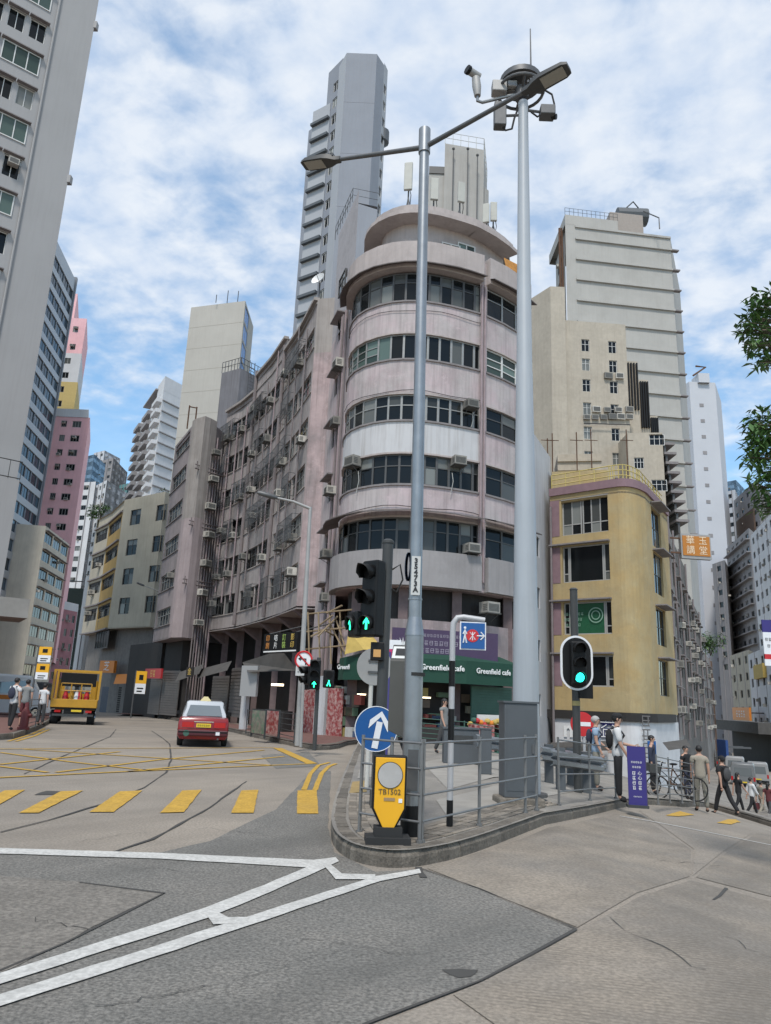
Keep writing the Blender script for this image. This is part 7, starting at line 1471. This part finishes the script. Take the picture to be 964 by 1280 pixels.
# --- bicycle and a hand cart behind the railing
def bicycle(label, b, rz, m_):
    t = thing('bicycle', label, 'bicycle', b, rz)
    for y in (-.5, .5):
        o = ob('wheel', MB().tube([(0, .3*math.cos(R(15*i)), .3*math.sin(R(15*i))) for i in range(25)], .02, 6), [TYRE], t, (0, y, .32)); mb = MB()
        for i in range(8): mb.tube([(0, 0, 0), (0, .29*math.cos(R(45*i)), .29*math.sin(R(45*i)))], .005, 3)
        ob('spokes', mb, [CHR], o)
    ob('frame', MB().tube([(0, -.5, .32), (0, -.1, .35), (0, .38, .75), (0, -.18, .78), (0, -.5, .32)], .02, 6).tube([(0, -.1, .35), (0, -.2, .88)], .018, 6).tube([(0, .5, .32), (0, .36, .95)], .02, 6), [m_], t, smooth=True)
    ob('saddle', MB().ell((0, -.22, .9), (.08, .13, .035), 8, 5), [BLACK], t, smooth=True); ob('handlebar', MB().tube([(-.27, .28, .98), (0, .36, .97), (.27, .28, .98)], .015, 6), [CHR], t, smooth=True); ob('crank', MB().disc((.03, -.1, .35), (1, 0, 0), .09, .02, 12), [STEELD], t); ob('basket', MB().bx(-.15, .15, .42, .7, .7, .92), [DARKGREY], t)
p = at(846, 985, 21.5); bicycle('black bicycle with a basket leaning behind the railing', Vector((p.x, p.y, g(p.x, p.y)+PH)), R(78), BLACK)
p = at(834, 980, 22.6); bicycle('red-brown bicycle parked behind the black one', Vector((p.x, p.y, g(p.x, p.y)+PH)), R(95), RUST)

# ------------------------------------------------------------------ people
SKIN = mat('skin', (.42, .25, .18), .6); HAIRB = mat('hair_black', (.012, .011, .011), .6); HAIRG = mat('hair_grey', (.35, .34, .33), .7)
CL = {n: mat('cloth_'+n, c, .9, var=.25, vscale=6) for n, c in dict(grey=(.22, .225, .22), white=(.6, .6, .6), blue=(.28, .38, .5), black=(.016, .016, .018), navy=(.03, .035, .06), khaki=(.2, .19, .16), tan=(.3, .27, .22), maroon=(.12, .03, .035), charcoal=(.06, .06, .062), olive=(.12, .11, .06)).items()}
def skin_mesh(name, V, E, mats, sub=1):
    me = bpy.data.meshes.new(name); me.from_pydata([v[:3] for v in V], E, []); o = bpy.data.objects.new('tmp', me)
    md = o.modifiers.new('k', 'SKIN'); md.use_smooth_shade = True; md.branch_smoothing = .3
    for v, s in zip(V, me.skin_vertices[0].data): r_ = v[3]; s.radius = r_ if isinstance(r_, tuple) else (r_, r_)
    me.skin_vertices[0].data[0].use_root = True
    sb = o.modifiers.new('s', 'SUBSURF'); sb.levels = sub; sb.render_levels = sub
    out = evaluated(o)
    out.materials.clear()
    for m_ in mats: out.materials.append(m_)
    return out
def join_mesh(me, mb, midx):
    bm = bmesh.new(); bm.from_mesh(me); vs = [bm.verts.new(v) for v in mb.v]
    for f in mb.f:
        try: ff = bm.faces.new([vs[i] for i in f]); ff.material_index = midx; ff.smooth = True
        except ValueError: pass
    bm.to_mesh(me); bm.free()
def person(label, loc, rz, shirt, trous, shoes='black', hair=HAIRB, cap=None, hgt=1.70, legs=((0, 0), (0, 0)), arms=((5, 10), (-5, 15)), sleeve=.55, bag=None, shorts=False, longhair=False, glasses=False, spread=.06, lean=0, dress=False, tote=None, head_turn=0):
    """local -y is forward; legs/arms: (swing deg forward, joint bend deg) for left(+x), right(-x)"""
    k = hgt/1.72; t = thing('person', label, 'person', loc, rz, 'people'); ty = lambda a: -math.sin(R(a))
    V = [(0, 0, .97, (.10, .075)), (0, .0, 1.12, (.095, .07)), (0, 0, 1.3, (.12, .08)), (0, 0, 1.43, (.095, .07)), (0, -.005, 1.5, .052), (0, -.02, 1.565, (.066, .075)), (0, -.02, 1.63, (.075, .092)), (0, -.012, 1.69, (.055, .07))]
    E = [(i, i+1) for i in range(7)]; parts = {'sl': [], 'tr': []}
    hands = []
    for s, (sw, bd) in ((1, arms[0]), (-1, arms[1])):
        sh = Vector((s*.185, .0, 1.405)); u = Vector((s*.1, ty(sw)*.99, -math.cos(R(sw)))).normalized(); el = sh+u*.285; f = Vector((s*.03, ty(sw+bd), -math.cos(R(sw+bd)))).normalized(); wr = el+f*.245; hd = wr+f*.075
        i = len(V); V += [(*sh, .058), (*el, .041), (*wr, .028), (*hd, (.036, .022))]; E += [(3, i), (i, i+1), (i+1, i+2), (i+2, i+3)]; parts['sl'].append((sh, el, wr)); hands.append((hd, f, s))
    feet = []
    for s, (sw, bd) in ((1, legs[0]), (-1, legs[1])):
        hp = Vector((s*.088, 0, .93)); u = Vector((s*spread*.5, ty(sw), -math.cos(R(sw)))).normalized(); kn = hp+u*.43; f = Vector((s*spread*.2, ty(sw-bd), -math.cos(R(sw-bd)))).normalized(); an = kn+f*.42; to = an+Vector((s*.02, -.15, -.045))
        i = len(V); V += [(*hp, .06), (*kn, .05 if not shorts else .058), (*an, .036), (*to, .03)]; E += [(0, i), (i, i+1), (i+1, i+2), (i+2, i+3)]; parts['tr'].append((hp, kn, an)); feet.append((an, to))
    zmin = min(f[1].z for f in feet)-.045; sc = Vector((k, k, k))
    def fix(mesh): mesh.transform(Matrix.Diagonal((k, k, k, 1)) @ Matrix.Translation((0, 0, -zmin))); return mesh
    me = skin_mesh('body', V, E, [SKIN, HAIRB]); mb = MB()
    mb.add([(0, -.125, 1.60), (-.015, -.105, 1.585), (.015, -.105, 1.585), (0, -.098, 1.635)], [(0, 1, 2), (0, 2, 3), (0, 3, 1)])
    for s in (-1, 1): mb.ell((s*.078, -.01, 1.615), (.012, .022, .032), 6, 4)
    mb.ell((0, -.1, 1.562), (.022, .008, .006), 6, 4)
    for hd, f, s in hands:
        a_ = Vector((0, 1, 0)) if abs(f.y) < .8 else Vector((0, 0, 1)); sd_ = f.cross(a_).cross(f).normalized()
        for q in range(4): o_ = hd+sd_*(.026-.0175*q); ln = (.07, .08, .075, .06)[q]; mb.tube([o_+f*.01, o_+f*(ln*.6)+Vector((0, 0, 0)), o_+f*ln+Vector((-s*.012, 0, 0))], [.0095, .0088, .007], 6)
        mb.tube([hd-f*.03+sd_*.02, hd+sd_*.05+f*.01, hd+sd_*.052+f*.035], [.011, .010, .008], 6)
    join_mesh(me, mb, 0); mb = MB()
    for s in (-1, 1): mb.ell((s*.03, -.105, 1.622), (.011, .006, .007), 6, 4)
    join_mesh(me, mb, 1); body = link('body', fix(me), t)
    g_ = 1.16
    SV = [(0, 0, .82, (.165, .13)), (0, 0, .95, (.165, .13)), (0, 0, 1.12, (.15, .115)), (0, 0, 1.3, (.172, .122)), (0, 0, 1.42, (.135, .1)), (0, 0, 1.475, (.07, .065))]; SE = [(0, 1), (1, 2), (2, 3), (3, 4), (4, 5)]
    for sh, el, wr in parts['sl']:
        e2 = sh.lerp(el, sleeve) if sleeve <= 1 else el.lerp(wr, sleeve-1); i = len(SV)
        if sleeve <= 1: SV += [(*sh, .08), (*e2, .066)]; SE += [(4, i), (i, i+1)]
        else: SV += [(*sh, .08), (*el, .058), (*e2, .044)]; SE += [(4, i), (i, i+1), (i+1, i+2)]
    link('shirt', fix(skin_mesh('shirt', SV, SE, [CL[shirt]])), t)
    TV = [(0, 0, 1.08, (.13, .1)), (0, 0, .93, (.155, .12))]; TE = [(0, 1)]
    for hp, kn, an in parts['tr']:
        e2 = kn.lerp(an, .12) if shorts else an+Vector((0, 0, .02)); i = len(TV)
        if shorts: TV += [(*hp, .1), (*kn, .085)]; TE += [(1, i), (i, i+1)]
        else: TV += [(*hp, .1), (*kn, .074), (*e2, .06)]; TE += [(1, i), (i, i+1), (i+1, i+2)]
    link('trousers', fix(skin_mesh('trousers', TV, TE, [CL[trous]])), t)
    for an, to in feet: link('shoe', fix(skin_mesh('shoe', [(*an, .05), (*an.lerp(to, .5)+Vector((0, 0, -.012)), .05), (*to, .045)], [(0, 1), (1, 2)], [CL[shoes]])), t)
    mb = MB(); mb.ell((0, .004, 1.645), (.088, .105, .092), 12, 8); mb.v = [(x, y, z if y > -.05 else max(z, 1.665)) for x, y, z in mb.v]
    if longhair: mb.ell((0, .06, 1.53), (.075, .05, .16), 10, 7)
    me = mb.mesh('hair', [hair], True); link('hair', fix(me), t)
    if cap: me = MB().ell((0, -.005, 1.675), (.095, .11, .075), 12, 7).bx(-.07, .07, -.2, -.09, 1.66, 1.675).mesh('cap', [cap], True); link('cap', fix(me), t)
    if glasses: link('sunglasses', fix(MB().bx(-.06, .06, -.122, -.108, 1.61, 1.637).mesh('sunglasses', [BLACK])), t)
    if bag: o = link('backpack', fix(MB().ell((0, .16, 1.22), (.14, .075, .2), 12, 8).mesh('backpack', [bag], True)), t)
    if bag: link('strap', fix(MB().tube([(.1, .12, 1.42), (.12, -.02, 1.47), (.12, -.14, 1.3), (.14, .05, 1.05)], .018, 5).tube([(-.1, .12, 1.42), (-.12, -.02, 1.47), (-.12, -.14, 1.3), (-.14, .05, 1.05)], .018, 5).mesh('strap', [bag])), t)
    if tote: hd = hands[0][0]; link('bag', fix(MB().bx(hd.x-.06, hd.x+.06, hd.y-.15, hd.y+.15, hd.z-.42, hd.z-.12).tube([(hd.x, hd.y-.08, hd.z-.12), (hd.x, hd.y, hd.z), (hd.x, hd.y+.08, hd.z-.12)], .012, 5).mesh('bag', [tote])), t)
    if lean: t.rotation_euler = (R(lean), 0, rz)
    return t
def stand(px, Y, on=PH, py=960): p = at(px, py, Y); return Vector((p.x, p.y, g(p.x, p.y)+on))
WALK = dict(legs=((22, 8), (-18, 18)), arms=((-18, 12), (20, 18)))
person('woman in sunglasses and grey top walking past the cafe', stand(554, 23.2), R(55), 'grey', 'charcoal', hgt=1.62, longhair=True, glasses=True, sleeve=.35, tote=CL['navy'], **dict(legs=((14, 4), (-12, 10)), arms=((-8, 10), (10, 15))))
person('grey-haired man in a light blue shirt behind the crash barrier', stand(746, 18.2), R(70), 'blue', 'khaki', hair=HAIRG, hgt=1.66, bag=CL['navy'], arms=((10, 40), (5, 20)))
person('man in white shirt and black cap waiting by the violet banner', stand(773, 16.0), R(75), 'white', 'black', cap=CL['black'], hgt=1.72, bag=CL['black'], arms=((15, 65), (10, 20)), sleeve=.9)
person('man in a grey T-shirt walking away beside the bicycle', stand(875, 21.6, .0), R(168), 'tan', 'khaki', hgt=1.74, **dict(legs=((8, 2), (-6, 6)), arms=((4, 12), (-4, 12))))
person('person in black shirt and cap with backpack striding down the right street', stand(903, 23.4, .0), R(205), 'black', 'black', cap=CL['black'], hgt=1.72, bag=CL['charcoal'], **WALK)
person('person in black mid-stride at the crossing of the right street', stand(921, 33, .0), R(100), 'black', 'black', hgt=1.66, longhair=True, **WALK)
person('person in a white jacket walking across the right street', stand(937, 35, .0), R(95), 'white', 'black', hgt=1.66, sleeve=1.8, **WALK)
person('person in khaki carrying a bag across the right street', stand(949, 36.5, .0), R(110), 'khaki', 'tan', hgt=1.66, sleeve=1.6, tote=CL['maroon'], **WALK)
person('person in a maroon top crossing behind the white jacket', stand(958, 34.5, .0), R(120), 'maroon', 'charcoal', hgt=1.62, longhair=True, **WALK)
person('person in dark olive at the edge of the crossing group', stand(968, 35.5, .0), R(100), 'olive', 'black', hgt=1.68, **WALK)
person('dark-clothed person behind the violet banner', stand(816, 22.5), R(60), 'navy', 'black', hgt=1.6, sleeve=1.8)
person('person in a black top and navy trousers by the bicycles', stand(858, 24.5), R(30), 'black', 'navy', hgt=1.58)
b1 = ong(12, 913, PH); person('person in a white T-shirt with a shoulder bag on the left pavement', b1, R(160), 'white', 'black', hgt=1.72, bag=CL['navy'], **dict(legs=((6, 2), (-6, 8)), arms=((4, 20), (-4, 15))))
b1 = ong(27, 909, PH); person('person in a pale grey top and dark red shorts on the left pavement', b1, R(185), 'grey', 'maroon', hgt=1.7, shorts=True, **dict(legs=((5, 2), (-8, 8)), arms=((4, 12), (-4, 12))))
b1 = ong(35, 908, PH); person('person in white beside the kerb railing on the left pavement', b1+Vector((0, 1, 0)), R(170), 'white', 'charcoal', hgt=1.6)

# ------------------------------------------------------------------ plants
LEAF = mat('leaf_green', (.055, .125, .03), .5, rand=.2, var=.4, vscale=1.2); LEAF2 = mat('leaf_light', (.085, .16, .04), .55, var=.4, vscale=1.2); BARK = mat('bark', (.12, .095, .07), .95, var=.5, vscale=5, bump=.6)
def leaves(mb, c, n, rad, ln, rr, mi=0):
    for _ in range(n):
        while True:
            v = Vector((rr.uniform(-1, 1), rr.uniform(-1, 1), rr.uniform(-1, 1)))
            if .15 < v.length < 1: break
        p = Vector(c)+Vector((v.x*rad[0], v.y*rad[1], v.z*rad[2])); d = Vector((rr.uniform(-1, 1), rr.uniform(-1, 1), rr.uniform(-.9, .35))).normalized(); s = d.cross(Vector((rr.uniform(-.3, .3), rr.uniform(-.3, .3), 1))).normalized(); l_ = ln*rr.uniform(.5, 1.35); w_ = l_*.17; up_ = s.cross(d)*l_*.06
        mb.add([p, p+d*l_*.45+s*w_+up_, p+d*l_, p+d*l_*.45-s*w_+up_], [(0, 1, 2, 3)], mi if rr.random() < .7 else 1-mi)
rr = random.Random(5); tb = Vector((10.4, 7.6, g(10.4, 7.6)+PH)); t = thing('street_tree', 'leafy street tree reaching in over the right-hand pavement', 'tree', tb)
loc = lambda px, py, Y: at(px, py, Y)-tb
clumps = []
for px, py, Y, n, rad in ((962, 400, 9.2, 150, .32), (945, 412, 9.0, 60, .2), (950, 385, 9.3, 60, .2), (948, 432, 9.0, 55, .17), (968, 440, 9.2, 90, .25), (935, 428, 9.0, 16, .12), (962, 545, 9.0, 130, .28), (948, 560, 9.1, 80, .22), (968, 590, 9.0, 120, .28), (948, 535, 9.2, 45, .18), (952, 590, 9.0, 45, .18), (945, 548, 9.1, 40, .16), (962, 622, 9.1, 60, .2), (975, 570, 9.3, 120, .3), (980, 410, 9.3, 140, .4), (955, 372, 9.2, 60, .2), (940, 398, 9.1, 45, .16), (932, 412, 9.0, 25, .12), (955, 452, 9.1, 45, .16), (940, 530, 9.1, 30, .14), (955, 520, 9.2, 60, .2), (940, 572, 9.1, 40, .16), (958, 635, 9.1, 45, .16), (950, 608, 9.1, 40, .16)): clumps.append((loc(px, py, Y), n, (rad, rad, rad*.8)))
for _ in range(46):
    a_ = rr.uniform(0, 6.28); r_ = rr.uniform(.4, 3.6); zz = rr.uniform(4.0, 8.6); p = Vector((1.0+r_*math.cos(a_)*1.05, r_*math.sin(a_), zz))
    q = tb+p; 
    d_ = q-Vector((0, 0, CAMH)); w_ = d_.dot(fw); px = 482+FPX*d_.dot(rt)/w_ if w_ > .5 else 2000
    if px > 1050 or w_ <= .5: clumps.append((p, 170, (.75, .75, .5)))
mb = MB()
for c, n, rad in clumps: leaves(mb, c, int(n*1.15), rad, .145, rr)
ob('crown', mb, [LEAF, LEAF2], t)
ob('trunk', MB().tube([(0, 0, -.1), (.02, 0, .4), (.1, .05, 2.0), (.2, .1, 3.6), (.35, .1, 5.4), (.5, .1, 7.2)], [.26, .19, .16, .13, .09, .04], 12), [BARK], t, smooth=True)
for c, n, rad in clumps:
    z0 = min(max(c.z-1.2, 2.6), 6.5); f0 = z0/7.2; st_ = Vector((.5*f0, .1, z0)); mid = st_.lerp(c, .5)+Vector((0, 0, .25)); br_ = MB().tube([st_, mid, c], [.045, .028, .01], 6); [br_.tube([mid.lerp(c, .55+.08*k_), c+Vector((rr.uniform(-1, 1)*rad[0], rr.uniform(-1, 1)*rad[1], rr.uniform(-.9, .7)*rad[2]))], [.008, .004], 4) for k_ in range(6)]; ob('branch', br_, [BARK], t, smooth=True)
def bush(label, p, rad, n, ln, nm='roof_shrub'):
    rr_ = random.Random(int(p.x*100)); t = thing(nm, label, 'shrub', p, 0); mb = MB()
    for k in range(6): leaves(mb, (rr_.uniform(-.7, .7)*rad[0], rr_.uniform(-.7, .7)*rad[1], rad[2]*rr_.uniform(.3, 1.3)), n, (rad[0]*.5, rad[1]*.5, rad[2]*.55), ln, rr_)
    ob('foliage', mb, [LEAF, LEAF2], t)
    for k in range(4): ob('stem', MB().tube([(0, 0, -.1), (rr_.uniform(-.4, .4)*rad[0], rr_.uniform(-.4, .4)*rad[1], rad[2])], [.05, .02], 5), [BARK], t)
p = at(207, 606, 74); bush('rooftop shrubs on the cream bend building', Vector((p.x, p.y, GT-.9)), (1.6, .8, 1.2), 110, .35)
p = at(888, 812, 84); bush('bush growing from the roof of the grimy row', Vector((p.x, p.y, p.z-.6)), (1.5, 1.2, 1.6), 130, .4)
p = at(127, 640, 118); bush('shrubs on the low ochre roof in front of the white block', Vector((p.x, p.y, p.z-1)), (2.2, 1, 1.3), 100, .5)

bpy.data.scenes.remove(TMP)
